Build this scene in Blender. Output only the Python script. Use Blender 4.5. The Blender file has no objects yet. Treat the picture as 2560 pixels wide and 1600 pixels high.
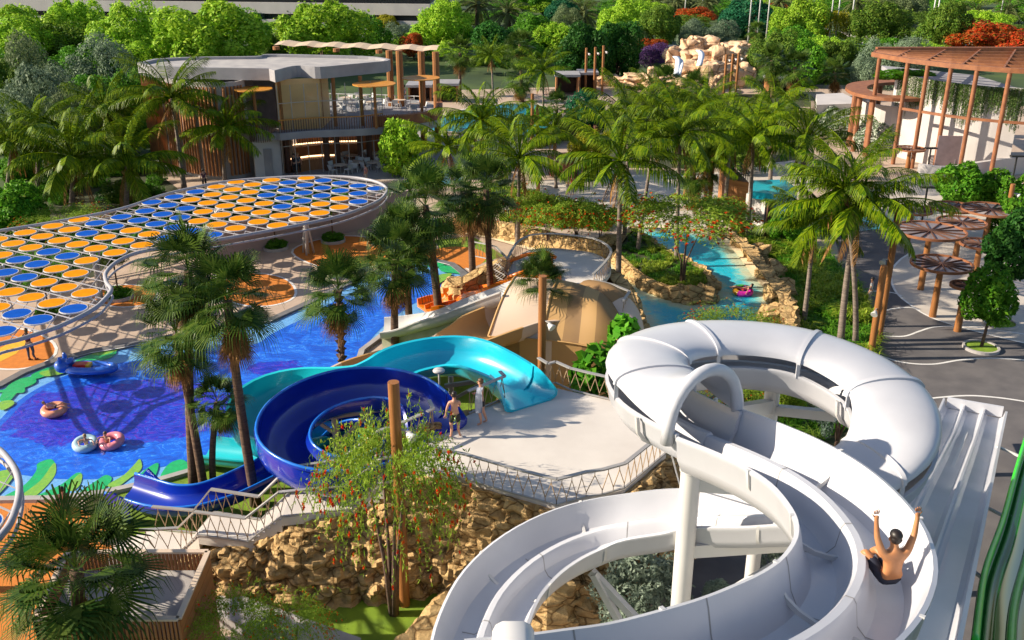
import bpy, bmesh, math, random
import numpy as np
from mathutils import Vector as V, Matrix, noise
R = math.radians; PI = math.pi
sc = bpy.context.scene; COL = sc.collection
F = 2400.; TH = R(22); CH = 20.; CT, ST = math.cos(TH), math.sin(TH)
rnd = random.Random(7)

def U(px, py, z=0.):
    """survey helper: a sight line of the photograph meets the level z"""
    v = py - 800.; t = (z - CH) / (-F * ST - v * CT)
    return V(((px - 1280.) * t, (F * CT - v * ST) * t, z))
def HZ(p, py):
    v = py - 800.; t = p[1] / (F * CT - v * ST)
    return CH + t * (-F * ST - v * CT)
def UY(px, py, y):
    v = py - 800.; t = y / (F * CT - v * ST)
    return V(((px - 1280.) * t, y, CH + t * (-F * ST - v * CT)))
def MPP(p): return (p[1] * CT + (CH - p[2]) * ST) / F
def spl(pts, n=8, closed=False):
    pts = [V(p) for p in pts]; out = []; m = len(pts)
    rng = m if closed else m - 1
    for i in range(rng):
        if closed: a, b, c, d = (pts[(i + k - 1) % m] for k in range(4))
        else: a, b, c, d = pts[max(i-1, 0)], pts[i], pts[i+1], pts[min(i+2, m-1)]
        for k in range(n):
            t = k / n
            out.append(0.5 * ((2*b) + (c-a)*t + (2*a-5*b+4*c-d)*t*t + (3*b-a-3*c+d)*t**3))
    if not closed: out.append(pts[-1])
    return out
def resample(pts, step):
    d = [0]
    for a, b in zip(pts, pts[1:]): d.append(d[-1] + (b-a).length)
    n = max(2, int(round(d[-1] / step))); out = []; j = 0
    for k in range(n + 1):
        s = d[-1] * k / n
        while j < len(d) - 2 and d[j+1] < s: j += 1
        t = (s - d[j]) / max(1e-6, d[j+1] - d[j]); out.append(pts[j].lerp(pts[j+1], t))
    return out

# ------------------------------------------------------------- scene objects
OFF = {}
def T(name, label, cat, loc=(0, 0, 0), group=None, rz=0, kind=None):
    o = bpy.data.objects.new(name, None); COL.objects.link(o); o.location = loc; o.rotation_euler = (0, 0, rz)
    o.empty_display_size = .2
    o['label'] = label; o['category'] = cat
    if group: o['group'] = group
    if kind: o['kind'] = kind
    OFF[o.name] = V(loc); return o
def tag(o, label=None, cat=None, group=None, kind=None):
    if label: o['label'] = label
    if cat: o['category'] = cat
    if group: o['group'] = group
    if kind: o['kind'] = kind
    return o
def copy_tree(o, parent=None):
    c = o.copy(); COL.objects.link(c); c.parent = parent
    for ch in o.children: copy_tree(ch, c)
    return c
def mesh_obj(name, me, parent=None, loc=None):
    o = bpy.data.objects.new(name, me); COL.objects.link(o)
    if parent: o.parent = parent; OFF[o.name] = OFF.get(parent.name, V((0, 0, 0)))
    if loc is not None: o.location = loc
    return o

class MB:
    def __init__(s): s.v = []; s.f = []; s.m = []
    def add(s, vs, fs, mi=0):
        o = len(s.v); s.v += [tuple(a) for a in vs]
        s.f += [tuple(i + o for i in f) for f in fs]
        s.m += [mi] * len(fs) if isinstance(mi, int) else list(mi); return s
    def box(s, c, d, rz=0, mi=0, tilt=None):
        hx, hy, hz = d[0]/2, d[1]/2, d[2]/2; M = Matrix.Rotation(rz, 3, 'Z')
        if tilt: M = M @ Matrix.Rotation(tilt[0], 3, tilt[1])
        vs = [V(c) + M @ V((x*hx, y*hy, z*hz)) for z in (-1, 1) for y in (-1, 1) for x in (-1, 1)]
        return s.add(vs, [(0,2,3,1),(4,5,7,6),(0,1,5,4),(2,6,7,3),(0,4,6,2),(1,3,7,5)], mi)
    def tube(s, pts, r, n=8, mi=0, caps=True):
        pts = [V(p) for p in pts]; m = len(pts); rs = r if isinstance(r, (list, tuple)) else [r]*m
        vs = []; ref = V((0, 0, 1))
        t0 = (pts[1]-pts[0]).normalized()
        if abs(t0.z) > .9: ref = V((1, 0, 0))
        nx = t0.cross(ref).normalized()
        for i, p in enumerate(pts):
            t = (pts[min(i+1, m-1)] - pts[max(i-1, 0)]).normalized()
            nx = (nx - t*nx.dot(t)).normalized(); ny = t.cross(nx)
            for k in range(n):
                a = 2*PI*k/n; vs.append(p + (nx*math.cos(a) + ny*math.sin(a))*rs[i])
        fs = [(i*n+k, i*n+(k+1)%n, (i+1)*n+(k+1)%n, (i+1)*n+k) for i in range(m-1) for k in range(n)]
        if caps: fs += [tuple(range(n))[::-1], tuple(range((m-1)*n, m*n))]
        return s.add(vs, fs, mi)
    def bar(s, a, b, w, h, mi=0):
        """rectangular bar between two points, w across and h upright"""
        a, b = V(a), V(b); t = (b-a).normalized(); up = V((0, 0, 1))
        if abs(t.z) > .95: up = V((0, 1, 0))
        x = t.cross(up).normalized()*w/2; y = x.cross(t).normalized()*h/2
        vs = [p + i*x + j*y for p in (a, b) for j in (-1, 1) for i in (-1, 1)]
        return s.add(vs, [(0,1,3,2),(4,6,7,5),(0,4,5,1),(2,3,7,6),(0,2,6,4),(1,5,7,3)], mi)
    def sweep(s, path, prof, mi=0, closed_prof=True, roll=None, caps=True, closed=False, flat=True):
        m = len(path); vs = []; np_ = None
        for i, p in enumerate(path):
            a = path[(i-1) % m] if closed else path[max(i-1, 0)]; b = path[(i+1) % m] if closed else path[min(i+1, m-1)]
            t = (b - a).normalized(); x = t.cross(V((0, 0, 1)))
            x = x.normalized() if x.length > 1e-4 else V((1, 0, 0)); y = V((0, 0, 1)) if flat else x.cross(t)
            pr = prof(i/(m-1)) if callable(prof) else prof
            if roll:
                rr = roll(i/(m-1)); x, y = x*math.cos(rr) + y*math.sin(rr), y*math.cos(rr) - x*math.sin(rr)
            np_ = len(pr); vs += [p + x*q[0] + y*q[1] for q in pr]
        fs = []; ms = []
        kk = np_ if closed_prof else np_ - 1
        for i in range(m if closed else m-1):
            j = (i+1) % m
            for k in range(kk):
                l = (k+1) % np_; fs.append((i*np_+k, i*np_+l, j*np_+l, j*np_+k)); ms.append(mi(i/(m-1)) if callable(mi) else mi)
        if caps and closed_prof and not closed:
            fs += [tuple(range(np_))[::-1], tuple(range((m-1)*np_, m*np_))]; ms += [ms[0], ms[-1]]
        return s.add(vs, fs, ms)
    def prism(s, poly, z0, z1, mi=0, side=None):
        n = len(poly); vs = [(p[0], p[1], z0) for p in poly] + [(p[0], p[1], z1) for p in poly]
        ar = sum(poly[i][0]*poly[(i+1)%n][1] - poly[(i+1)%n][0]*poly[i][1] for i in range(n))
        side = mi if side is None else side
        fs = [tuple(range(n, 2*n)), tuple(range(n))[::-1]] + [(i, (i+1)%n, n+(i+1)%n, n+i) for i in range(n)]
        if ar < 0: fs = [f[::-1] for f in fs]
        return s.add(vs, fs, [mi, mi] + [side]*n)
    def sheet(s, poly, z, mi=0):
        n = len(poly); ar = sum(poly[i][0]*poly[(i+1)%n][1] - poly[(i+1)%n][0]*poly[i][1] for i in range(n))
        f = tuple(range(n))
        return s.add([(p[0], p[1], z) for p in poly], [f if ar > 0 else f[::-1]], mi)
    def strip(s, line, w, z, h=0., mi=0, closed=False):
        """ribbon (or kerb of height h) along a polyline"""
        hw = w/2
        pr = [(-hw, 0), (hw, 0)] if h == 0 else [(-hw, 0), (-hw, h), (hw, h), (hw, 0)]
        return s.sweep([V((p[0], p[1], z)) for p in line], pr, mi, closed_prof=False, closed=closed)
    def lathe(s, prof, n=16, c=(0, 0, 0), mi=0, a0=0., a1=2*PI):
        c = V(c); full = abs(a1-a0-2*PI) < 1e-5; m = n if full else n+1; vs = []
        for k in range(m):
            a = a0 + (a1-a0)*k/n
            vs += [c + V((r*math.cos(a), r*math.sin(a), z)) for r, z in prof]
        q = len(prof)
        fs = [(k*q+i, ((k+1)%m)*q+i, ((k+1)%m)*q+i+1, k*q+i+1) for k in range(n) for i in range(q-1)]
        return s.add(vs, fs, mi)
    def ell(s, c, r, n=10, mi=0, M=None):
        c = V(c); r = (r, r, r) if isinstance(r, (int, float)) else r; m = n//2 + 1; vs = []
        for i in range(m+1):
            b = -PI/2 + PI*i/m
            for k in range(n):
                a = 2*PI*k/n; q = V((r[0]*math.cos(b)*math.cos(a), r[1]*math.cos(b)*math.sin(a), r[2]*math.sin(b)))
                vs.append(c + (M @ q if M else q))
        fs = [(i*n+k, i*n+(k+1)%n, (i+1)*n+(k+1)%n, (i+1)*n+k) for i in range(m) for k in range(n)]
        return s.add(vs, fs, mi)
    def torus(s, c, R0, r, n=24, k=10, mi=0, M=None):
        pts = []; c = V(c)
        vs = []
        for i in range(n):
            a = 2*PI*i/n
            for j in range(k):
                b = 2*PI*j/k; q = V(((R0+r*math.cos(b))*math.cos(a), (R0+r*math.cos(b))*math.sin(a), r*math.sin(b)))
                vs.append(c + (M @ q if M else q))
        fs = [(i*k+j, ((i+1)%n)*k+j, ((i+1)%n)*k+(j+1)%k, i*k+(j+1)%k) for i in range(n) for j in range(k)]
        return s.add(vs, fs, mi if isinstance(mi, int) else [mi(i/n) for i in range(n) for j in range(k)])
    def build(s, name, mats, parent=None, smooth=False, auto=None):
        if not isinstance(mats, (list, tuple)): mats = [mats]
        me = bpy.data.meshes.new(name); off = OFF.get(parent.name, V((0, 0, 0))) if parent else V((0, 0, 0))
        me.from_pydata([(a[0]-off.x, a[1]-off.y, a[2]-off.z) for a in s.v] if parent else s.v, [], s.f)
        for m in mats: me.materials.append(m)
        if len(mats) > 1: me.polygons.foreach_set('material_index', s.m)
        if smooth or auto: me.polygons.foreach_set('use_smooth', [True]*len(me.polygons))
        if auto: me.set_sharp_from_angle(angle=R(auto))
        me.update(); return mesh_obj(name, me, parent)

# ------------------------------------------------------------- materials
def nt(name):
    m = bpy.data.materials.new(name); m.use_nodes = True; t = m.node_tree; t.nodes.clear()
    out = t.nodes.new('ShaderNodeOutputMaterial'); return m, t, out
def N(t, ty, **kw):
    n = t.nodes.new('ShaderNode' + ty)
    for k, v in kw.items():
        if k in n.inputs: n.inputs[k].default_value = v
        else: setattr(n, k, v)
    return n
def c4(c): return (c[0], c[1], c[2], 1.)
def ramp(t, fac, stops):
    r = N(t, 'ValToRGB'); e = r.color_ramp.elements
    while len(e) < len(stops): e.new(.5)
    for i, (p, c) in enumerate(stops): e[i].position = p; e[i].color = c4(c)
    t.links.new(fac, r.inputs[0]); return r.outputs[0]
def mixc(t, fac, a, b, blend='MIX'):
    m = N(t, 'Mix', data_type='RGBA', blend_type=blend)
    for s, v in ((0, fac), (6, a), (7, b)):
        if isinstance(v, (int, float)): m.inputs[s].default_value = v
        elif isinstance(v, tuple): m.inputs[s].default_value = c4(v)
        else: t.links.new(v, m.inputs[s])
    return m.outputs[2]
def mat(name, col, rough=.6, col2=None, scale=2., bump=0., bscale=25., metal=0., detail=5., spec=.5, coat=0., streak=None, contrast=(.35, .65)):
    m, t, out = nt(name); b = N(t, 'BsdfPrincipled', Roughness=rough, Metallic=metal)
    b.inputs['Specular IOR Level'].default_value = spec; b.inputs['Coat Weight'].default_value = coat
    tc = N(t, 'TexCoord'); src = tc.outputs['Object']
    if streak:
        mp = N(t, 'Mapping'); mp.inputs['Scale'].default_value = streak; t.links.new(src, mp.inputs[0]); src = mp.outputs[0]
    if col2 is None: col2 = tuple(min(1, c*.82) for c in col)
    nz = N(t, 'TexNoise', Scale=scale, Detail=detail); t.links.new(src, nz.inputs['Vector'])
    t.links.new(ramp(t, nz.outputs[0], [(contrast[0], col2), (contrast[1], col)]), b.inputs['Base Color'])
    if bump:
        n2 = N(t, 'TexNoise', Scale=bscale, Detail=6.); t.links.new(src, n2.inputs['Vector'])
        bp = N(t, 'Bump', Strength=bump, Distance=.05); t.links.new(n2.outputs[0], bp.inputs['Height']); t.links.new(bp.outputs[0], b.inputs['Normal'])
    t.links.new(b.outputs[0], out.inputs[0]); return m
def leafmat(name, c1, c2, trans=.3, rough=.55, spec=.12):
    m, t, out = nt(name); g = N(t, 'NewGeometry'); oi = N(t, 'ObjectInfo')
    col = mixc(t, g.outputs['Random Per Island'], c1, c2)
    tc = N(t, 'TexCoord'); nz = N(t, 'TexNoise', Scale=1.3, Detail=2.); t.links.new(tc.outputs['Object'], nz.inputs['Vector'])
    hs = N(t, 'HueSaturation'); t.links.new(col, hs.inputs['Color'])
    mr = N(t, 'MapRange'); mr.inputs[3].default_value = .8; mr.inputs[4].default_value = 1.2; t.links.new(oi.outputs['Random'], mr.inputs[0])
    t.links.new(mr.outputs[0], hs.inputs['Value'])
    mh = N(t, 'MapRange'); mh.inputs[3].default_value = .485; mh.inputs[4].default_value = .515; t.links.new(nz.outputs[0], mh.inputs[0]); t.links.new(mh.outputs[0], hs.inputs['Hue'])
    b = N(t, 'BsdfPrincipled', Roughness=rough); b.inputs['Specular IOR Level'].default_value = spec
    tr = N(t, 'BsdfTranslucent'); ms = N(t, 'MixShader', Fac=trans)
    t.links.new(hs.outputs[0], b.inputs['Base Color']); t.links.new(hs.outputs[0], tr.inputs[0])
    t.links.new(b.outputs[0], ms.inputs[1]); t.links.new(tr.outputs[0], ms.inputs[2]); t.links.new(ms.outputs[0], out.inputs[0]); return m
def watermat(name, tint, fac=.75, bscale=1.5, strength=.35):
    """clear water: lets the painted basin show, with a rippled reflecting skin"""
    m, t, out = nt(name); tr = N(t, 'BsdfTransparent', Color=c4(tint)); gl = N(t, 'BsdfGlossy', Roughness=.06)
    tc = N(t, 'TexCoord'); n1 = N(t, 'TexNoise', Scale=bscale, Detail=4., Distortion=1.5); t.links.new(tc.outputs['Object'], n1.inputs['Vector'])
    bp = N(t, 'Bump', Strength=strength, Distance=.3); t.links.new(n1.outputs[0], bp.inputs['Height'])
    t.links.new(bp.outputs[0], gl.inputs['Normal']); fr = N(t, 'LayerWeight'); t.links.new(bp.outputs[0], fr.inputs['Normal'])
    pw = N(t, 'Math', operation='POWER'); pw.inputs[1].default_value = 4.5; t.links.new(fr.outputs['Facing'], pw.inputs[0]); mu = N(t, 'Math', operation='MULTIPLY_ADD'); t.links.new(pw.outputs[0], mu.inputs[0]); mu.inputs[1].default_value = .6; mu.inputs[2].default_value = .02
    ms = N(t, 'MixShader'); t.links.new(mu.outputs[0], ms.inputs[0]); t.links.new(tr.outputs[0], ms.inputs[1]); t.links.new(gl.outputs[0], ms.inputs[2])
    t.links.new(ms.outputs[0], out.inputs[0]); return m

M = {}
M['paving'] = mat('paving', (.50, .38, .29), .75, (.43, .32, .25), 1.2, .15, 40)
M['pave_light'] = mat('pave_light', (.56, .50, .44), .7, (.50, .44, .385), .8, .1, 30)
M['pave_grey'] = mat('pave_grey', (.36, .33, .33), .75, (.30, .275, .28), 1., .1, 30)
M['deck'] = mat('deck', (.66, .61, .56), .7, (.58, .53, .485), .6, .15, 35)
M['orange_rubber'] = mat('orange_rubber', (.62, .20, .02), .85, (.52, .16, .018), 4., .2, 60)
M['yellow_rubber'] = mat('yellow_rubber', (.72, .42, .02), .85, (.65, .36, .02), 4., .2, 60)
M['asphalt'] = mat('asphalt', (.14, .128, .128), .85, (.10, .092, .096), .9, .25, 60)
M['line_white'] = mat('line_white', (.78, .76, .74), .7)
M['lawn'] = mat('lawn', (.20, .32, .015), .9, (.13, .22, .012), 1.5, .5, 80)
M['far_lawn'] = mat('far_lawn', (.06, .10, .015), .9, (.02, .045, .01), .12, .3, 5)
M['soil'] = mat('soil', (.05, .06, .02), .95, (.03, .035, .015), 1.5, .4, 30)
M['concrete'] = mat('concrete', (.44, .41, .39), .75, (.33, .31, .31), .8, .12, 18)
M['concrete_grey'] = mat('concrete_grey', (.33, .32, .34), .75, (.26, .255, .275), .7, .15, 14)
M['white_wall'] = mat('white_wall', (.54, .50, .48), .75, (.48, .445, .43), .5, .08, 20)
M['white_paint'] = mat('white_paint', (.60, .59, .58), .4, (.53, .52, .52), .6)
M['white_plastic'] = mat('white_plastic', (.555, .56, .60), .33, (.475, .48, .52), .5, .02, 5, coat=.15, streak=(1, 1, .6))
M['grey_steel'] = mat('grey_steel', (.42, .40, .38), .45, (.36, .345, .335), 2., metal=.3)
M['wood_rod'] = mat('wood_rod', (.42, .29, .17), .6, (.33, .22, .13), 6.)
M['timber'] = mat('timber', (.33, .135, .035), .55, (.24, .09, .025), 3., .1, 30, streak=(8, 8, .5))
M['rust'] = mat('rust', (.30, .115, .045), .6, (.22, .08, .035), 2., .1, 40)
M['rust_dark'] = mat('rust_dark', (.12, .05, .03), .6, (.08, .035, .02), 2.)
M['slat_wood'] = mat('slat_wood', (.40, .17, .06), .55, (.28, .11, .04), 3., .1, 30, streak=(6, 6, .4))
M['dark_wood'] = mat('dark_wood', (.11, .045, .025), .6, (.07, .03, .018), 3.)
M['rock'] = mat('rock', (.42, .27, .125), .9, (.22, .13, .055), 1.3, .5, 9, detail=8.)
def rockmat(name, c1, c2, c3, sc_):
    m, t, out = nt(name); b = N(t, 'BsdfPrincipled', Roughness=.95); b.inputs['Specular IOR Level'].default_value = .15; tc = N(t, 'TexCoord'); mp = N(t, 'Mapping'); mp.inputs['Scale'].default_value = (1, 1, 1.9); t.links.new(tc.outputs['Object'], mp.inputs[0])
    n1 = N(t, 'TexNoise', Scale=1.1*sc_, Detail=9., Roughness=.62); n2 = N(t, 'TexNoise', Scale=5.*sc_, Detail=8., Roughness=.7); vo = N(t, 'TexVoronoi', feature='DISTANCE_TO_EDGE', Scale=1.6*sc_)
    for n in (n1, n2): t.links.new(mp.outputs[0], n.inputs['Vector'])
    md = mixc(t, .25, mp.outputs[0], n1.outputs[1]); t.links.new(md, vo.inputs['Vector'])
    col = mixc(t, ramp(t, n2.outputs[0], [(.35, (0, 0, 0)), (.68, (1, 1, 1))]), ramp(t, n1.outputs[0], [(.32, c3), (.5, c2), (.66, c1)]), c1); cr = ramp(t, vo.outputs[0], [(.0, (.35, .3, .25)), (.06, (1, 1, 1))]); col = mixc(t, 1., col, cr, 'MULTIPLY')
    t.links.new(col, b.inputs['Base Color']); ad = N(t, 'Math', operation='MULTIPLY_ADD'); t.links.new(ramp(t, vo.outputs[0], [(0, (0, 0, 0)), (.12, (1, 1, 1))]), ad.inputs[0]); ad.inputs[1].default_value = .5; t.links.new(n2.outputs[0], ad.inputs[2])
    bp = N(t, 'Bump', Strength=.9, Distance=.14); t.links.new(ad.outputs[0], bp.inputs['Height']); t.links.new(bp.outputs[0], b.inputs['Normal']); t.links.new(b.outputs[0], out.inputs[0]); return m
M['rock'] = rockmat('rock', (.64, .44, .21), (.45, .285, .125), (.23, .135, .055), 1.)
M['rock_pale'] = rockmat('rock_pale', (.76, .53, .34), (.66, .43, .26), (.46, .28, .15), .32)
M['blue_slide'] = mat('blue_slide', (.003, .028, .40), .22, (.002, .020, .30), .5, coat=.5)
M['blue_rim'] = mat('blue_rim', (.012, .17, .70), .25, coat=.4)
M['cyan_slide'] = mat('cyan_slide', (.01, .46, .60), .25, (.01, .36, .52), .4, coat=.4)
M['teal_slide'] = mat('teal_slide', (.012, .46, .52), .25, (.01, .37, .44), .4, coat=.4)
M['tan_slide'] = mat('tan_slide', (.46, .27, .10), .6, (.44, .26, .10), .5)
M['cream_slide'] = mat('cream_slide', (.60, .46, .36), .6, (.60, .47, .36), .5)
M['brown_slide'] = mat('brown_slide', (.29, .165, .06), .6, (.22, .125, .05), .5)
M['orange_slide'] = mat('orange_slide', (.80, .20, .008), .3, (.70, .16, .006), .5, coat=.3)
M['pool_white'] = mat('pool_white', (.78, .80, .84), .5)
M['canopy_steel'] = mat('canopy_steel', (.40, .385, .41), .45, (.35, .335, .36), 2.)
M['black'] = mat('black', (.02, .02, .022), .5)
M['trunk_grey'] = mat('trunk_grey', (.24, .19, .155), .85, (.13, .10, .085), 3., .5, 12, streak=(.6, .6, 5))
M['trunk_brown'] = mat('trunk_brown', (.16, .095, .055), .9, (.075, .04, .025), 4., .6, 14, streak=(.7, .7, 4))
M['bark'] = mat('bark', (.14, .085, .055), .9, (.07, .04, .03), 4., .5, 14)
M['skirt'] = leafmat('dry_frond', (.40, .22, .075), (.16, .075, .025), .2, .7)
M['coco'] = leafmat('coconut_leaf', (.022, .085, .002), (.21, .285, .006), .25, .45)
M['fan'] = leafmat('fan_leaf', (.015, .06, .006), (.105, .165, .022), .2, .42, spec=.16)
M['date'] = leafmat('date_leaf', (.10, .14, .045), (.17, .19, .07), .3, .5)
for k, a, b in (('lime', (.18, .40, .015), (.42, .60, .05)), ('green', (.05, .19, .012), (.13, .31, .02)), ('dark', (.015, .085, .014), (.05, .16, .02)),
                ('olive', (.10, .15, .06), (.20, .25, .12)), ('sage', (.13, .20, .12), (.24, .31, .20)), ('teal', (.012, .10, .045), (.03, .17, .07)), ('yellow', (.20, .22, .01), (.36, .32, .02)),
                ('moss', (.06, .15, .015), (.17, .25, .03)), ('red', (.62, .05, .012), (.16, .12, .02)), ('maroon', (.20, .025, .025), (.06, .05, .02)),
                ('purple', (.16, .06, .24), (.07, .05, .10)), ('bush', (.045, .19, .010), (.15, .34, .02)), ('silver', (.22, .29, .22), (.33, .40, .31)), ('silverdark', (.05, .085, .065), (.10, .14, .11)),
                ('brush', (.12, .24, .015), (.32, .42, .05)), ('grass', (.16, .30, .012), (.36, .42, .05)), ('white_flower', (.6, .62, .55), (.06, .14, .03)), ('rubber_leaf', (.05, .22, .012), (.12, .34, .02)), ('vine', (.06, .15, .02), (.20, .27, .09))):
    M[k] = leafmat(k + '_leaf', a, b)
M['red_flower'] = leafmat('red_flower', (.75, .04, .01), (.62, .12, .02), .25)

# ------------------------------------------------------------- camera, sun, sky
cam = bpy.data.cameras.new('camera'); co = bpy.data.objects.new('camera', cam); COL.objects.link(co)
co.location = (0, 0, CH); co.rotation_euler = (PI/2 - TH, 0, 0); cam.lens = F/2560*36; cam.sensor_width = 36; cam.clip_end = 3000; cam.clip_start = .1
sc.camera = co
SUN_EL, SUN_DIR = R(27), V((-1, -.03, 0)).normalized()
sun = bpy.data.lights.new('sun', 'SUN'); so = bpy.data.objects.new('sun', sun); COL.objects.link(so)
sun.energy = 5.0; sun.angle = R(.5); sun.color = (1, .88, .70)
sd = SUN_DIR*math.cos(SUN_EL) + V((0, 0, math.sin(SUN_EL))); so.rotation_euler = sd.to_track_quat('Z', 'Y').to_euler()
w = bpy.data.worlds.new('World'); sc.world = w; w.use_nodes = True; wt = w.node_tree
bg = wt.nodes['Background']; sk = wt.nodes.new('ShaderNodeTexSky'); sk.sky_type = 'NISHITA'; sk.sun_disc = False
sk.sun_elevation = SUN_EL; sk.sun_rotation = math.atan2(SUN_DIR.x, SUN_DIR.y)
wt.links.new(sk.outputs[0], bg.inputs[0]); bg.inputs[1].default_value = .085
sc.view_settings.view_transform = 'Standard'; sc.view_settings.look = 'None'; sc.view_settings.exposure = .84; sc.view_settings.gamma = 1
sc.render.engine = 'CYCLES'; sc.cycles.max_bounces = 6; sc.cycles.transparent_max_bounces = 8; sc.cycles.diffuse_bounces = 3; sc.cycles.glossy_bounces = 3
sc.cycles.use_denoising = True; sc.cycles.caustics_reflective = False; sc.cycles.caustics_refractive = False
# ============================================================= SETTING
def P(lst, z=0.): return [U(x, y, z) for x, y in lst]
def S3(lst): return [U(x, y, z) for x, y, z in lst]
def setting(name, mb, mats, kind='structure', **k):
    o = mb.build(name, mats, **k); o['kind'] = kind; return o
def inpoly(x, y, poly):
    c = False; j = len(poly)-1
    for i in range(len(poly)):
        a, b = poly[i], poly[j]
        if (a[1] > y) != (b[1] > y) and x < (b[0]-a[0])*(y-a[1])/(b[1]-a[1])+a[0]: c = not c
        j = i
    return c
def dseg(x, y, pl, closed=True):
    best = 1e9; n = len(pl)
    for i in range(n if closed else n-1):
        a, b = pl[i], pl[(i+1) % n]; dx, dy = b[0]-a[0], b[1]-a[1]; L = dx*dx+dy*dy
        t = 0 if L == 0 else max(0, min(1, ((x-a[0])*dx+(y-a[1])*dy)/L))
        best = min(best, (x-a[0]-t*dx)**2+(y-a[1]-t*dy)**2)
    return math.sqrt(best)

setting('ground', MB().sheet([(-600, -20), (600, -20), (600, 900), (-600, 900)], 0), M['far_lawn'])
setting('plaza_paving', MB().sheet(P([(-1500, 1900), (4200, 1900), (3400, 700), (2900, 330), (2300, 215), (1700, 208), (1150, 225), (700, 330), (300, 440), (-100, 500), (-500, 620)]), .004), M['paving'])
setting('restaurant_paving', MB().sheet(P([(560, 462), (760, 440), (1000, 452), (1120, 420), (1120, 330), (1000, 300), (560, 400)]), .008), M['pave_grey'])
setting('upper_promenade', MB().sheet(P([(1230, 520), (1330, 455), (1500, 440), (1800, 430), (1980, 400), (2050, 470), (1850, 560), (1620, 580), (1400, 545)]), .008), M['pave_light'])
setting('promenade_band', MB().strip(spl(P([(1260, 530), (1420, 528), (1560, 532), (1700, 522), (1850, 500)]), 6), 1.1, .012), M['paving'])
asp = [(2110, 500), (2215, 557), (2260, 590), (2281, 624), (2250, 650), (2229, 676), (2228, 700), (2240, 730), (2270, 758), (2330, 795), (2441, 829), (2560, 858), (2800, 930), (4200, 1600), (4000, 2300), (1500, 2300), (1640, 1500), (1700, 1200), (1760, 1000), (1960, 900), (2140, 800), (2100, 640), (2060, 520)]
setting('asphalt_road', MB().sheet(P(asp), .008), M['asphalt'])
setting('right_plaza', MB().sheet(P([(2215, 557), (2260, 590), (2281, 624), (2250, 650), (2229, 676), (2228, 700), (2240, 730), (2270, 758), (2330, 795), (2441, 829), (2560, 858), (2800, 930), (3300, 800), (2800, 480), (2300, 430), (2110, 500)]), .012), M['pave_light'])
ml = MB()
for ln in ([(2205, 840), (2260, 841), (2300, 828), (2337, 818), (2405, 816), (2480, 824), (2640, 850), (2850, 900), (3100, 900)], [(2195, 888), (2255, 906), (2330, 911), (2404, 900), (2478, 896), (2560, 901), (2660, 915), (2900, 960), (3200, 955)],
           [(2290, 1000), (2404, 990), (2478, 993), (2560, 1004), (2700, 1030), (2900, 1085), (3200, 1100)], [(2192, 784), (2229, 773), (2274, 769), (2300, 776)], [(2113, 730), (2180, 728), (2230, 732), (2255, 740)]):
    ml.strip(spl(P(ln), 8), .13, .016)
edge = spl(P([(2215, 557), (2260, 590), (2281, 624), (2250, 650), (2229, 676), (2228, 700), (2240, 730), (2270, 758), (2330, 795), (2441, 829), (2560, 858)]), 6)
ml.strip(edge, .14, .018)
setting('road_lines', ml, M['line_white'])
def blob(cx, cy, rx, ry, n=28, ph=0):
    return [U(cx + rx*math.cos(a)*(1+.06*math.sin(3*a+ph)), cy + ry*math.sin(a)*(1+.06*math.sin(2*a+ph))) for a in (2*PI*k/n for k in range(n))]
mo = MB()
for cx, cy, rx, ry in ((865, 632, 128, 40), (1135, 645, 85, 27), (640, 725, 104, 40), (312, 740, 85, 27), (20, 872, 115, 55)): mo.sheet(blob(cx, cy, rx, ry, ph=cx), .012)
mo.sheet(P([(-300, 1258), (140, 1256), (250, 1290), (290, 1400), (260, 1700), (-300, 1800)]), .012)
setting('rubber_ground', mo, M['orange_rubber'])
mo = MB()
for cx, cy, rx, ry in ((865, 632, 128, 40), (640, 725, 104, 40), (312, 740, 85, 27), (20, 872, 115, 55)): mo.strip(blob(cx, cy, rx, ry, ph=cx), .16, .017, closed=True)
setting('rubber_edge_line', mo, M['line_white'])
setting('rubber_patch', MB().sheet(P([(-80, 880), (0, 872), (60, 835), (75, 850), (40, 885), (0, 905), (-80, 920)]), .018), M['yellow_rubber'])
lw = MB()
lw.sheet(P([(394, 1209), (469, 1188), (588, 1147), (700, 1100), (860, 1000), (1000, 830), (1180, 740), (1330, 880), (1330, 1000), (1100, 1120), (960, 1210), (720, 1330), (420, 1420), (270, 1330), (255, 1245)]), .008)
lw.sheet(P([(730, 1530), (1000, 1470), (1210, 1440), (1000, 1680), (700, 1700)]), .008)
lw.sheet(P([(1085, 600), (1180, 590), (1260, 640), (1200, 660), (1110, 640)]), .008)
setting('lawn', lw, M['lawn'])
setting('planting_soil', MB().sheet(P([(-200, 560), (0, 480), (150, 430), (370, 415), (455, 480), (330, 525), (150, 556), (-200, 610)]), .02).sheet(P([(1490, 300), (1560, 235), (2020, 235), (2040, 330), (1990, 400), (1830, 420), (1480, 420)]), .02).sheet(P([(-200, 640), (0, 600), (150, 570), (300, 545), (470, 490), (640, 462), (800, 455), (930, 468), (900, 500), (800, 530), (640, 575), (480, 600), (350, 622), (280, 650), (240, 690), (120, 730), (0, 745), (-200, 760)]), .02).sheet(P([(1900, 560), (1990, 600), (2060, 640), (2150, 720), (2185, 800), (2190, 960), (2060, 930), (1930, 830), (1930, 740), (1870, 650), (1800, 590)]), .016).sheet(P([(1780, 830), (2000, 900), (2140, 1100), (2050, 1180), (1800, 1050)]), .016), M['soil'])

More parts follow.
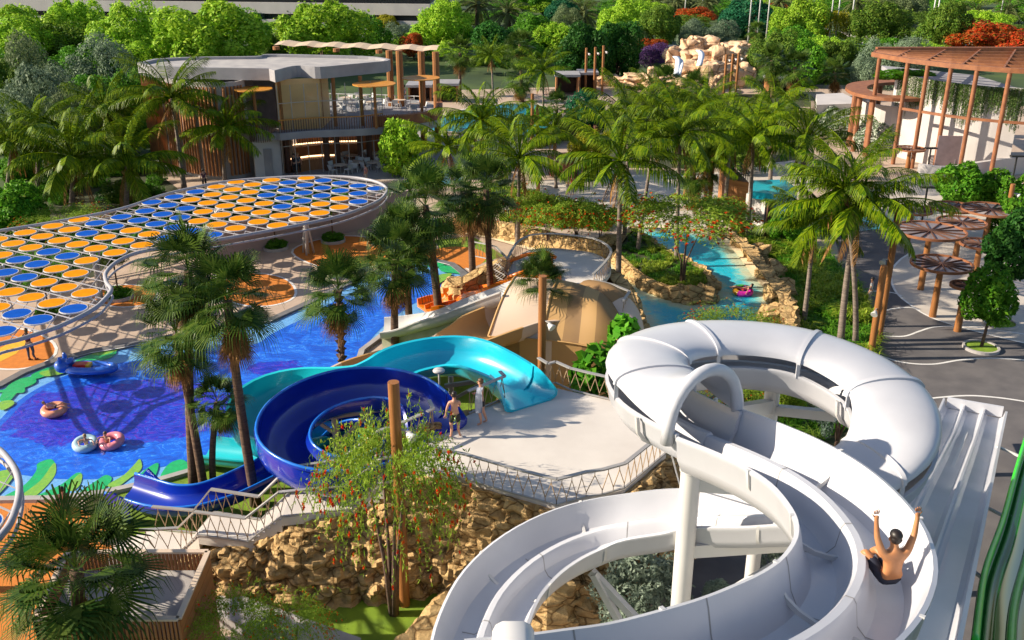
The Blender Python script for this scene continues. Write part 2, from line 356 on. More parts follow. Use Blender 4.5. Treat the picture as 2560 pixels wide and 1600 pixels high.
# ---- far paths among the trees
fp = MB(); fp.strip(spl(P([(1500, 110), (1800, 118), (2050, 112), (2300, 108), (2700, 125)]), 6), 5, .02); fp.strip(spl(P([(1600, 22), (1850, 28), (2150, 92), (2330, 78), (2700, 90)]), 6), 4, .024)
setting('park_path', fp, M['pave_light'])

# ---- the blue activity pool: painted basin, water skin, coping
pool = [(-60, 985), (0, 968), (60, 935), (140, 906), (230, 882), (315, 868), (430, 845), (560, 824), (681, 802), (762, 765), (850, 722), (950, 680), (1010, 655), (1080, 652), (1130, 664), (1160, 688), (1155, 715), (1128, 745), (1090, 775), (1000, 805), (945, 850), (905, 880), (890, 930), (860, 975), (800, 1020), (700, 1095), (640, 1127), (588, 1144), (469, 1185), (394, 1207), (260, 1237), (138, 1252), (0, 1254), (-60, 1256), (-400, 1256), (-400, 1000)]
PW = P(pool)
setting('pool_basin', MB().sheet(PW, .02), mat('pool_tile_light', (.24, .52, .86), .5, (.14, .40, .78), 9., detail=6))
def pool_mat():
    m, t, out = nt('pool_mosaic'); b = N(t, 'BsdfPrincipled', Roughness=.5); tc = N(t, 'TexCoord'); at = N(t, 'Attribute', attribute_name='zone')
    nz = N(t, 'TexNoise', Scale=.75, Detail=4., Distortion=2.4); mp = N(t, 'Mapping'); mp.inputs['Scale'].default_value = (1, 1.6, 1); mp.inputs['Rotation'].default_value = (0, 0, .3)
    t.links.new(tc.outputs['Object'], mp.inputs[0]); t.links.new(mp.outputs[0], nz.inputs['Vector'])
    mid = ramp(t, nz.outputs[0], [(.3, (.003, .07, .55)), (.5, (.004, .14, .78)), (.56, (.006, .18, .85)), (.575, (.10, .40, .98)), (.59, (.004, .14, .80))])  # narrow pale-blue stop paints caustic light lines among the mosaic swirls
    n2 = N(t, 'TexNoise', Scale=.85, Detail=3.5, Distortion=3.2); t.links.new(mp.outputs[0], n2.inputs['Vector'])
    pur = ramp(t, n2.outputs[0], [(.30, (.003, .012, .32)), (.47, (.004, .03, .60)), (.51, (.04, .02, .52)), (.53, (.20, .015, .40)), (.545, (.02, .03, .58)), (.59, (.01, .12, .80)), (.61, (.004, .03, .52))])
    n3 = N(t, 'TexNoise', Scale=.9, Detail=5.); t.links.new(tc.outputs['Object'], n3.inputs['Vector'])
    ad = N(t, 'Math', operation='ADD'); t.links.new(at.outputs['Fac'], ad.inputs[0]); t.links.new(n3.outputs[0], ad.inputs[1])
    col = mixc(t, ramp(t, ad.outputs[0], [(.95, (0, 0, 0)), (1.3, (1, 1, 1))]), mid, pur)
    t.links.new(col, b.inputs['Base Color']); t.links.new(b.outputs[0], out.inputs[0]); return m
def grid_sheet(name, poly, step, z, material, attr, fn):
    xs = [p[0] for p in poly]; ys = [p[1] for p in poly]; x0, y0 = min(xs), min(ys)
    nx, ny = int((max(xs)-x0)/step)+2, int((max(ys)-y0)/step)+2; idx = {}; vs = []; fs = []
    def vid(i, j):
        if (i, j) not in idx: idx[i, j] = len(vs); vs.append((x0+i*step, y0+j*step, z))
        return idx[i, j]
    for i in range(nx):
        for j in range(ny):
            if inpoly(x0+(i+.5)*step, y0+(j+.5)*step, poly): fs.append((vid(i, j), vid(i+1, j), vid(i+1, j+1), vid(i, j+1)))
    me = bpy.data.meshes.new(name); me.from_pydata(vs, [], fs); me.materials.append(material)
    a = me.attributes.new(attr, 'FLOAT', 'POINT'); a.data.foreach_set('value', [fn(v[0], v[1]) for v in vs])
    return mesh_obj(name, me)
mid_px = [(-400, 1185), (-400, 1075), (-60, 1085), (0, 1059), (56, 1003), (130, 959), (223, 925), (312, 910), (440, 890), (560, 878), (647, 862), (688, 836), (770, 795), (850, 752), (950, 712), (1040, 690), (1100, 688), (1124, 698), (1087, 739), (1030, 758), (971, 799), (927, 840), (905, 870), (870, 930), (800, 985), (700, 1060), (600, 1105), (465, 1151), (353, 1172), (260, 1192), (130, 1192), (0, 1180)]
MW = spl(P(mid_px), 4, True); pc, pc2 = U(300, 1030), U(690, 920)
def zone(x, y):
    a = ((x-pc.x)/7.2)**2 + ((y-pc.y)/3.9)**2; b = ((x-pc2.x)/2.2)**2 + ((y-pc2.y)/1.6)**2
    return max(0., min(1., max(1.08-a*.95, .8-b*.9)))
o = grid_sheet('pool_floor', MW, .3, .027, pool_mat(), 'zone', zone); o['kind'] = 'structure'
pe = setting('pool_floor_edge', MB().strip(MW, .34, .03, closed=True), mat('pool_tile_mid', (.004, .15, .78), .5, (.003, .11, .66), 6.))
def leafpoly(px):
    return spl(P(px), 5, True)
lf = MB()
G = [([(0, 1250), (60, 1215), (90, 1180), (95, 1160), (130, 1150), (140, 1180), (110, 1215), (60, 1252)], 0), ([(75, 1250), (150, 1215), (190, 1185), (205, 1190), (180, 1225), (130, 1248)], 0), ([(40, 1252), (100, 1205), (130, 1165), (140, 1163), (135, 1195), (85, 1245)], 1), ([(170, 1220), (195, 1190), (206, 1190), (200, 1215), (180, 1230)], 1),
     ([(195, 1238), (240, 1205), (265, 1190), (280, 1200), (255, 1228)], 0), ([(270, 1215), (310, 1190), (335, 1165), (350, 1150), (354, 1175), (325, 1198), (290, 1222)], 1), ([(340, 1205), (360, 1180), (395, 1160), (390, 1190), (370, 1208)], 0), ([(400, 1200), (420, 1165), (450, 1152), (468, 1160), (465, 1180), (430, 1196)], 0), ([(-50, 1250), (-20, 1190), (40, 1178), (20, 1215), (-20, 1252)], 1),
     ([(190, 905), (240, 885), (290, 880), (275, 898), (215, 910)], 0), ([(230, 888), (290, 872), (296, 878), (260, 890)], 1), ([(80, 940), (130, 920), (140, 930), (95, 950)], 0), ([(0, 1000), (30, 960), (80, 945), (90, 960), (50, 980), (20, 1010)], 0), ([(-20, 985), (20, 975), (55, 965), (60, 985), (10, 985)], 0), ([(0, 1010), (30, 1005), (35, 1015), (5, 1030)], 1), ([(100, 935), (150, 925), (165, 935), (120, 945)], 1),
     ([(1098, 668), (1130, 670), (1155, 688), (1135, 686), (1105, 682)], 0), ([(1080, 705), (1100, 690), (1130, 688), (1110, 705), (1090, 715)], 1), ([(1060, 665), (1090, 655), (1115, 662), (1085, 672)], 0)]
for i, (px, mi) in enumerate(G): lf.sheet(leafpoly(px), .034 + .004*i, mi)
setting('pool_floor_leaves', lf, [mat('leaf_paint_green', (.012, .52, .14), .5, (.015, .42, .12), 6.), mat('leaf_paint_lime', (.30, .55, .04), .5, (.22, .48, .06), 6.)])
setting('pool_water', MB().sheet(PW, .125), watermat('pool_water', (.93, .97, 1.), bscale=1.8, strength=.3))
cop = MB(); cop.strip(P(pool[:17]), .45, 0, .15)
setting('pool_kerb', cop, mat('kerb_dark', (.17, .165, .17), .7, (.13, .125, .13), 3.))
setting('pool_coping', MB().strip(P(pool[19:34]), .3, 0, .16), M['concrete'])
setting('pool_edge_line', MB().strip([p + V((0, -.28, 0)) for p in P(pool[:15])], .14, .129), M['line_white'])

# ---- lazy river
river = [(1110, 556), (1200, 566), (1262, 578), (1340, 596), (1430, 620), (1500, 640), (1560, 600), (1597, 572), (1700, 572), (1790, 592), (1840, 625), (1866, 655), (1900, 700), (1930, 735), (1945, 790), (1945, 900), (1700, 920), (1630, 850), (1590, 790), (1540, 735), (1500, 690), (1400, 645), (1320, 622), (1250, 602), (1190, 588), (1110, 575)]
island = [(1535, 650), (1555, 676), (1580, 700), (1611, 722), (1645, 738), (1690, 752), (1727, 760), (1765, 748), (1782, 732), (1765, 706), (1735, 684), (1700, 664), (1660, 643), (1615, 612), (1585, 592), (1560, 608)]
RW = spl(P(river), 3, True); IW = spl(P(island), 3, True)
def rmat():
    m, t, out = nt('river_bed'); b = N(t, 'BsdfPrincipled', Roughness=.5); tc = N(t, 'TexCoord'); at = N(t, 'Attribute', attribute_name='depth')
    nz = N(t, 'TexNoise', Scale=1.2, Detail=5., Distortion=.6); t.links.new(tc.outputs['Object'], nz.inputs['Vector'])
    ad = N(t, 'Math', operation='MULTIPLY_ADD'); t.links.new(nz.outputs[0], ad.inputs[0]); ad.inputs[1].default_value = .7; t.links.new(at.outputs['Fac'], ad.inputs[2])
    col = ramp(t, ad.outputs[0], [(.42, (.80, .66, .45)), (.62, (.72, .72, .55)), (.78, (.20, .70, .72)), (.95, (.012, .56, .74))])
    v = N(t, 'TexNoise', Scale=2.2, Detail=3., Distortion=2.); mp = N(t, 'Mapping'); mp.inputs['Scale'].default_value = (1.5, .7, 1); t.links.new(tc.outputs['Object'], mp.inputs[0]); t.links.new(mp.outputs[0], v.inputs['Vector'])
    sh = ramp(t, v.outputs[0], [(.40, (0, 0, 0)), (.60, (.0, .0, .0)), (.64, (.35, .35, .35)), (.67, (0, 0, 0))])  # thin pale streaks: caustic light painted into the bed colour
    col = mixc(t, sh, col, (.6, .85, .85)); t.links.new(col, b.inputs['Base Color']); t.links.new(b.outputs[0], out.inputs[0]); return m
sx = U(1560, 640)
def depth(x, y):
    d = min(dseg(x, y, RW), dseg(x, y, IW)); k = 1. if x > sx.x - 2 else .15
    return min(1., d/2.6)*k
o = grid_sheet('river_bed', RW, .3, .02, rmat(), 'depth', depth); o['kind'] = 'structure'
setting('river_water', MB().sheet(RW, .09), watermat('river_water', (.88, .98, 1.), bscale=2.2, strength=.35))
setting('river_beach', MB().strip(RW, .6, .094, closed=True).strip(IW, .5, .098, closed=True), mat('river_sand', (.80, .68, .48), .8, (.70, .57, .38), 3.))

# ============================================================= ROCKWORK
def rdisp(p, amp):
    q = p*.62; d = noise.voronoi(q + V((noise.noise(p*.5), noise.noise(p*.5+V((9, 2, 1))), 0))*.5)[0]
    e = noise.voronoi(p*1.7 + V((3, 7, 1)))[0]
    cr = -.32*max(0, .16-(d[1]-d[0]))/.16 - .22*max(0, .14-(e[1]-e[0]))/.14; u = p.z*2.1 + 1.3*noise.noise(p*.8); la = (u-math.floor(u))
    return amp*((.75-d[0])*.6 + cr + (.6-e[0])*.5 + .26*la + .3*noise.noise(p*2.6) + .16*noise.noise(p*6.) + .1*noise.noise(p*13.))
def rockwall(name, top, label, base_off=.9, amp=.55, step=.2, material='rock', zb=0., rows=None, side=-1, cap=.7):
    line = resample(top, step); n = len(line); H = max(p.z for p in line) - zb; rows = rows or max(6, int(H/step)); vs = []
    capn = 4
    for i, p in enumerate(line):
        t = (line[min(i+1, n-1)] - line[max(i-1, 0)]); t.z = 0; nrm = V((t.y, -t.x, 0)).normalized()*(-side)
        for k in range(-capn, rows+1):
            if k < 0: q = p - nrm*cap*(-k/capn); q.z -= .04
            else:
                f = k/rows; q = p + nrm*base_off*(f**.8); q.z = p.z*(1-f) + zb*f
            w = 1. if k >= 0 else max(0, 1+k/capn)*.5
            d = rdisp(q, amp)*w; q = q + (nrm*.9 + V((0, 0, .35 if 0 <= k < rows-1 else 0)))*d
            vs.append(q)
    m = rows+1+capn; fs = [(i*m+k, i*m+k+1, (i+1)*m+k+1, (i+1)*m+k) for i in range(n-1) for k in range(m-1)]
    if side > 0: fs = [f[::-1] for f in fs]
    o = MB().add(vs, fs).build(name, M[material], auto=24); return tag(o, label, 'rock wall')
def boulder(c, r, seed=0, sub=3, amp=.28, sq=None):
    bm = bmesh.new(); bmesh.ops.create_icosphere(bm, subdivisions=sub, radius=1.); r = V(r) if not isinstance(r, (int, float)) else V((r, r, r)); vs = []
    for v in bm.verts:
        q = v.co.copy()
        if sq: m_ = max(abs(q.x), abs(q.y), abs(q.z)); q = q.lerp(q/m_, sq)
        d = 1 + amp*(noise.noise(q*1.3 + V((seed*3.7, seed, 5))) + .4*noise.noise(q*3. + V((seed, 2, seed)))); q = q*d
        vs.append(V(c) + V((q.x*r.x, q.y*r.y, q.z*r.z)))
    fs = [tuple(v.index for v in f.verts) for f in bm.faces]; bm.free(); return vs, fs
DECK = 3.8
wall_top = S3([(455, 1395, .75), (500, 1385, 1.0), (560, 1368, 1.5), (628, 1366, 1.6), (703, 1303, 2.5), (790, 1300, 2.55), (866, 1286, 2.6), (960, 1222, 3.5), (1090, 1196, 3.7), (1165, 1210, 3.7), (1280, 1245, 3.7), (1391, 1275, 3.7), (1465, 1257, 3.7), (1560, 1235, 3.7), (1615, 1195, 3.7), (1668, 1145, 3.7), (1720, 1090, 3.6)])
rockwall('rock_wall', wall_top, 'craggy brown rock cliff holding up the stairs and the main deck', 1.1, .62, .13)
rockwall('rock_wall', spl(S3([(1180, 1440, .9), (1120, 1480, 1.), (1060, 1545, 1.1), (985, 1620, 1.2)]), 6), 'low brown rock ledge at the edge of the green lawn beside the white slide', .6, .3, .12, side=-1)
rockwall('rock_wall', spl([p + V((0, 0, .75)) for p in P(island)], 4, True), 'rock edging round the planted island in the turquoise river', .3, .32, .15, cap=.3)
rockwall('rock_wall', spl(S3([(1998, 900, 1.2), (1985, 790, 1.3), (1975, 735, 1.3), (1940, 690, 1.3), (1900, 640, 1.3), (1868, 605, 1.2), (1815, 575, 1.1)]), 5), 'tall blocky rock bank on the right side of the turquoise river', .3, .42, .14)
rockwall('rock_wall', spl(S3([(1100, 545, .9), (1200, 552, 1.), (1290, 566, 1.1), (1400, 590, 1.2), (1500, 600, 1.2), (1540, 585, 1.)]), 5), 'tan rock bank below the red bottlebrush hedge, behind the curved railing', .5, .3, .2, side=-1)
rockwall('rock_wall', spl(S3([(1500, 665, 2.9), (1555, 690, 2.8), (1590, 760, 2.2), (1625, 830, 1.6), (1660, 880, 1.2)]), 5), 'dark wet rocks between the tan slide and the turquoise water', .8, .5, .16, side=1)
rockwall('rock_wall', spl(S3([(1120, 690, 1.5), (1140, 715, 1.7), (1190, 690, 1.9), (1220, 670, 2.2), (1285, 640, 2.8)]), 5), 'pale rock mound beside the orange slide at the pool edge', .7, .35, .18, side=-1)
rockwall('rock_wall', spl(S3([(1000, 1090, 2.6), (1060, 1060, 3.5), (1100, 1030, 3.5), (1172, 1030, 3.6), (1269, 990, 3.6), (1330, 965, 3.5)]), 5), 'sunlit pale rocks under the deck edge between the two slide entrances', .7, .4, .15, side=1)

# ---- decks
dk = [(1000, 1160), (1080, 1183), (1165, 1200), (1391, 1267), (1465, 1247), (1560, 1225), (1665, 1135), (1640, 1080), (1600, 1040), (1537, 1004), (1425, 978), (1369, 965), (1300, 985), (1269, 996), (1172, 1037), (1110, 1070), (1060, 1095), (990, 1125)]
dt = T('slide_deck', 'large pale concrete platform where the two men queue for the slides', 'deck', U(1300, 1100, 0))
MB().prism(P(dk, DECK), 3.55, DECK).build('deck_slab', M['deck'], dt)
MB().prism([U(x, y, DECK)*1 for x, y in [(1100, 1150), (1400, 1225), (1540, 1190), (1600, 1120), (1560, 1050), (1350, 990), (1180, 1060)]], 0, 3.55).build('deck_core', M['rock'], dt)
D2 = 3.2
d2 = [(1290, 650), (1325, 626), (1380, 622), (1425, 626), (1481, 634), (1518, 652), (1528, 674), (1510, 700), (1481, 730), (1458, 740), (1410, 735), (1310, 720), (1270, 690)]
dt2 = T('slide_deck', 'smaller curved concrete platform behind, where the orange slide begins', 'deck', U(1400, 690, 0))
MB().prism(spl(P(d2, D2), 4, True), 2.95, D2).build('deck_slab', M['deck'], dt2)
MB().prism([U(1400, 680, D2).lerp(p, .86) for p in spl(P(d2, D2), 3, True)], 0, 2.95).build('deck_core', M['rock'], dt2)

# ---- stairs
st = T('stairs', 'pale concrete stairs with three landings going down from the deck', 'stairs', U(650, 1330, 0))
L1 = S3([(703, 1295, 2.7), (866, 1278, 2.7), (852, 1212, 2.7), (729, 1230, 2.7)]); L2 = S3([(495, 1341, 1.7), (621, 1358, 1.7), (654, 1302, 1.7), (535, 1283, 1.7)]); L3 = S3([(357, 1386, .8), (454, 1380, .8), (492, 1335, .8), (390, 1325, .8)])
L0 = S3([(960, 1212, 3.8), (990, 1205, 3.8), (1000, 1125, 3.8), (950, 1130, 3.8)])
for L in (L1, L2, L3): MB().prism(L, L[0].z-.3, L[0].z).build('landing', M['deck'], st)
def flight(a0, a1, b0, b1, n):
    mb = MB()
    for k in range(n):
        f0, f1 = k/n, (k+1)/n; z = a0.z + (b0.z-a0.z)*(k+.5)/n
        q = [a0.lerp(b0, f0), a0.lerp(b0, f1), a1.lerp(b1, f1), a1.lerp(b1, f0)]
        mb.prism(q, z-.45, z)
    mb.build('flight', M['deck'], st)
flight(L1[1], L1[2], L0[0], L0[3], 7); flight(L2[1], L2[2], L1[0], L1[3], 6); flight(L3[1], L3[2], L2[0], L2[3], 6)
flight(*S3([(260, 1425, .05), (300, 1352, .05)]), L3[0], L3[3], 4)

# ---- railings: flat grey handrail over a net of forked wooden rods
def railing(pts, label, h=.95, w=.36, lean=0.):
    r = T('railing', label, 'railing', pts[0])
    tp = MB(); bt = MB(); la = MB(); up = V((0, 0, 1))
    for a, b in zip(pts, pts[1:]):
        tp.bar(a + up*h, b + up*h, .13, .05); bt.bar(a + up*.06, b + up*.06, .06, .05)
        d = b-a; n = max(1, int(round(d.length/w)))
        for k in range(n):
            p = a + d*((k+.5)/n); l = a + d*(k/n); q = a + d*((k+1)/n)
            A = p + up*(h-.02); B = p + up*(h*.82); la.bar(A, B, .022, .022)
            for e in (l, q): la.bar(B, e + up*(h*.22), .022, .022)
            la.bar(l + up*(h*.24), l + up*.06, .022, .022)
        la.bar(b + up*(h*.24), b + up*.06, .022, .022)
    tp.build('handrail', M['grey_steel'], r); bt.build('bottom_rail', M['grey_steel'], r); la.build('lattice', M['wood_rod'], r); return r
railing([L3[0], L3[1], L2[0], L2[1], L1[0], L1[1], L0[0]] + S3([(1080, 1183, 3.8), (1165, 1201, 3.8), (1280, 1236, 3.8), (1391, 1266, 3.8), (1465, 1246, 3.8), (1505, 1240, 3.8), (1560, 1224, 3.8), (1663, 1137, 3.8)]), 'long lattice railing along the front of the stairs and the main deck above the rocks')
railing([L3[3], L3[2], L2[3], L2[2], L1[3], L1[2]] + S3([(950, 1140, 3.8), (1000, 1122, 3.8), (1060, 1095, 3.8)]), 'lattice railing on the far side of the stairs, next to the dark blue slide')
railing(S3([(1172, 1037, 3.8), (1178, 1034, 3.8), (1262, 998, 3.8), (1250, 985, 3.8)]), 'short lattice railing behind the two men, between the blue and cyan slides')
railing(S3([(1070, 1090, 3.8), (1085, 1083, 3.8), (1075, 1060, 3.8)]), 'tiny lattice railing beside the entrance of the dark blue slide')
railing(S3([(1345, 950, 3.8), (1369, 965, 3.8), (1388, 960, 3.8), (1425, 977, 3.8), (1475, 990, 3.8), (1545, 1006, 3.8)]), 'lattice railing between the tan slide and the white tube, beside the leafy shrub')
railing(spl(S3([(1270, 688, D2), (1290, 650, D2), (1325, 628, D2), (1380, 624, D2), (1425, 628, D2), (1481, 636, D2), (1516, 654, D2), (1526, 674, D2), (1508, 702, D2), (1481, 730, D2)]), 2), 'curved lattice railing round the far slide platform')
railing(S3([(1485, 745, D2), (1530, 757, D2), (1572, 775, D2), (1555, 800, D2)]), 'short dark railing above the brown tunnel beside the river')
railing(S3([(1175, 640, 1.6), (1215, 648, 1.9), (1240, 656, 2.2), (1270, 690, 2.8)]), 'lattice railing on the slope left of the orange slide')
# ============================================================= SLIDES
def rimsweep(mb, pts, prof, n=10, step=.35, roll=None, mi=0):
    path = resample(spl(pts, n), step); mb.sweep(path, prof, mi, roll=roll); return path
def uprof(w, d, wall=.05, lip=.12, n=9, flat=.35):
    """closed trough section hanging below the rim line"""
    h = w/2; inn = [(-h-lip, 0), (-h, 0)]
    for k in range(1, n):
        a = PI*k/n; x = -math.cos(a)*h; s = math.sin(a); inn.append((x*(1 if s < .8 else 1), -d*min(1, s**.75*1.02)))
    inn += [(h, 0), (h+lip, 0)]
    out = [(h+lip, -.07), (h+wall, -.07)]
    for k in range(n-1, 0, -1):
        a = PI*k/n; out.append((-math.cos(a)*(h+wall), -d*min(1, math.sin(a)**.75*1.02)-wall))
    out += [(-h-wall, -.07), (-h-lip, -.07)]
    return inn + out
def double_prof(w=1.9, d=.62, hi=.0):
    h = w/2
    inn = [(-h-.07, 0), (-h, .02), (-h+.05, -.12), (-h+.14, -d*.62), (-h+.28, -d*.95), (-h+.4, -d), (-.30, -d), (-.17, -d*.85), (-.11, -d*.42), (-.06, -d*.33), (.06, -d*.33), (.11, -d*.42), (.17, -d*.85), (.30, -d), (h-.4, -d), (h-.28, -d*.95), (h-.14, -d*.62), (h-.05, -.12), (h, .02), (h+.07, 0)]
    out = [(h+.07, -.06), (h+.03, -.12), (h-.02, -d*.6), (h-.18, -d*.98), (h-.36, -d-.08), (-h+.36, -d-.08), (-h+.18, -d*.98), (-h+.02, -d*.6), (-h-.03, -.12), (-h-.07, -.06)]
    return inn + out
def flange(mb, path, i, w, d, t=.07):
    """bolted joint collar under a trough"""
    p = path[i]; q = path[min(i+1, len(path)-1)]; d_ = (q-p).normalized()*t
    pr = [(-w/2-.10, .02)] + [(-math.cos(PI*k/10)*(w/2+.10), -(d+.14)*math.sin(PI*k/10)**.75) for k in range(1, 10)] + [(w/2+.10, .02)]
    inn = [(x*.93, y*.9) for x, y in pr][::-1]
    mb.sweep([p, p+d_], pr+inn)

# ---- white double-lane slide (rim mid-line surveyed top to bottom)
up = S3([(1240, 1755, 12.5), (1400, 1735, 12.35), (1560, 1705, 12.2), (1700, 1672, 12.0), (1850, 1622, 11.85), (1976, 1566, 11.65), (2069, 1512, 11.5), (2130, 1452, 11.35), (2160, 1382, 11.25), (2150, 1312, 11.15), (2108, 1248, 11.05), (2045, 1188, 10.9), (1960, 1135, 10.75), (1865, 1092, 10.6), (1775, 1058, 10.5)])
ring = S3([(1775, 1058, 10.5), (1695, 1022, 10.4), (1638, 985, 10.3), (1613, 940, 10.25), (1642, 910, 10.2), (1700, 890, 10.15), (1790, 881, 10.1), (1890, 884, 10.05), (1990, 899, 10.0), (2080, 929, 9.9), (2165, 975, 9.8), (2222, 1032, 9.6), (2235, 1100, 9.4), (2205, 1165, 9.1), (2130, 1225, 8.7)])
low = S3([(2130, 1225, 8.7), (2040, 1256, 8.2), (1930, 1266, 7.7), (1800, 1268, 7.2), (1705, 1273, 6.8), (1600, 1284, 6.5), (1500, 1304, 6.2), (1405, 1338, 6.0), (1320, 1390, 5.8), (1252, 1460, 5.6), (1212, 1540, 5.4), (1192, 1620, 5.2), (1195, 1720, 5.1)])
ws = T('water_slide', 'white double-lane water slide winding through the right foreground, rider on it', 'water slide', U(1760, 1300, 0))
def wroll(a, b): return lambda t: a + (b-a)*t
mb = MB(); pu = rimsweep(mb, up, double_prof(1.95, .88), 8, .3); mb.build('open_trough', M['white_plastic'], ws, auto=40)
mb = MB(); pr_ = rimsweep(mb, ring, double_prof(1.75, .70), 8, .25); mb.build('ring_trough', M['white_plastic'], ws, auto=40)
mb = MB(); plw = rimsweep(mb, low, double_prof(2.0, .70), 8, .3); mb.build('lower_trough', M['white_plastic'], ws, auto=40)
def arc(w, h, n, z=0, t=.05):
    o = [(-math.cos(PI*k/n)*w, z + h*math.sin(PI*k/n)**.8) for k in range(n+1)]
    return o + [(x*(1-t/w), z + (y-z)*(1-t/h)) for x, y in o[::-1]]
cv = MB(); cpath = resample(pr_[1:], .25); cv.sweep(cpath, lambda t: arc(.95, .36+.76*max(0, 1-t*9)**1.5, 14, .34-.34*max(0, 1-t*9))); cv.build('tube_cover', M['white_plastic'], ws, auto=40)
jn = MB()
for f in (.0, .14, .27, .42, .62, .80, .99):
    i = int(f*(len(cpath)-2)); p, q = cpath[i], cpath[i+1]; d_ = (q-p).normalized()
    jn = MB(); jn.sweep([p-d_*.05, p+d_*.05], arc(1.0, .41, 14, .335, .10)) if f > .05 else None
    x = d_.cross(V((0, 0, 1))).normalized()
    for s in (-1, 1): jn.bar(p + x*s*.93 + V((0, 0, -.05)), p + x*s*.93 + V((0, 0, .38)), .09, .05)
    jn.build('cover_joint', M['white_plastic'], ws, auto=40)
p, q = cpath[0], cpath[1]; d_ = (p-q).normalized(); x = d_.cross(V((0, 0, 1))).normalized()
mo = MB(); mo.tube([p + d_*.05 + x*(-math.cos(PI*k/14)*1.0) + V((0, 0, -.25 + 1.4*math.sin(PI*k/14)**.8)) for k in range(15)], .14, 10); mo.build('tube_mouth', M['white_plastic'], ws, smooth=True)
fl = MB()
for path, ids in ((pu, (10, 20, 28, 36, 44, 50)), (plw, (6, 14, 22, 30, 38, 46)), (pr_, (4, 22, 40, 60))):
    for i in ids:
        if i < len(path)-2: fl = MB(); flange(fl, path, i, 1.95, .74); fl.build('joint_collar', M['white_paint'], ws, auto=40)
seam_m = mat('seam_sealant', (.30, .29, .29), .6)
def seams(path, prof, ids):
    k = len(prof)//2 + 1
    for i in ids:
        if i < len(path)-1:
            p = path[i]; d_ = (path[i+1]-p).normalized()*.028; pr = [(x*.997, y+.006) for x, y in prof[1:k-1]]
            mb = MB(); mb.sweep([p, p+d_], pr, closed_prof=False); mb.build('seam', seam_m, ws)
seams(pu, double_prof(1.95, .88), range(5, 60, 8)); seams(plw, double_prof(2.0, .70), range(3, 70, 8))
# start tub where the upper lane begins
e = pu[0]; g = V((e.x-.28, 0, 0)); tb = MB(); e = U(1283, 1545, 12.75)
pf = [(-.24, -1.0), (-.24, -.12), (-.2, -.03), (-.12, .02), (.12, .02), (.2, -.03), (.24, -.12), (.24, -1.0)]
tb.sweep([V((e.x, e.y+.03, 12.6)), V((e.x, e.y-.04, 12.72)), V((e.x, e.y-.2, 12.75)), V((e.x, e.y-2.0, 12.75)), V((e.x, e.y-2.15, 12.7))], pf); tb.build('entry_wall', M['white_paint'], ws, auto=40)
# supports
def post(mb, top, z1, r, z0=0): mb.tube([V((top.x, top.y, z0)), V((top.x, top.y, z1))], r, 16)
sp = MB(); A = U(1728, 1172, 8.7); post(sp, A, 8.7, .235); sp = sp.build('support_post', M['white_paint'], ws, auto=40); MB().lathe([(0, 8.78), (.2, 8.77), (.26, 8.72), (.26, 8.66), (.2, 8.66)], 20, (A.x, A.y, 0)).build('post_cap', M['white_paint'], sp, auto=40)
sp = MB(); B = U(1932, 972, 8.9); post(sp, B, 8.9, .20); sp.build('support_post', M['white_paint'], ws, auto=40)
ar = MB(); C1 = U(1990, 1300, 8.6)
ar.bar(A + V((0, 0, -.35)), V((A.x+3.4, A.y-.25, 8.2)), .26, .34); ar.bar(A + V((0, 0, -2.2)), V((A.x+3.4, A.y+.1, 6.7)), .24, .34)
ar.bar(V((A.x, A.y, 4.3)), V((A.x+2.6, A.y+.4, 5.9)), .22, .26); ar.bar(V((A.x, A.y, 2.5)), V((A.x+2.4, A.y+.6, 5.4)), .2, .24)
ar.build('support_arm', M['white_paint'], ws); ar = MB(); ar.bar(U(1478, 1428, 4.9), V((A.x, A.y, 3.2)), .16, .2); ar.bar(U(1484, 1436, 4.9), V((A.x, A.y, 1.4)), .15, .18)
ar.build('support_arm', M['white_paint'], ws)
ar = MB(); ar.bar(B + V((0, 0, -.5)), U(1842, 1030, 9.3), .25, .35); ar.bar(B + V((0, 0, -.6)), U(2090, 1040, 8.7), .2, .25); ar.bar(B + V((0, 0, -1.4)), U(1870, 1060, 8.9), .2, .25); ar.build('support_arm', M['white_paint'], ws)
MB().tube([U(1677, 1130, 9.6), U(1700, 1215, 6.6)], .02, 5).build('tie_rod', M['white_paint'], ws)

# ---- white mat racer on the right
ra = T('mat_racer_slide', 'long straight white racing slide with three lanes at the far right', 'water slide', U(2400, 1200, 0))
e0, e1 = S3([(2368, 1000, 2.2), (2508, 1024, 2.2)]); n0, n1 = S3([(2010, 1640, 9.7), (2335, 1640, 9.7)])
rp = MB(); W = (e1-e0).length
def rprof(w):
    o = [(-w/2-.08, 0), (-w/2, 0)]; L = 3
    for k in range(L):
        a = -w/2 + w*k/L; b = a + w/L
        o += [(a+.06, -.28), (a+.16, -.36), (b-.16, -.36), (b-.06, -.28)]
        if k < L-1: o += [(b-.03, -.08), (b+.03, -.08)]
    o += [(w/2, 0), (w/2+.08, 0)]
    return o + [(w/2+.08, -.5), (-w/2-.08, -.5)]
c0, c1 = (e0+e1)/2, (n0+n1)/2
path = [c0, c0.lerp(c1, .12) + V((0, 0, -.35)), c0.lerp(c1, .3) + V((0, 0, -.3)), c0.lerp(c1, .55) + V((0, 0, -.1)), c1]
rp.sweep(resample(spl(path, 6), .6), rprof(2.25)); rp.build('trough', M['white_plastic'], ra, auto=35)
sw_ = MB(); sw_.sweep(resample([c0.lerp(c1, .12), c1], 1.), lambda t: [(-.05, -.6), (.05, -.6), (.05, -(1.5 + 6.9*t)), (-.05, -(1.5 + 6.9*t))]); sw_.build('added_shade_panel', M['white_paint'], ra)  # unseen panel, added under the trough to shade the ground beyond it
tb = MB()
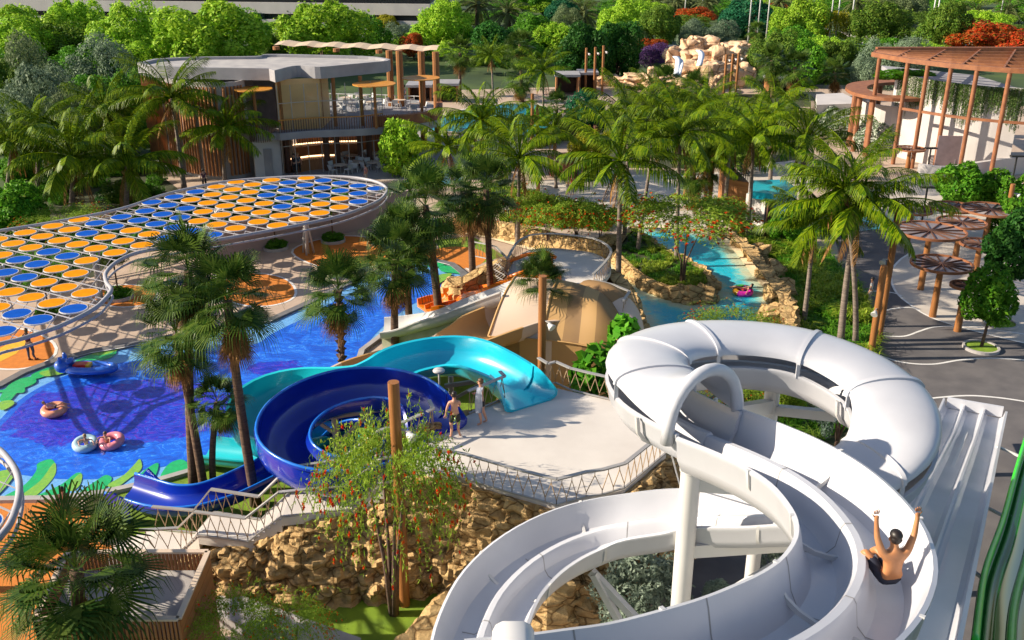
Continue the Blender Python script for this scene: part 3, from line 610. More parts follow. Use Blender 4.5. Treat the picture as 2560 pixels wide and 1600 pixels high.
for f in (.08, .4, .75):
    p = c0.lerp(c1, f); tb.tube([V((p.x, p.y, 0)), V((p.x, p.y, p.z-.8))], .15, 10)
tb.build('support_post', M['white_paint'], ra)
dr = (c1-c0).normalized(); sx_ = dr.cross(V((0, 0, 1))).normalized()
eb = MB(); eb.bar(e0 + V((0, 0, -.1)), e1 + V((0, 0, -.1)), .1, .45); eb.build('end_panel', M['white_plastic'], ra)
# ---- green slide
gs_m, t_, o_ = nt('shaded_green_acrylic'); b_ = N(t_, 'BsdfPrincipled', Roughness=.08); b_.inputs['Base Color'].default_value = (.004, .10, .012, 1); b_.inputs['Coat Weight'].default_value = .4; t_.links.new(b_.outputs[0], o_.inputs[0])  # very dark green: the trough's inner shadow is put into the base colour
gr = T('water_slide', 'glossy green slide trough just cut by the right edge of the frame', 'water slide', U(2600, 1400, 0))
gm = MB(); gp = rimsweep(gm, S3([(2640, 1060, 4.6), (2612, 1180, 5.3), (2585, 1320, 6.1), (2550, 1460, 7.), (2545, 1650, 8.2)]), uprof(1.3, .7), 6, .5); gm.build('trough', gs_m, gr, smooth=True)
lr = MB()
for s in (-1, 1): lr.tube([p + (gp[min(i+1, len(gp)-1)]-gp[max(i-1, 0)]).normalized().cross(V((0, 0, 1)))*s*.72 + V((0, 0, .02)) for i, p in enumerate(gp)], .07, 6)
lr.tube([p + V((0, 0, -.66)) for p in gp], .10, 6); lr.build('lit_edge', mat('lit_green', (.03, .62, .02), .25), gr, smooth=True)  # bright green tubes stand in for lit bands along rims and floor
gst = MB()
for (x0, y0, z0), (x1, y1, z1) in (((2490, 1115, 3.4), (2552, 1142, 3.4)), ((2450, 1260, 4.8), (2512, 1292, 4.8)), ((2408, 1410, 6.2), (2470, 1455, 6.2))): gst = MB(); gst.bar(U(x0, y0, z0), U(x1, y1, z1), .07, .07); gst.build('tie_bar', M['white_paint'], gr)
gst = MB()
for k in (2, 8, 14):
    if k < len(gp): gst.tube([V((gp[k].x, gp[k].y, 0)), gp[k] + V((0, 0, -.7))], .14, 10)
gst.build('support_post', M['white_paint'], gr)

# ---- dark blue spiral
bs = T('water_slide', 'dark blue open spiral slide coiling beside the stairs into the pool', 'water slide', U(860, 1080, 0))
bl = S3([(1062, 1000, 4.75), (1025, 975, 4.7), (980, 962, 4.65), (930, 958, 4.6), (855, 966, 4.5), (785, 990, 4.4), (730, 1030, 4.3), (708, 1075, 4.2), (722, 1115, 4.1), (775, 1148, 4.0), (845, 1162, 3.9), (915, 1155, 3.75), (975, 1132, 3.6), (1015, 1100, 3.4), (1020, 1065, 3.1), (985, 1038, 2.8), (920, 1025, 2.5), (850, 1035, 2.2), (785, 1068, 1.9), (735, 1115, 1.7), (690, 1155, 1.55), (620, 1192, 1.4), (550, 1222, 1.3), (480, 1240, 1.2), (410, 1240, 1.15), (350, 1224, 1.1), (300, 1208, 1.1)])
mb = MB()
def bprof(t):
    return uprof(1.7 if t < .6 else 1.35, 1.0 if t < .6 else .62)
pb = rimsweep(mb, bl, bprof, 8, .28, roll=lambda t: .28*min(1, t*8) if t < .55 else max(0, .28-(t-.55)*2.)); mb.build('trough', M['blue_slide'], bs, auto=40)
rm = MB()
for i in range(0, len(pb)):
    pass
for s in (-1, 1):
    ln = []
    for i, p in enumerate(pb):
        t = i/(len(pb)-1); d = (pb[min(i+1, len(pb)-1)]-pb[max(i-1, 0)]).normalized(); xx = d.cross(V((0, 0, 1))).normalized(); rr = .28*min(1, t*8) if t < .55 else max(0, .28-(t-.55)*2.)
        x2 = xx*math.cos(rr) + V((0, 0, 1))*math.sin(rr); w = (1.7 if t < .6 else 1.35)/2 + .06; ln.append(p + x2*s*w + V((0, 0, .02)))
    rm.tube(ln, .055, 6)
rm.build('rim', M['blue_rim'], bs, smooth=True)
def entry(parent, p, d, w, m, mname, h=.95, L=1.5):
    """slide entrance: trough walls sweeping down to a low lip on the deck"""
    d = V(d); d.z = 0; d.normalize(); path = [p - d*L*(k/10-.15) for k in range(11)]
    def pr(t):
        ww = w*(1.02+.22*t*t); hh = h*(1-.62*t**2.2); o = []
        for k in range(13):
            a = PI*k/12; o.append((-math.cos(a)*ww/2, .05 + hh*(1-min(1, 1.15*math.sin(a)**.55))))
        return o + [(x*1.08, y-.09) for x, y in o[::-1]]
    mb = MB(); mb.sweep(path, pr); return mb.build(mname, m, parent, auto=45)
pe_ = U(1118, 1062, 3.82); entry(bs, V((pb[0].x, pb[0].y, DECK+.02)), pb[1]-pb[0] + V((0, .02, 0)), 1.75, M['blue_slide'], 'entrance', .95, 1.15)
sp = MB(); A = U(836, 1032, 3.2); post(sp, A, 3.2, .14)
sp.bar(A + V((0, 0, -.15)), U(970, 1020, 3.3), .14, .16); sp.bar(A + V((0, 0, -1.3)), U(930, 1030, 3.1), .1, .12); sp.bar(A + V((0, 0, -.9)), U(790, 1052, 2.9), .1, .12); sp.build('support_frame', M['grey_steel'], bs)
# splash end cheeks
ck = MB(); q0, q1 = pb[-1], pb[-4]; dd = (q0-q1).normalized(); xx = dd.cross(V((0, 0, 1))).normalized()
for s in (-1, 1):
    ck = MB(); ck.add([q0 + xx*s*.75 + V((0, 0, .0)) - dd*1.2, q0 + xx*s*.85 + V((0, 0, .30)) - dd*.55, q0 + xx*s*.95 + V((0, 0, -.7)) + dd*.45, q0 + xx*s*.75 + V((0, 0, -.9)) - dd*1.2,
            q0 + xx*s*.82 - dd*1.2, q0 + xx*s*.92 + V((0, 0, .30)) - dd*.55, q0 + xx*s*1.02 + V((0, 0, -.7)) + dd*.45, q0 + xx*s*.82 + V((0, 0, -.9)) - dd*1.2],
           [(0, 1, 2, 3), (7, 6, 5, 4), (0, 4, 5, 1), (1, 5, 6, 2), (3, 2, 6, 7), (0, 3, 7, 4)]); ck.build('splash_cheek', M['blue_slide'], bs)

# ---- cyan slide
cs = T('water_slide', 'bright cyan open slide arching from the deck behind the blue spiral', 'water slide', U(1000, 1000, 0))
cl = S3([(1285, 930, 4.75), (1232, 903, 4.7), (1170, 880, 4.65), (1105, 877, 4.55), (1020, 894, 4.4), (950, 926, 4.2), (880, 948, 3.9), (810, 954, 3.6), (740, 956, 3.3), (680, 972, 3.05), (640, 1004, 2.8), (632, 1045, 2.6), (668, 1080, 2.4), (730, 1090, 2.2), (800, 1075, 2.0), (850, 1080, 1.8), (850, 1105, 1.6), (790, 1122, 1.4), (700, 1128, 1.2), (620, 1125, 1.05), (550, 1118, .95), (500, 1112, .9)])
mb = MB(); pcy = rimsweep(mb, cl, lambda t: uprof(1.75 if t < .65 else 1.4, .95 if t < .65 else .66), 8, .3, mi=lambda t: 0 if t < .33 else 1, roll=lambda t: .25*min(1, t*8) if t < .6 else max(0, .25-(t-.6)*2)); mb.build('trough', [M['cyan_slide'], M['teal_slide']], cs, auto=40)
entry(cs, V((pcy[0].x, pcy[0].y, DECK+.02)), pcy[1]-pcy[0] + V((0, .02, 0)), 1.8, M['cyan_slide'], 'entrance', .95, 1.35)
sp = MB(); post(sp, U(1128, 990, 2.4), 3.3, .11); sp.bar(U(1112, 965, 3.0), U(1215, 950, 3.3), .12, .16); sp.bar(U(1130, 1000, 2.2), U(1200, 960, 3.1), .09, .12); sp.build('support_frame', M['grey_steel'], cs)
lm = T('garden_lamp', 'small white mushroom lamp between the blue and cyan slides', 'lamp', U(1099, 1010, 2.6)); q = U(1099, 990, 3.3)
MB().tube([V((q.x, q.y, 0)), V((q.x, q.y, 4.35))], .035, 8).build('pole', M['white_paint'], lm); MB().lathe([(.0, 4.46), (.20, 4.44), (.24, 4.39), (.22, 4.34), (0, 4.33)], 16, (q.x, q.y, 0)).build('lamp_head', M['white_paint'], lm, smooth=True)

# ---- tan raft slide with the tall striped wall
ts = T('raft_slide', 'large tan and cream raft slide with a tall curved striped wall', 'water slide', U(1350, 900, 0))
base = S3([(1215, 960, 0), (1290, 985, 0), (1370, 1000, 0), (1450, 1005, 0), (1530, 1000, 0), (1600, 985, 0)])
seam = S3([(1222, 838, 2.7), (1290, 842, 2.7), (1362, 847, 2.7), (1430, 855, 2.7), (1492, 868, 2.6), (1540, 880, 2.4)])
top = S3([(1275, 712, 4.4), (1325, 716, 4.5), (1392, 721, 4.5), (1445, 732, 4.4), (1500, 755, 4.2), (1548, 800, 3.5)])
mid = [(p+q)/2 + V((0, -.22, .28)) for p, q in zip(seam, top)]
lev = [spl(l, 8) for l in (base, seam, mid, top)]
back = [p + V((.4, 1.9, -.5)) for p in lev[3]]; back2 = [V((p.x+.8, p.y+2.6, .2)) for p in lev[3]]
rows = []
for i in range(len(lev[0])):
    b, s, m_, t_ = (l[i] for l in lev); b = V((s.x, s.y-.05, 0)); col = spl([s, m_, t_, back[i], back2[i]], 5)
    rows.append([b, V((s.x, s.y-.05, 2.5)), s + V((0, -.12, .0))] + col)
mb = MB(); m_ = len(rows[0]); vs = [p for r in rows for p in r]; fs = []; ms = []
stripe = [1, 1, 1, 1, 1, 1, 1, 1, 1, 1, 1, 1, 1, 1, 1, 0, 0, 0, 0, 0, 0, 2, 2, 2, 2, 2, 0, 0, 0, 0, 0, 2, 2, 2, 2, 2, 2, 2, 2, 2]
for i in range(len(rows)-1):
    for k in range(m_-1):
        fs.append((i*m_+k, (i+1)*m_+k, (i+1)*m_+k+1, i*m_+k+1))
        s_ = stripe[i]; ms.append(s_ if k > 1 else ([0, 2, 0, 1, 0][(i*2//9) % 5]))
mb.add(vs, fs, ms); mb.build('striped_wall', [M['tan_slide'], M['cream_slide'], M['brown_slide']], ts, auto=40)
rb = MB()
for i in (0, 15, len(rows)-1): rb.tube(rows[i][2:-3], .06, 8)
rb.tube([r[2] + V((0, -.02, 0)) for r in rows], .035, 6); rb.build('wall_rib', M['tan_slide'], ts, smooth=True)
ch = MB(); tpath = S3([(1390, 768, 3.5), (1310, 776, 3.5), (1235, 800, 3.4), (1160, 830, 3.1), (1080, 862, 2.5), (1010, 884, 1.9), (950, 905, 1.4), (900, 925, 1.1), (865, 945, 1.0)])
rimsweep(ch, tpath, lambda t: uprof(3.1-.5*t, 1.25-.45*t), 8, .35, mi=lambda t: 1 if t < .22 or .58 < t < .66 or t > .93 else 0); ch.build('chute', [M['tan_slide'], M['cream_slide']], ts, auto=40)
tn = MB(); tn.tube(spl(S3([(1470, 745, 3.2), (1512, 756, 3.4), (1550, 792, 3.0), (1562, 840, 2.5), (1552, 900, 1.9)]), 6), [.92]*25, 18, caps=False)
n_ = len(tn.f); tn.m = [0 if i < n_*.42 else (1 if i < n_*.8 else 0) for i in range(n_)]
tn.build('tunnel', [M['brown_slide'], M['cream_slide']], ts, auto=50)

# ---- white family slide and orange multi-lane slide
fs_ = T('water_slide', 'short straight white slide beside the tan one, running into the pool', 'water slide', U(1130, 780, 0))
mb = MB(); rimsweep(mb, S3([(1272, 712, 4.4), (1235, 726, 4.0), (1165, 753, 3.2), (1095, 779, 2.4), (1038, 798, 1.7), (990, 808, 1.35), (955, 812, 1.25)]), lambda t: uprof(1.9, .85-.3*t, wall=.07), 6, .4); mb.build('trough', M['white_paint'], fs_, auto=40)
mb = MB()
for a, b in (((1262, 734, 3.6), (960, 830, .6)),):
    p, q = U(*a), U(*b); mb.add([p + V((0, -.9, 0)), q + V((0, -.9, 0)), V((q.x, q.y-.9, 0)), V((p.x, p.y-.9, 0)), p + V((0, -.8, 0)), q + V((0, -.8, 0)), V((q.x, q.y-.8, 0)), V((p.x, p.y-.8, 0))], [(0, 1, 2, 3), (7, 6, 5, 4), (0, 4, 5, 1)])
mb.build('side_wall', mat('shaded_render', (.42, .42, .33), .8, (.30, .32, .20), 1.2), fs_)  # grey-green tone is shadow painted into the wall colour
os_ = T('water_slide', 'orange three-lane slide dropping from the far platform to the pool', 'water slide', U(1230, 720, 0))
def oprof(w=2.5):
    o = [(-w/2-.08, .0), (-w/2, 0)]
    for k in range(3):
        a = -w/2+w*k/3; b = a+w/3; o += [(a+.08, -.3), (a+.2, -.38), (b-.2, -.38), (b-.08, -.3)]
        if k < 2: o += [(b-.03, -.1), (b+.03, -.1)]
    return o + [(w/2, 0), (w/2+.08, 0), (w/2+.08, -.5), (-w/2-.08, -.5)]
mb = MB(); po = rimsweep(mb, S3([(1392, 664, 3.75), (1335, 668, 3.7), (1290, 682, 3.3), (1230, 709, 2.4), (1180, 727, 1.6), (1152, 734, 1.35), (1120, 742, 1.3), (1092, 754, .9), (1070, 764, .75)]), oprof(), 7, .35); mb.build('trough', M['orange_slide'], os_, auto=40)
mb = MB(); q = po[0]; d_ = (po[1]-q).normalized()
for sd in (-1, 1): mb = MB(); mb.tube([q + V((0, sd*1.28, .0)), q + d_*.5 + V((0, sd*1.3, .32)), q + d_*1.6 + V((0, sd*1.3, .25)), q + d_*2.6 + V((0, sd*1.28, -.1))], .11, 8); mb.build('entry_side', M['orange_slide'], os_, smooth=True)
# ---- climbing net
rn = MB(); a, b, c, d = S3([(1250, 648, 3.0), (1290, 668, 3.1), (1210, 702, .9), (1165, 670, .9)])
for k in range(9):
    f = k/8; sag = lambda t: V((0, 0, -.5*math.sin(PI*t)))
    rn.tube([a.lerp(b, f).lerp(d.lerp(c, f), t/8) + sag(t/8) for t in range(9)], .02, 4); rn.tube([a.lerp(d, f).lerp(b.lerp(c, f), t/8) + sag(f) for t in range(9)], .02, 4)
tag(rn.build('climbing_net', M['concrete']), 'sagging grey rope climbing net left of the orange slide', 'climbing net')
# ============================================================= PLANTS
def np_mesh(name, quads, mats, mi=None):
    """quads: (n,k,3) array of separate faces"""
    n, k, _ = quads.shape; me = bpy.data.meshes.new(name)
    me.vertices.add(n*k); me.vertices.foreach_set('co', quads.astype(np.float32).ravel())
    me.loops.add(n*k); me.loops.foreach_set('vertex_index', np.arange(n*k, dtype=np.int32))
    me.polygons.add(n); me.polygons.foreach_set('loop_start', np.arange(0, n*k, k, dtype=np.int32))
    for m in mats: me.materials.append(m)
    if mi is not None: me.polygons.foreach_set('material_index', np.asarray(mi, dtype=np.int32))
    me.update(); me.validate(); return me
def unit(a): return a/np.maximum(1e-9, np.linalg.norm(a, axis=-1, keepdims=True))
def crown_mesh(name, seed, n=7000, nb=30, leaf=.075, flat=.85, rb=(.26, .44), spread=.66, low=-.5, asp=.5, droop=0.):
    rs = np.random.RandomState(seed); c = unit(rs.normal(size=(nb, 3))); c[:, 2] = np.where(c[:, 2] < low, -c[:, 2], c[:, 2])
    c *= (spread*(.55 + .5*rs.rand(nb)))[:, None]; c[:, 2] *= flat; r = rb[0] + (rb[1]-rb[0])*rs.rand(nb)
    pts = []; nr = []
    N_ = n*3; k = rs.randint(0, nb, N_); u = unit(rs.normal(size=(N_, 3))); p = c[k] + u*(r[k]*(.82 + .26*rs.rand(N_)))[:, None]
    d = np.linalg.norm(p[:, None, :]-c[None], axis=2)/r[None]; inside = (d < .78).sum(1) > 0
    p, u = p[~inside][:n], u[~inside][:n]; m = len(p)
    # a thinner fill inside so gaps show depth rather than daylight
    nrm = unit(u + rs.normal(size=(m, 3))*.55); a = unit(np.cross(nrm, rs.normal(size=(m, 3)))); a[:, 2] -= droop; a = unit(a); b = np.cross(nrm, a)
    s = leaf*(.6 + .8*rs.rand(m))[:, None]
    k_ = rs.rand(m) < .09; p[k_] *= (1 + .10*rs.rand(k_.sum()))[:, None]
    p = p*np.array([1/np.percentile(np.hypot(p[:, 0], p[:, 1]), 98.5)]*2 + [1/np.percentile(p[:, 2], 99.3)])
    q = np.stack([p - a*s, p + b*s*asp - a*s*.1, p + a*s, p - b*s*asp - a*s*.1], 1)
    return np_mesh(name, q, [M['green']])
def weep_mesh(name, seed, ns=260, per=26, leaf=.085, flowers=150, mats=('brush', 'red_flower'), drop=1.0, wid=.13, fl=.034):
    rs = np.random.RandomState(seed); Q = []; mi = []
    for i in range(ns):
        az = rs.rand()*2*PI; rr = .15 + .75*math.sqrt(rs.rand()); z0 = .55 + .45*rs.rand() - rr*.45; o = np.array([math.cos(az)*rr*.45, math.sin(az)*rr*.45, z0*.6])
        d = np.array([math.cos(az)*.8, math.sin(az)*.8, .75]); pos = o.copy(); st = .042 + .02*rs.rand(); pts = []
        for j in range(per):
            pos = pos + unit(d)*st; d = d + np.array([0, 0, -.095*drop]) + rs.normal(size=3)*.07; pts.append((pos.copy(), unit(d)))
        for p, t in pts[3:]:
            for _ in range(2):
                v = unit(t*.7 + rs.normal(size=3)*.7); w = unit(np.cross(v, rs.normal(size=3))); L = leaf*(.6+.7*rs.rand())
                Q.append([p, p+v*L*.5+w*L*wid, p+v*L, p+v*L*.5-w*L*wid]); mi.append(0)
        if rs.rand() < flowers/ns:
            p, t = pts[-1 - rs.randint(0, 9)]
            for _ in range(7):
                v = unit(rs.normal(size=3)+t*1.2); w = unit(np.cross(v, rs.normal(size=3))); L = fl
                Q.append([p-v*L, p+w*L*.45, p+v*L, p-w*L*.45]); mi.append(1)
    return np_mesh(name, np.array(Q), [M[m] for m in mats], mi)
def frond_crown(name, seed, n=22, L=4.9, nl=52, lmax=1.08, el=(80, -8), curve=62, width=.062, material='coco', hang=1.15):
    rs = np.random.RandomState(seed); Q = []
    for i in range(n):
        az = i*2.39996 + rs.rand()*.35; f = (i+.5)/n; e = R(el[0] + (el[1]-el[0])*f**.9 + rs.normal()*6); LL = L*(.82 + .25*rs.rand())*(1-.12*f)
        cv = R(curve*(.75 + .5*rs.rand()))*(1.1-.4*f); tw = rs.normal()*.25
        pos = np.zeros(3); h = np.array([math.cos(az), math.sin(az), 0]); side = np.array([-math.sin(az), math.cos(az), 0]); S = 16; pts = []
        for j in range(S+1):
            a = e - cv*(j/S)**1.35; d = h*math.cos(a) + np.array([0, 0, math.sin(a)]) + side*tw*(j/S)*.5; d = d/np.linalg.norm(d); pts.append((pos.copy(), d)); pos = pos + d*LL/S
        for j in range(S):
            (p, d), (q, d2) = pts[j], pts[j+1]; w = .05*(1-j/S)+.012
            up = unit(np.cross(side, d)); Q.append([p-side*w, p+side*w, q+side*w*.9, q-side*w*.9]); Q.append([p+up*w, p-up*w, q-up*w*.9, q+up*w*.9])
        for j in range(nl):
            t = .14 + .86*(j+.5)/nl; x = t*S; k = min(S-1, int(x)); p = pts[k][0] + (pts[k+1][0]-pts[k][0])*(x-k); d = pts[k][1]
            ll = lmax*(math.sin(PI*min(1, (t-.05)*.93))**.6)*(.9 + .2*rs.rand())*(1 if t < .9 else .7)
            up = unit(np.cross(side, d))
            for s in (-1, 1):
                v = unit(side*s*.85 + d*(.45 + .5*t) + up*(.25) + rs.normal(size=3)*.06); g = np.array([0, 0, -1.])
                m = p + v*ll*.5 + g*ll*.10*hang; e_ = m + unit(v + g*hang*(.8+.5*rs.rand()))*ll*.5
                wv = unit(np.cross(v, g*.6+up*.4))*width*(.7+.5*rs.rand())*.5; Q.append([p-wv*.6, p+wv*.6, m+wv, m-wv]); Q.append([m-wv, m+wv, e_+wv*.12, e_-wv*.12])
    return np_mesh(name, np.array(Q), [M[material]])
def fan_crown(name, seed, n=32, pet=.95, bl=1.0, seg=26, el=(80, -40), skirt=20, sk=1.0):
    rs = np.random.RandomState(seed); Q = []; mi = []
    def fan(o, az, e, pet, bl, m, spread=118, tipd=.55):
        h = np.array([math.cos(az), math.sin(az), 0]); d = h*math.cos(e) + np.array([0, 0, math.sin(e)]); s = unit(np.cross(d, np.array([0, 0, 1.])) + rs.normal(size=3)*.15); up = np.cross(s, d)
        mid = o + d*pet*.55 ; c = o + d*pet - np.array([0, 0, .08*pet*math.cos(e)]); w = s*.018
        Q.append([o-w, o+w, c+w, c-w]); mi.append(m)
        d = unit(d - np.array([0, 0, .25*abs(math.cos(e))])); up = np.cross(s, d)
        for k in range(seg):
            a = R(spread)*(2*(k+.5)/seg-1); da = R(spread)/seg*.95
            def pt(an, r, z): return c + (d*math.cos(an) + s*math.sin(an))*r + up*z
            r = bl*(.74 + .26*math.cos(a*.75))*(.92+.16*rs.rand()); ri = r*.40
            tip = pt(a, r*.93, .06*r) - np.array([0, 0, r*tipd*(.35 + .8*rs.rand())]); fold = .05*r
            Q.append([c, pt(a-da, ri, -.03*r), pt(a, ri, fold), pt(a+da, ri, -.03*r)]); mi.append(m)
            mm = pt(a, r*.8, .03*r) - np.array([0, 0, r*.10]); wv = (-d*math.sin(a) + s*math.cos(a))*da*ri*.75
            Q.append([pt(a-da, ri, -.03*r), pt(a+da, ri, -.03*r), mm+wv*.7, mm-wv*.7]); mi.append(m); Q.append([mm-wv*.7, mm+wv*.7, tip+wv*.1, tip-wv*.1]); mi.append(m)
    for i in range(n):
        f = (i+.5)/n; e = R(el[0] + (el[1]-el[0])*f + rs.normal()*9); fan(np.array([0, 0, .1-.35*f]), i*2.39996+rs.normal()*.2, e, pet*(.75+.45*rs.rand()), bl*(.85+.25*rs.rand()), 0)
    for i in range(skirt):
        fan(np.array([0, 0, -.42-.65*rs.rand()*sk]), i*2.39996+rs.normal()*.3, R(-62-22*rs.rand()), .45*sk, bl*.85*sk, 1, 70, .35)
    return np_mesh(name, np.array(Q), [M['fan'], M['skirt']], mi)
CROWN = {'round': [crown_mesh('crown_round', s, 14000, 38, .048, .9, (.16, .42), .8) for s in (1, 2, 3)], 'cloud': [crown_mesh('crown_cloud', s, 17000, 44, .038, .85, (.13, .38), .92, -.3) for s in (11, 12, 13)],
         'ball': [crown_mesh('crown_ball', s, 6000, 60, .075, 1., (.24, .32), .7, -1.) for s in (21, 22)], 'bigleaf': [crown_mesh('crown_bigleaf', 61, 420, 14, .26, .9, (.3, .45), .6, -.6, .6)], 'fine': [crown_mesh('crown_fine', s, 15000, 40, .034, .9, (.22, .36), .72, -.5, .4) for s in (31, 32)],
         'spike': [crown_mesh('crown_spike', s, 9000, 60, .05, 1., (.13, .24), .8, -.4, .4) for s in (41, 42)], 'hedge': [crown_mesh('crown_hedge', s, 6500, 50, .085, .9, (.22, .34), .72, -1., .45) for s in (51, 52)]}
WEEP = [weep_mesh('bottlebrush_crown', s, 250, 27, .066, 300, drop=.85) for s in (1, 2)]; WILLOW = [weep_mesh('weeping_crown', 5, 220, 26, .09, 0, ('yellow', 'yellow'), 1.35, .2)]
COCO = [frond_crown('coconut_crown', s) for s in (1, 2, 3, 4)]; WEEP2 = [weep_mesh('bottlebrush_crown', s, 260, 22, .10, 260, fl=.05) for s in (3, 4)]; DATE = [frond_crown('date_crown', s, 40, 3.6, 34, .5, (82, -40), 75, .06, 'date', .3) for s in (7, 8)]
FAN = [fan_crown('fan_crown', s) for s in (1, 2, 3)]; FAN0 = fan_crown('fan_low', 9, 26, skirt=0, el=(82, 5))
DRY = []
for s in (1, 2):
    DRY.append(frond_crown('dry_fronds', 90+s, 4, 3.2, 20, .5, (-48, -75), 30, .05, 'skirt', 1.))
nutm = mat('coconut', (.30, .26, .05), .5, (.22, .15, .04), 4.)
nb = MB()
for k in range(9): nb.ell((.28*math.cos(k*2.4), .28*math.sin(k*2.4), -.25-.16*(k % 3)), (.11, .11, .14), 7)
nut_o = nb.build('coconuts', nutm, smooth=True); NUT = nut_o.data; bpy.data.objects.remove(nut_o)
cnt = [0]
def trunk_obj(root, top, r0, r1, m, curve=.0, boots=False, name='trunk'):
    base = root.location; n = 10; pts = []; rr = []; d = top-base
    bow = V((d.y, -d.x, 0)); bow = bow.normalized()*curve if bow.length > .01 else V((curve, 0, 0))
    for k in range(n+1):
        t = k/n; pts.append(base + V((d.x*t**1.25, d.y*t**1.25, d.z*t)) + bow*math.sin(PI*t)); rr.append((r0 + (r1-r0)*min(1, t*1.4))*(1 + .25*max(0, .08-t)/.08))
    mb = MB()
    if boots:
        mb.tube(pts, [r*.8 for r in rr], 9); H = d.z
        for k in range(int(H*11)):
            t = (k+.5)/int(H*11); i = min(n-1, int(t*n)); p = pts[i].lerp(pts[i+1], t*n-i); a = k*2.4; o_ = V((math.cos(a), math.sin(a), 0)); s_ = V((-o_.y, o_.x, 0))*.11
            mb.add([p+o_*r0*.6-s_, p+o_*r0*.6+s_, p+o_*r0*1.45+s_*.5+V((0, 0, .16)), p+o_*r0*1.45-s_*.5+V((0, 0, .16)), p+o_*r0*.7+V((0, 0, .22))], [(0, 1, 2, 3), (3, 2, 4), (0, 3, 4), (1, 4, 2)])
    else: mb.tube(pts, rr, 10)
    return mb.build(name, m, root, smooth=not boots)
def palm(kind, cpx, bpx, label, width=None, zb=0., group=None, curve=None):
    cnt[0] += 1; i = cnt[0]; base = U(bpx[0], bpx[1], zb); top = UY(cpx[0], cpx[1], base.y)
    nm = {'coco': 'coconut_palm', 'fan': 'fan_palm', 'date': 'date_palm'}[kind]
    r = T(nm, label, 'palm tree', base, group or {'coco': 'coconut palms', 'fan': 'fan palms', 'date': 'date palms at the back'}[kind])
    me_ = {'coco': COCO, 'fan': FAN, 'date': DATE}[kind]; me_ = me_[i % len(me_)]
    if me_.name not in RAD: vv = np.array([v.co[:] for v in me_.vertices]); RAD[me_.name] = np.percentile(np.hypot(vv[:, 0], vv[:, 1]), 97)
    me_ = me_ if 'trunkless' not in label else FAN0
    if me_.name not in RAD: vv = np.array([v.co[:] for v in me_.vertices]); RAD[me_.name] = np.percentile(np.hypot(vv[:, 0], vv[:, 1]), 97)
    s = (width*MPP(top)/2/RAD[me_.name]) if width else 1.
    tm = {'coco': M['trunk_grey'], 'fan': M['trunk_brown'], 'date': M['trunk_brown']}[kind]
    tr = {'coco': (.19, .13), 'fan': (.17, .14), 'date': (.28, .26)}[kind]
    trunk_obj(r, top + V((0, 0, -.1)), tr[0]*max(.8, s), tr[1]*max(.8, s), tm, curve if curve is not None else .25*math.sin(i*1.7), boots=(kind == 'fan' and bpx in BOOTS))
    c = mesh_obj('crown', me_, r, top-base); c.rotation_euler = (R(5)*math.sin(i*2.1), R(5)*math.cos(i*1.3), i*1.9); c.scale = (s, s, s)
    if kind == 'coco':
        c = mesh_obj('dry_fronds', DRY[i % 2], r, top-base+V((0, 0, -.15))); c.rotation_euler = (0, 0, i*2.3); c.scale = (s, s, s)
        if i % 2: c = mesh_obj('coconuts', NUT, r, top-base+V((0, 0, -.1))); c.scale = (s, s, s)
    return r
BOOTS = {(855, 938)}; RAD = {}
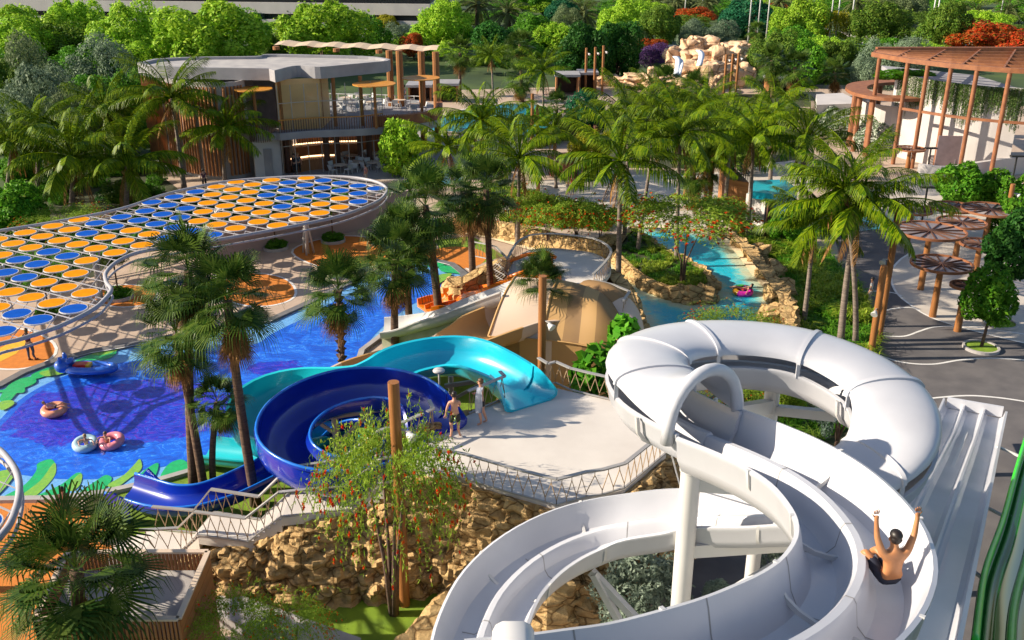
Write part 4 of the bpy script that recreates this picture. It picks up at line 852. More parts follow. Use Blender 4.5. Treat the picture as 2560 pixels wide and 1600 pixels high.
# -- coconut palms: crown pixel, base pixel, label, crown width in pixels
for c, b, l, w_ in [
    ((2143, 522), (2100, 868), 'tallest near coconut palm, right of centre, its crown hiding the far pergola foot', 500),
    ((2036, 556), (2008, 818), 'coconut palm with low drooping fronds and green nuts beside the river bank', 330),
    ((2112, 470), (2137, 872), 'coconut palm with slim straight trunk close behind the two timber lamp posts', 380),
    ((2017, 356), (1995, 590), 'coconut palm below the curved brown walkway, trunk hidden by nearer fronds', 350),
    ((1701, 335), (1690, 668), 'coconut palm standing over the upper end of the river island', 330),
    ((1826, 334), (1809, 545), 'coconut palm with leaning grey trunk left of the wooden box tower', 300),
    ((1884, 345), (1868, 594), 'coconut palm whose dark trunk stands before the white slide tower wall', 300),
    ((1937, 287), (1925, 460), 'coconut palm with upswept fronds behind the turquoise slide tower', 300),
    ((1552, 402), (1545, 724), 'large coconut palm at the left river edge next to the curved railing', 410),
    ((1572, 292), (1560, 610), 'coconut palm right behind the large one at the river edge', 300),
    ((1640, 330), (1592, 650), 'coconut palm growing from the planted river island, leaning right', 270),
    ((1202, 300), (1210, 500), 'coconut palm left of the far pool, in front of the restaurant terrace', 300),
    ((1299, 396), (1294, 614), 'coconut palm above the red bottlebrush hedge, dry fronds hanging', 330),
    ((1120, 370), (1135, 490), 'coconut palm with fronds spilling over the round lime tree', 260),
    ((429, 244), (461, 474), 'coconut palm against the slatted restaurant wall, leftmost of the pair there', 300),
    ((561, 322), (563, 456), 'dark coconut palm in front of the restaurant corner', 260),
    ((316, 411), (316, 528), 'coconut palm with a hanging brown frond above the dotted canopy', 330),
    ((182, 396), (180, 530), 'coconut palm with the longest arching frond left of the dotted canopy', 360),
    ((264, 280), (270, 440), 'hazy coconut palm before the grey green trees on the left', 270),
    ((30, 360), (20, 520), 'coconut palm cut by the left edge of the frame', 240),
    ((1228, 140), (1235, 287), 'small yellowish coconut palm by the far pool', 130),
    ((1358, 178), (1358, 302), 'coconut palm at the far pool before the dark timber cabana', 170),
    ((1770, 400), (1765, 540), 'coconut palm right of the tall timber post on the promenade', 240),
    ((1385, 330), (1390, 470), 'coconut palm right behind the pool umbrellas, left of the blue green tree', 230), ((1262, 320), (1265, 450), 'coconut palm at the near rim of the far pool', 240), ((1640, 262), (1640, 400), 'coconut palm in the middle of the rear palm belt', 240), ((1765, 265), (1765, 410), 'coconut palm under the three poles before the waterfall', 240), ((95, 330), (95, 500), 'coconut palm near the left edge with pale fronds', 280)]:
    palm('coco', c, b, l, w_*(.84 if c[0] > 1000 else .95))
for c, b, l, w_ in [
    ((845, 722), (855, 938), 'fan palm with stubbly pineapple like trunk at the pool side', 205),
    ((988, 645), (988, 880), 'fan palm left of the white slide with a full dark crown', 215),
    ((1062, 510), (1099, 808), 'tall fan palm with a ball of dry fronds, left of two tall ones', 225),
    ((1172, 470), (1184, 735), 'fan palm with thin trunk rising beside the orange slide', 190),
    ((1215, 470), (1228, 782), 'tall fan palm in front of the white slide top', 190),
    ((1008, 590), (1024, 825), 'fan palm half hidden behind the full dark one', 190),
    ((470, 672), (486, 1228), 'fan palm of the trio above the pool, the one with the highest crown', 255),
    ((568, 745), (640, 1262), 'fan palm leaning left out of the stairs, biggest crown with orange dry skirt', 270),
    ((440, 830), (512, 1234), 'middle trunk of the palm trio at the pool corner', 225),
    ((542, 1000), (535, 1222), 'shortest palm of the trio, crown hanging among the trunks', 160),
    ((190, 1420), (215, 1800), 'big near fan palm at the lower left over the orange ground', 410),
    ((1350, 700), (1352, 940), 'trunkless fan palm beside the orange slide entrance', 165),
    ((1150, 130), (1150, 242), 'fan palm beside the restaurant pergola posts', 90),
    ((1299, 110), (1304, 225), 'fan palm left of the dark tree wall, farther one', 85),
    ((1303, 190), (1306, 255), 'fan palm at the far pool edge, skirt dark', 95),
    ((1392, 262), (1392, 312), 'low fan palm at the right end of the far pool', 85),
    ((1890, 75), (1890, 135), 'small fan palm above the waterfall rocks', 52),
    ((1660, 205), (1660, 245), 'low fan palm at the foot of the waterfall, left one', 95),
    ((1738, 218), (1738, 262), 'low fan palm at the foot of the waterfall, right one', 95),
    ((1987, 165), (1990, 250), 'fan palm amid mixed green trees right of the waterfall', 100),
    ((1930, 150), (1930, 245), 'fan palm with hanging dry leaves left of the mixed green trees', 90),
    ((2088, 180), (2090, 245), 'bright yellow green fan palm near the white curved wall', 85),
    ((1774, 400), (1762, 525), 'fan palm with brown skirt by the timber post on the promenade', 120),
    ((1735, 430), (1740, 535), 'short fan palm between coconut trunks above the promenade', 110)]:
    palm('fan', c, b, l, w_)
for c, b, l, w_ in [
    ((1194, 12), (1192, 78), 'date palm left of the pair behind the lime tree at the top', 110), ((1269, 32), (1275, 90), 'date palm with widest crown at the top centre', 125), ((1458, 35), (1465, 92), 'date palm in front of the pale green trees at top centre', 115),
    ((1693, 6), (1693, 45), 'date palm over the red shrub, left one', 75), ((1768, 9), (1768, 58), 'date palm over the red shrub, right one', 80), ((1950, 6), (1950, 50), 'date palm behind the white flagpoles', 80), ((2143, 6), (2143, 75), 'date palm with tall trunk right of the weeping yellow tree', 80),
    ((2203, 18), (2203, 60), 'date palm behind the grey green bushy tree at top right', 80), ((2437, 32), (2437, 75), 'date palm behind the big red flowering tree, left one', 90), ((2519, 28), (2521, 70), 'date palm behind the big red flowering tree, right one', 85),
    ((744, 18), (744, 90), 'date palm in front of the white background building', 95), ((242, 76), (244, 150), 'date palm between lime trees at the upper left', 100), ((1570, 2), (1572, 40), 'date palm at the top edge above the lime tree', 70), ((1640, 2), (1640, 42), 'date palm at the top edge near the lawn', 70)]:
    palm('date', c, b, l, w_)

# -- broadleaf trees: kind, material, x, y of base, y of top, width, label
def tree(shape, m, x, yb, yt, w, label, name='leafy_tree', cat='tree', group=None, lowf=.0, zb=0., trunk=True, tw=None, item=None):
    cnt[0] += 1; i = cnt[0]; base = U(x, yb, zb); H = HZ(base, yt)-zb; W = w*MPP(base + V((0, 0, H*.6)))
    lowf = -.28 if (lowf == 0. and shape in ('cloud', 'round', 'fine')) else lowf
    r = T(name, label, cat, base, group or {'tree': 'broadleaf trees', 'shrub': 'shrubs'}.get(cat))
    z0 = H*lowf; cz = (H+z0)/2; hz = (H-z0)/2
    ml = CROWN[shape] if isinstance(shape, str) and shape in CROWN else (WEEP if shape == 'weep' else WILLOW)
    me = ml[i % len(ml)]; k = 1/.97
    c = mesh_obj('crown', me, r, V((0, 0, cz))); c.scale = (W/2*k, W/2*k, hz*k); c.rotation_euler = (0, 0, i*1.37)
    if shape not in ('weep', 'willow'): c.material_slots[0].link = 'OBJECT'; c.material_slots[0].material = M[m]
    if trunk:
        t = MB(); tw = tw or max(.05, min(.35, H*.03)); e = V((0, 0, cz)); n = 3 if H > 1.5 else 2
        t.tube([base, base + V((.05*H*.2, 0, z0*.7+.1*H)), base + V((0, 0, cz*.95))], [tw, tw*.8, tw*.4], 8)
        for q in range(n):
            a = i + q*2.1; t.tube([base + V((0, 0, z0*.6+.05*H)), base + V((math.cos(a)*W*.13, math.sin(a)*W*.13, cz*.75)), base + V((math.cos(a)*W*.26, math.sin(a)*W*.26, cz*1.05))], [tw*.6, tw*.45, tw*.2], 6)
        t.build('trunk', M['bark'], r, smooth=True)
    return r
def bush(shape, m, x, yb, yt, w, label, name='shrub', **k): return tree(shape, m, x, yb, yt, w, label, name, 'shrub', lowf=.02, **k)
for a in [
    ('cloud', 'lime', 60, 190, 25, 260, 'pale lime tree filling the upper left corner'), ('cloud', 'lime', 210, 175, 8, 170, 'lime tree behind the small date palm at upper left'), ('cloud', 'lime', 335, 190, 14, 200, 'lime tree left of the largest lime tree, before the white building'),
    ('cloud', 'lime', 540, 205, 10, 300, 'largest lime tree, wide crown above the left end of the restaurant roof'), ('cloud', 'lime', 810, 175, 12, 260, 'lime tree directly behind the fabric pergola of the restaurant'),
    ('fine', 'sage', 275, 250, 95, 195, 'grey green olive tree with a dome crown behind the slatted wall'), ('fine', 'sage', 585, 175, 95, 95, 'small sage tree poking above the restaurant roof'), ('fine', 'olive', 90, 320, 95, 190, 'hazy olive tree in the upper left mass'),
    ('fine', 'sage', 130, 400, 170, 220, 'largest hazy grey green tree at the left'), ('cloud', 'moss', 20, 370, 160, 150, 'mossy green tree at the left edge below the olive tree'), ('fine', 'olive', 215, 420, 230, 170, 'olive tree behind the hazy coconut palms'),
    ('cloud', 'green', 330, 380, 190, 150, 'mid green tree touching the left end of the restaurant'), ('round', 'silverdark', 668, 90, 14, 90, 'dark grey tree before the white building'), ('round', 'moss', 690, 165, 86, 80, 'dark round tree left of the fabric pergola'),
    ('cloud', 'lime', 1105, 140, 8, 170, 'lime tree left of the date palm pair'), ('fine', 'sage', 992, 125, 60, 95, 'sage bush tree left of the central lime tree'), ('round', 'dark', 1230, 160, 60, 150, 'dark green tree below the date palm pair'),
    ('cloud', 'green', 1350, 140, 40, 150, 'green tree between two date palms at top centre'), ('round', 'teal', 1405, 60, 0, 110, 'blue green tree at the top centre edge'), ('fine', 'olive', 1415, 95, 18, 90, 'olive tree behind the centre date palm'),
    ('cloud', 'lime', 1560, 110, 0, 135, 'bright lime tree right of the centre date palm'), ('round', 'dark', 1460, 205, 66, 140, 'tall dark tree behind the three timber poles, left one'), ('round', 'dark', 1540, 195, 62, 140, 'tall dark tree behind the three timber poles, right one'),
    ('cloud', 'moss', 1640, 125, 18, 130, 'mossy tree above the purple shrub'), ('fine', 'olive', 1590, 130, 70, 70, 'brownish olive tree left of the purple shrub'), ('fine', 'sage', 1730, 118, 50, 90, 'sage tree on top of the waterfall rocks, left one'), ('fine', 'sage', 1808, 122, 52, 90, 'sage tree on top of the waterfall rocks, right one'),
    ('round', 'teal', 1858, 95, 0, 160, 'blue green tree crossed by white flagpoles'), ('round', 'maroon', 1905, 90, 36, 90, 'dark maroon tree behind the white flagpoles'), ('cloud', 'lime', 1995, 120, 0, 150, 'lime tree left of the weeping yellow tree'),
    ('willow', 'yellow', 2060, 115, 8, 105, 'weeping yellow green tree among the flagpoles'), ('cloud', 'moss', 2185, 125, 10, 160, 'grey green bushy tree right of the flagpoles'), ('cloud', 'moss', 2350, 140, 8, 140, 'dark mossy tree left of the red flowering tree'), ('willow', 'yellow', 2310, 130, 75, 60, 'small weeping yellow tree below the mossy tree'),
    ('cloud', 'lime', 2450, 100, 30, 130, 'lime tree behind the big red flowering tree'), ('cloud', 'red', 2490, 150, 60, 260, 'big tree covered in red flowers at the upper right'), ('fine', 'sage', 2250, 215, 98, 150, 'sage tree behind the right pergola, larger one'), ('fine', 'sage', 2180, 220, 105, 120, 'sage tree left of the pergola corner'),
    ('cloud', 'moss', 1930, 210, 85, 130, 'mixed green tree right of the waterfall rocks'), ('round', 'bush', 2010, 215, 105, 120, 'bright leafy tree in the clump right of the waterfall'), ('round', 'moss', 2080, 205, 108, 100, 'leafy tree behind the bright yellow fan palm'),
    ('cloud', 'teal', 1462, 345, 232, 115, 'blue green tree between the far pool and coconut palms'), ('cloud', 'yellow', 1475, 440, 325, 120, 'yellow green round tree behind the large river coconut palm'), ('ball', 'lime', 1003, 440, 302, 108, 'round clipped lime tree in front of the restaurant terrace'),
    ('cloud', 'olive', 1700, 30, -30, 200, 'pale far tree at the top edge above the lawn'), ('cloud', 'green', 1320, 40, -30, 130, 'far green tree at the top edge between date palms'), ('cloud', 'olive', 2260, 60, -10, 120, 'far olive tree at the top right'), ('cloud', 'green', 2545, 60, -10, 110, 'far green tree at the top right corner'),
    ('cloud', 'moss', 1860, 430, 340, 110, 'yellow green leafy tree behind the leaning grey coconut trunk'), ('round', 'silverdark', 870, 60, 5, 90, 'dark grey bushy tree right of the white building'), ('cloud', 'green', 420, 60, -20, 150, 'far tree rising in front of the white building, left part')]:
    tree(*a)
for a in [
    ('hedge', 'bush', 50, 590, 462, 150, 'bright leafy bush at the left edge above the canopy'), ('weep', 'brush', 160, 600, 515, 150, 'red dotted shrub behind the canopy at the left'), ('round', 'green', 250, 345, 195, 150, 'white flecked green shrub below the sage tree'), ('round', 'bush', 60, 480, 380, 110, 'green shrub below the left coconut palms'),
    ('round', 'red', 1035, 150, 86, 70, 'red flowering shrub behind the pergola posts'), ('round', 'red', 945, 95, 48, 60, 'orange red shrub at the back, left of the yellow one'), ('round', 'yellow', 970, 100, 40, 80, 'yellow green shrub at the back beside the red one'),
    ('round', 'red', 1628, 135, 98, 80, 'red flowering shrub just above the purple one'), ('fine', 'purple', 1640, 182, 112, 125, 'purple flowering shrub left of the waterfall rocks'), ('round', 'red', 1735, 68, 20, 110, 'red flowering shrub under the two small date palms'), ('round', 'red', 1945, 45, 8, 60, 'orange red shrub at the top edge behind the flagpoles'),
    ('hedge', 'white_flower', 2085, 345, 270, 120, 'dark shrub with white blossom below the curved brown walkway'), ('hedge', 'white_flower', 2190, 380, 295, 110, 'shrub with white blossom in front of the vine wall end'), ('hedge', 'bush', 2392, 515, 405, 125, 'clipped hedge tree, leftmost of the row below the concrete wall'), ('hedge', 'bush', 2480, 520, 430, 110, 'clipped hedge tree in the middle of the row below the wall'), ('hedge', 'bush', 2560, 525, 435, 90, 'clipped hedge tree at the right end of the row'),
    ('hedge', 'bush', 2530, 610, 500, 130, 'dense green bush right of the rusty parasols'), ('bigleaf', 'rubber_leaf', 1560, 885, 795, 90, 'glossy big leaved shrub above the lattice railing, upper clump'), ('bigleaf', 'rubber_leaf', 1490, 985, 870, 135, 'glossy big leaved shrub between the railing and the white tube'),
    ('spike', 'silver', 1600, 1610, 1395, 250, 'silvery conifer like bush inside the lower loop of the white slide'), ('spike', 'silver', 1930, 1450, 1335, 120, 'silvery green bush behind the right support arms'), ('spike', 'silver', 1790, 1510, 1450, 70, 'small silvery bush beside the thick white post'),
    ('spike', 'silverdark', 2090, 1115, 940, 130, 'dark silvery bush inside the white tube ring'), ('weep', 'brush', 1835, 1060, 930, 130, 'red dotted bush inside the white tube ring'), ('hedge', 'grass', 1965, 1040, 955, 90, 'bright green shrub inside the tube ring behind the post'),
    ('weep', 'brush', 1830, 880, 775, 170, 'red dotted bush behind the top of the tube ring'), ('round', 'moss', 1905, 560, 500, 90, 'green shrub at the foot of the white tower'), ('round', 'bush', 1960, 620, 530, 100, 'green shrub on the right rock bank below the tower'), ('fine', 'sage', 2150, 1000, 935, 70, 'small sage plant below the timber lamp posts'),
    ('weep', 'brush', 600, 1720, 1490, 190, 'near bottlebrush bush with red flowers beside the slatted hut, left one'), ('weep', 'brush', 740, 1690, 1500, 150, 'near bottlebrush bush over the pale kerb, right one'), ('round', 'bush', 1210, 300, 262, 60, 'low green shrub at the edge of the far pool'), ('hedge', 'bush', 1345, 310, 268, 70, 'green shrub right of the pool umbrellas')]:
    bush(*a, zb=2.4 if a[0] == 'bigleaf' else 0.)
# -- bottlebrush trees (several thin stems)
def bottle(x, yb, yt, w, label, zb=0., ch=.63):
    cnt[0] += 1; i = cnt[0]; base = U(x, yb, zb); H = HZ(base, yt)-zb; W = w*MPP(base + V((0, 0, H*.6))); r = T('bottlebrush_tree', label, 'tree', base, 'bottlebrush trees')
    cz = H*.52; hz = H*.5; c = mesh_obj('crown', (WEEP if w > 200 and yb > 1000 else WEEP2)[i % 2], r, V((0, 0, H*ch))); c.scale = (W/2/.98, W/2/.98, H*(1.02-ch)*1.35); c.rotation_euler = (0, 0, i)
    t = MB()
    for q in range(4):
        a = i + q*1.7; t.tube([base + V((math.cos(a)*.05, math.sin(a)*.05, 0)), base + V((math.cos(a)*.10*H*.3, math.sin(a)*.08*H*.3, H*.3)), base + V((math.cos(a)*W*.16, math.sin(a)*W*.16, H*.72))], [max(.05, H*.018), H*.011, H*.004], 7)
    t.build('stems', M['bark'], r, smooth=True); return r
bottle(985, 1536, 1085, 262, 'large bottlebrush tree with many red flowers before the rock cliff')
bottle(1705, 712, 510, 250, 'bottlebrush tree with bare stems on the river island', .6, .78)
bottle(1290, 592, 480, 150, 'bottlebrush tree at the left end of the hedge behind the curved railing', .5)
bottle(1370, 612, 500, 150, 'bottlebrush tree second from the left behind the curved railing', .5)
bottle(1440, 612, 505, 130, 'bottlebrush tree third from the left behind the curved railing', .5)
bottle(1500, 610, 520, 120, 'bottlebrush tree at the right end of the hedge near the big palm', .5)
bottle(1790, 570, 500, 120, 'bottlebrush bush on the bank right of the river top', .5)
# -- street trees with ball crowns in the right plaza
def balltree(x, yb, ylow, yt, w, label, m='bush'):
    cnt[0] += 1; base = U(x, yb); H = HZ(base, yt); L = HZ(base, ylow); W = w*MPP(base + V((0, 0, H*.7))); r = T('street_tree', label, 'tree', base, 'clipped street trees')
    c = mesh_obj('crown', CROWN['hedge'][cnt[0] % 2], r, V((0, 0, (H+L)/2))); c.scale = (W/2*.95, W/2*.95, (H-L)/2*.95); c.material_slots[0].link = 'OBJECT'; c.material_slots[0].material = M[m]
    t = MB(); t.tube([base, base + V((.06, 0, L*.6)), base + V((.1, 0, L*1.2))], [.10, .08, .06], 8); t.build('trunk', M['bark'], r, smooth=True)
    k = MB(); k.lathe([(.9, 0), (.9, .16), (.78, .16), (.78, .10)], 28, base); k = k.build('planter_ring', M['concrete'], r); g = MB(); g.lathe([(.78, .10), (.4, .13), (.02, .14)], 20, base); g.build('planter_grass', M['lawn'], k)
balltree(2452, 872, 808, 668, 142, 'nearest clipped street tree in a round kerb on the dark paving')
balltree(2500, 812, 700, 530, 160, 'larger dark clipped tree right behind the nearest one', 'dark')

# -- ground cover
def tufts(name, polys, dens, h, seed, mats, holes=(), zf=lambda x, y: 0.):
    rs = np.random.RandomState(seed); Q = []; mi = []
    for poly in polys:
        xs = [p[0] for p in poly]; ys = [p[1] for p in poly]; n = int((max(xs)-min(xs))*(max(ys)-min(ys))*dens)
        for _ in range(n):
            x, y = min(xs)+rs.rand()*(max(xs)-min(xs)), min(ys)+rs.rand()*(max(ys)-min(ys))
            if not inpoly(x, y, poly): continue
            z = zf(x, y); m = int(noise.noise(V((x*.45, y*.45, seed))) > .02); hh = h*(.6+.8*rs.rand())*(1.15 if m else .85)
            for k in range(16):
                a = rs.rand()*2*PI; o = np.array([x, y, z]) + np.append(rs.normal(size=2)*.08, 0); l = hh*(.6+.6*rs.rand()); d = np.array([math.cos(a), math.sin(a), 0]); s = np.array([-d[1], d[0], 0])*.028
                p1 = o + d*l*.28 + np.array([0, 0, l*.75]); p2 = o + d*l*.85 + np.array([0, 0, l*.72]); Q.append([o-s, o+s, p1+s*.8, p1-s*.8]); Q.append([p1-s*.8, p1+s*.8, p2+s*.1, p2-s*.1]); mi += [m, m]
    me = np_mesh(name, np.array(Q), mats, mi); o = mesh_obj(name, me); return tag(o, kind='stuff')
bedp = P([(1945, 640), (1990, 620), (2060, 640), (2130, 700), (2185, 800), (2192, 950), (2080, 940), (1960, 850), (1960, 740)])
o = tufts('ornamental_grass', [bedp], 12, .65, 3, [M['bush'], M['grass']]); tag(o, 'long tufted ornamental grass filling the bed right of the river', 'grass')
isl = [q + (U(1680, 690)-q)*.12 for q in P(island)]
o = tufts('island_plants', [isl], 9, .32, 5, [M['green'], M['grass']], zf=lambda x, y: .55); tag(o, 'low grass and leafy ground cover on the river island', 'ground cover')
o = tufts('bank_plants', [P([(1790, 560), (1850, 590), (1900, 650), (1960, 700), (2000, 640), (1900, 540), (1830, 520)]), P([(1250, 560), (1530, 580), (1540, 560), (1400, 540), (1250, 545)])], 5, .6, 6, [M['green'], M['grass']]); tag(o, 'green planting along the top of the river banks', 'ground cover')
o = tufts('low_plants', [P([(1790, 900), (2000, 960), (2110, 1080), (2040, 1120), (1830, 1040)])], 5, .6, 8, [M['green'], M['moss']]); tag(o, 'low green planting inside the white tube ring', 'ground cover')
setting('island_soil', MB().sheet([q + (U(1680, 690)-q)*.08 for q in IW], .6), M['soil'])
# -- far woodland that reads as one mass
def woods():
    rs = np.random.RandomState(4); Qs = []; mi = []
    base = [np.array([p.co[:] for p in m.vertices]).reshape(-1, 4, 3) for m in CROWN['cloud']]
    spots = [(x, 215+30*math.sin(x), 130) for x in range(-120, 420, 90)] + [(x, 60+20*math.sin(x*3), 80) for x in range(1150, 2700, 95)] + [(x, 20+10*math.sin(x*3), 60) for x in range(1090, 2700, 90)] + [(x, 290, 60) for x in range(-160, 420, 70)] + [(x, 130+14*math.sin(x*1.7), 80) for x in range(1000, 1200, 75)] + [(x, 100+14*math.sin(x*1.7), 60) for x in range(1880, 2700, 95)] + [(x, 165+20*math.sin(x*2.3), 80) for x in range(1150, 1420, 80)] + [(x, 185+15*math.sin(x*2.3), 95) for x in range(1900, 2320, 80)] + [(x, 130+15*math.sin(x*1.3), 120) for x in range(-100, 980, 100)]
    for k, (x, y, w) in enumerate(spots):
        b = U(x, y); W = w*MPP(b)*.8; H = W*((.5 + .25*rs.rand()) if y > 140 else .34)
        q = base[k % 3][::2]*np.array([W, W, H]) + np.array([b.x, b.y, H*.8]); Qs.append(q); mi += [k % 3]*len(q)
    me = np_mesh('far_woods', np.concatenate(Qs), [M['moss'], M['green'], M['lime']], mi); o = mesh_obj('far_woods', me); return tag(o, 'distant mass of green trees behind the park', 'woodland', kind='stuff')
woods()

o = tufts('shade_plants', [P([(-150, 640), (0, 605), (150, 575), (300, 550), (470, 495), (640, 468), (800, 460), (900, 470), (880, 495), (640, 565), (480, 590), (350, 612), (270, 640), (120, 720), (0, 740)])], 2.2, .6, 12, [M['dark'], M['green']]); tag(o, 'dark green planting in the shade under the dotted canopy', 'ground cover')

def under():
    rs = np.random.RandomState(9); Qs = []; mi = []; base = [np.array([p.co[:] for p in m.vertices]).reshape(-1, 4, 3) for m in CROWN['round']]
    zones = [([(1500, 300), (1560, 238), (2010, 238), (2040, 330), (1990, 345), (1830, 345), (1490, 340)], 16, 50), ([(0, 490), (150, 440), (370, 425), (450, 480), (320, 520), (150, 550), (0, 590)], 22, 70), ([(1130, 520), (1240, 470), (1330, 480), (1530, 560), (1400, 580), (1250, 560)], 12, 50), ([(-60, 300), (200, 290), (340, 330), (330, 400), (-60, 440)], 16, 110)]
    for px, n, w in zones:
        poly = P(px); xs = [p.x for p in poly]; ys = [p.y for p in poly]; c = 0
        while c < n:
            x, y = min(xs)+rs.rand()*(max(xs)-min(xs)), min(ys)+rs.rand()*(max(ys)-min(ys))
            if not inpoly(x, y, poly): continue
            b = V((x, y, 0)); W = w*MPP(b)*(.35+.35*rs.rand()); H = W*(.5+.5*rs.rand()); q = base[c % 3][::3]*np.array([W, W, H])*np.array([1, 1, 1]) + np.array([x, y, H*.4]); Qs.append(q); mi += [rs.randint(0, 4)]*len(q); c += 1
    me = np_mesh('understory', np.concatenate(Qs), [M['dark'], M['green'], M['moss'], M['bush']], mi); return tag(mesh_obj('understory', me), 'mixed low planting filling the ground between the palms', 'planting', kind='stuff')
under()
# ============================================================= CANOPY, BUILDINGS
CZ = 3.2
def canopy(outline_px, label, org, va, vb, seed, legs, rr=.11, CZ=3.2):
    out = spl(P(outline_px, CZ), 6, True); root = T('shade_canopy', label, 'shade canopy', U(*org))
    r1 = MB(); r1.tube(out + [out[0], out[1]], rr, 8, caps=False); r1.build('rim', M['canopy_steel'], root, smooth=True)
    r1 = MB(); r1.tube([p + V((0, 0, -.42)) for p in out + [out[0], out[1]]], rr*.6, 6, caps=False)
    r1.build('lower_rim', M['canopy_steel'], root, smooth=True)
    o = U(org[0], org[1], CZ); a, b = V(va), V(vb); dm = MB(); R_ = .65
    dm.lathe([(0, .03), (R_*.95, .03)], 26, mi=0); dm.lathe([(R_*.95, .032), (R_, .032), (R_, -.03), (0, -.03)], 26, mi=1)
    blu = mat('disc_blue', (.004, .085, .46), .8, spec=.05); org_ = mat('disc_orange', (.72, .27, .003), .8, spec=.05)
    d0 = dm.build('disc', [org_, M['white_paint']]); meO = d0.data; bpy.data.objects.remove(d0); meB = meO.copy(); meB.materials[0] = blu
    cells = []
    for i in range(-60, 60):
        for j in range(-40, 40):
            p = o + a*i + b*j
            if inpoly(p.x, p.y, out) and dseg(p.x, p.y, out) > .5: cells.append((p, noise.noise(V((p.x*.19+seed, p.y*.13, 3))) > .04))
    cells.sort(key=lambda c: c[0].y); rest = MB()
    for n_, (p, isb) in enumerate(cells):
        if n_ < 98: mesh_obj('disc', meB if isb else meO, root, p - root.location)
        else:
            rest.lathe([(0, .03), (R_*.95, .03)], 16, p, 1 if isb else 0); rest.lathe([(R_*.95, .032), (R_, .032), (R_, -.03), (0, -.03)], 16, p, 2)
    if rest.v: tag(rest.build('far_discs', [org_, blu, M['white_paint']], root), kind='stuff')
    st = MB(); th = MB()
    def clip(p, d, step=.25):
        seg = []; run = None
        for k in range(-260, 260):
            q = p + d*(k*step)
            if inpoly(q.x, q.y, out):
                if run is None: run = q
                last = q
            elif run is not None:
                if (last-run).length > .6: seg.append((run, last))
                run = None
        return seg
    ua, ub = a.normalized(), b.normalized(); u3 = (a+b).normalized()
    for j in range(-40, 40):
        for s in clip(o + b*(j+.5), ua): st.bar(*s, .032, .05)
        for s in clip(o + b*j + V((0, 0, -.05)), ua): th.bar(*s, .025, .03)
    for i in range(-60, 60):
        if True:
            for s in clip(o + a*(i+.5) + b*.0, ub): st.bar(s[0] + V((0, 0, -.07)), s[1] + V((0, 0, -.07)), .026, .04)
        for s in clip(o + a*i + V((0, 0, -.06)), ub): th.bar(*s, .02, .03)
    st.build('beams', M['canopy_steel'], root); th.build('rods', M['canopy_steel'], root)
    for lx, ly in legs:
        q = U(lx, ly); lg = MB()
        for k in range(3):
            t = V((.55*math.cos(k*2.1+.5), .55*math.sin(k*2.1+.5), 0)); lg.tube([q + t*.75, q + t*.25 + V((0, 0, CZ*.6)), q + t*.6 + V((0, 0, CZ))], .075, 8)
        lg.tube([q, q + V((0, 0, CZ))], .11, 10); lg.build('leg', M['white_paint'], root, smooth=True)
    return root
can_px = [(-160, 600), (0, 577), (150, 553), (300, 523), (400, 490), (480, 470), (560, 455), (660, 446), (770, 441), (870, 443), (935, 453), (966, 470), (962, 488), (935, 508), (850, 540), (720, 568), (600, 590), (480, 610), (360, 628), (300, 650), (266, 680), (266, 705), (278, 724), (262, 748), (230, 775), (150, 815), (60, 845), (0, 860), (-160, 905)]
canopy(can_px, 'large white canopy dotted with orange and blue discs over the plaza by the pool', (122, 630), (1.38, -.78, 0), (-.34, 2.18, 0), 2, [(770, 634), (255, 752), (20, 800), (560, 640)])
canopy([(-300, 1180), (-120, 1110), (-20, 1115), (30, 1160), (48, 1210), (40, 1270), (10, 1330), (-60, 1370), (-300, 1350)], 'second white disc canopy of which only the end shows at the left edge', (10, 1205), (1.38, -.78, 0), (-.34, 2.18, 0), 8.3, [(-60, 1480)], .1, 5.4)
# planters and wall under the canopy
wl = MB(); ln = spl(P([(520, 650), (640, 628), (760, 600), (860, 582), (965, 560), (1040, 548)]), 6); wl.sweep(ln, [(-.15, 0), (-.15, 2.3), (.15, 2.3), (.15, 0)]); tag(wl.build('plaza_wall', mat('rose_render', (.40, .30, .28), .85, (.35, .26, .25), .6)), 'long pinkish brown wall behind the big dotted canopy', 'wall')
def planter(x, y, ht, label):
    b = U(x, y); r = T('planter_tree', label, 'planter', b, 'round planters under the canopy'); k = MB(); k.lathe([(.85, 0), (.85, .2), (.74, .2), (.74, .12), (0, .12)], 24, b); k.build('planter_ring', M['concrete'], r)
    c = mesh_obj('ground_cover', CROWN['hedge'][0], r, V((0, 0, .3))); c.scale = (.8, .8, .35); t = MB(); t.tube([b, b + V((0, 0, ht))], .05, 7); t.build('trunk', M['bark'], r, smooth=True)
    c = mesh_obj('crown', CROWN['fine'][0], r, V((0, 0, ht))); c.scale = (.9, .9, .6); c.material_slots[0].link = 'OBJECT'; c.material_slots[0].material = M['moss']
planter(690, 622, 2.4, 'round planter with a thin tree left of the canopy leg'); planter(833, 604, 2.4, 'round planter with a thin tree against the pink wall, rightmost'); planter(298, 745, 2.4, 'round planter of bright grass under the canopy notch'); planter(125, 790, 2.4, 'round planter under the near edge of the canopy')

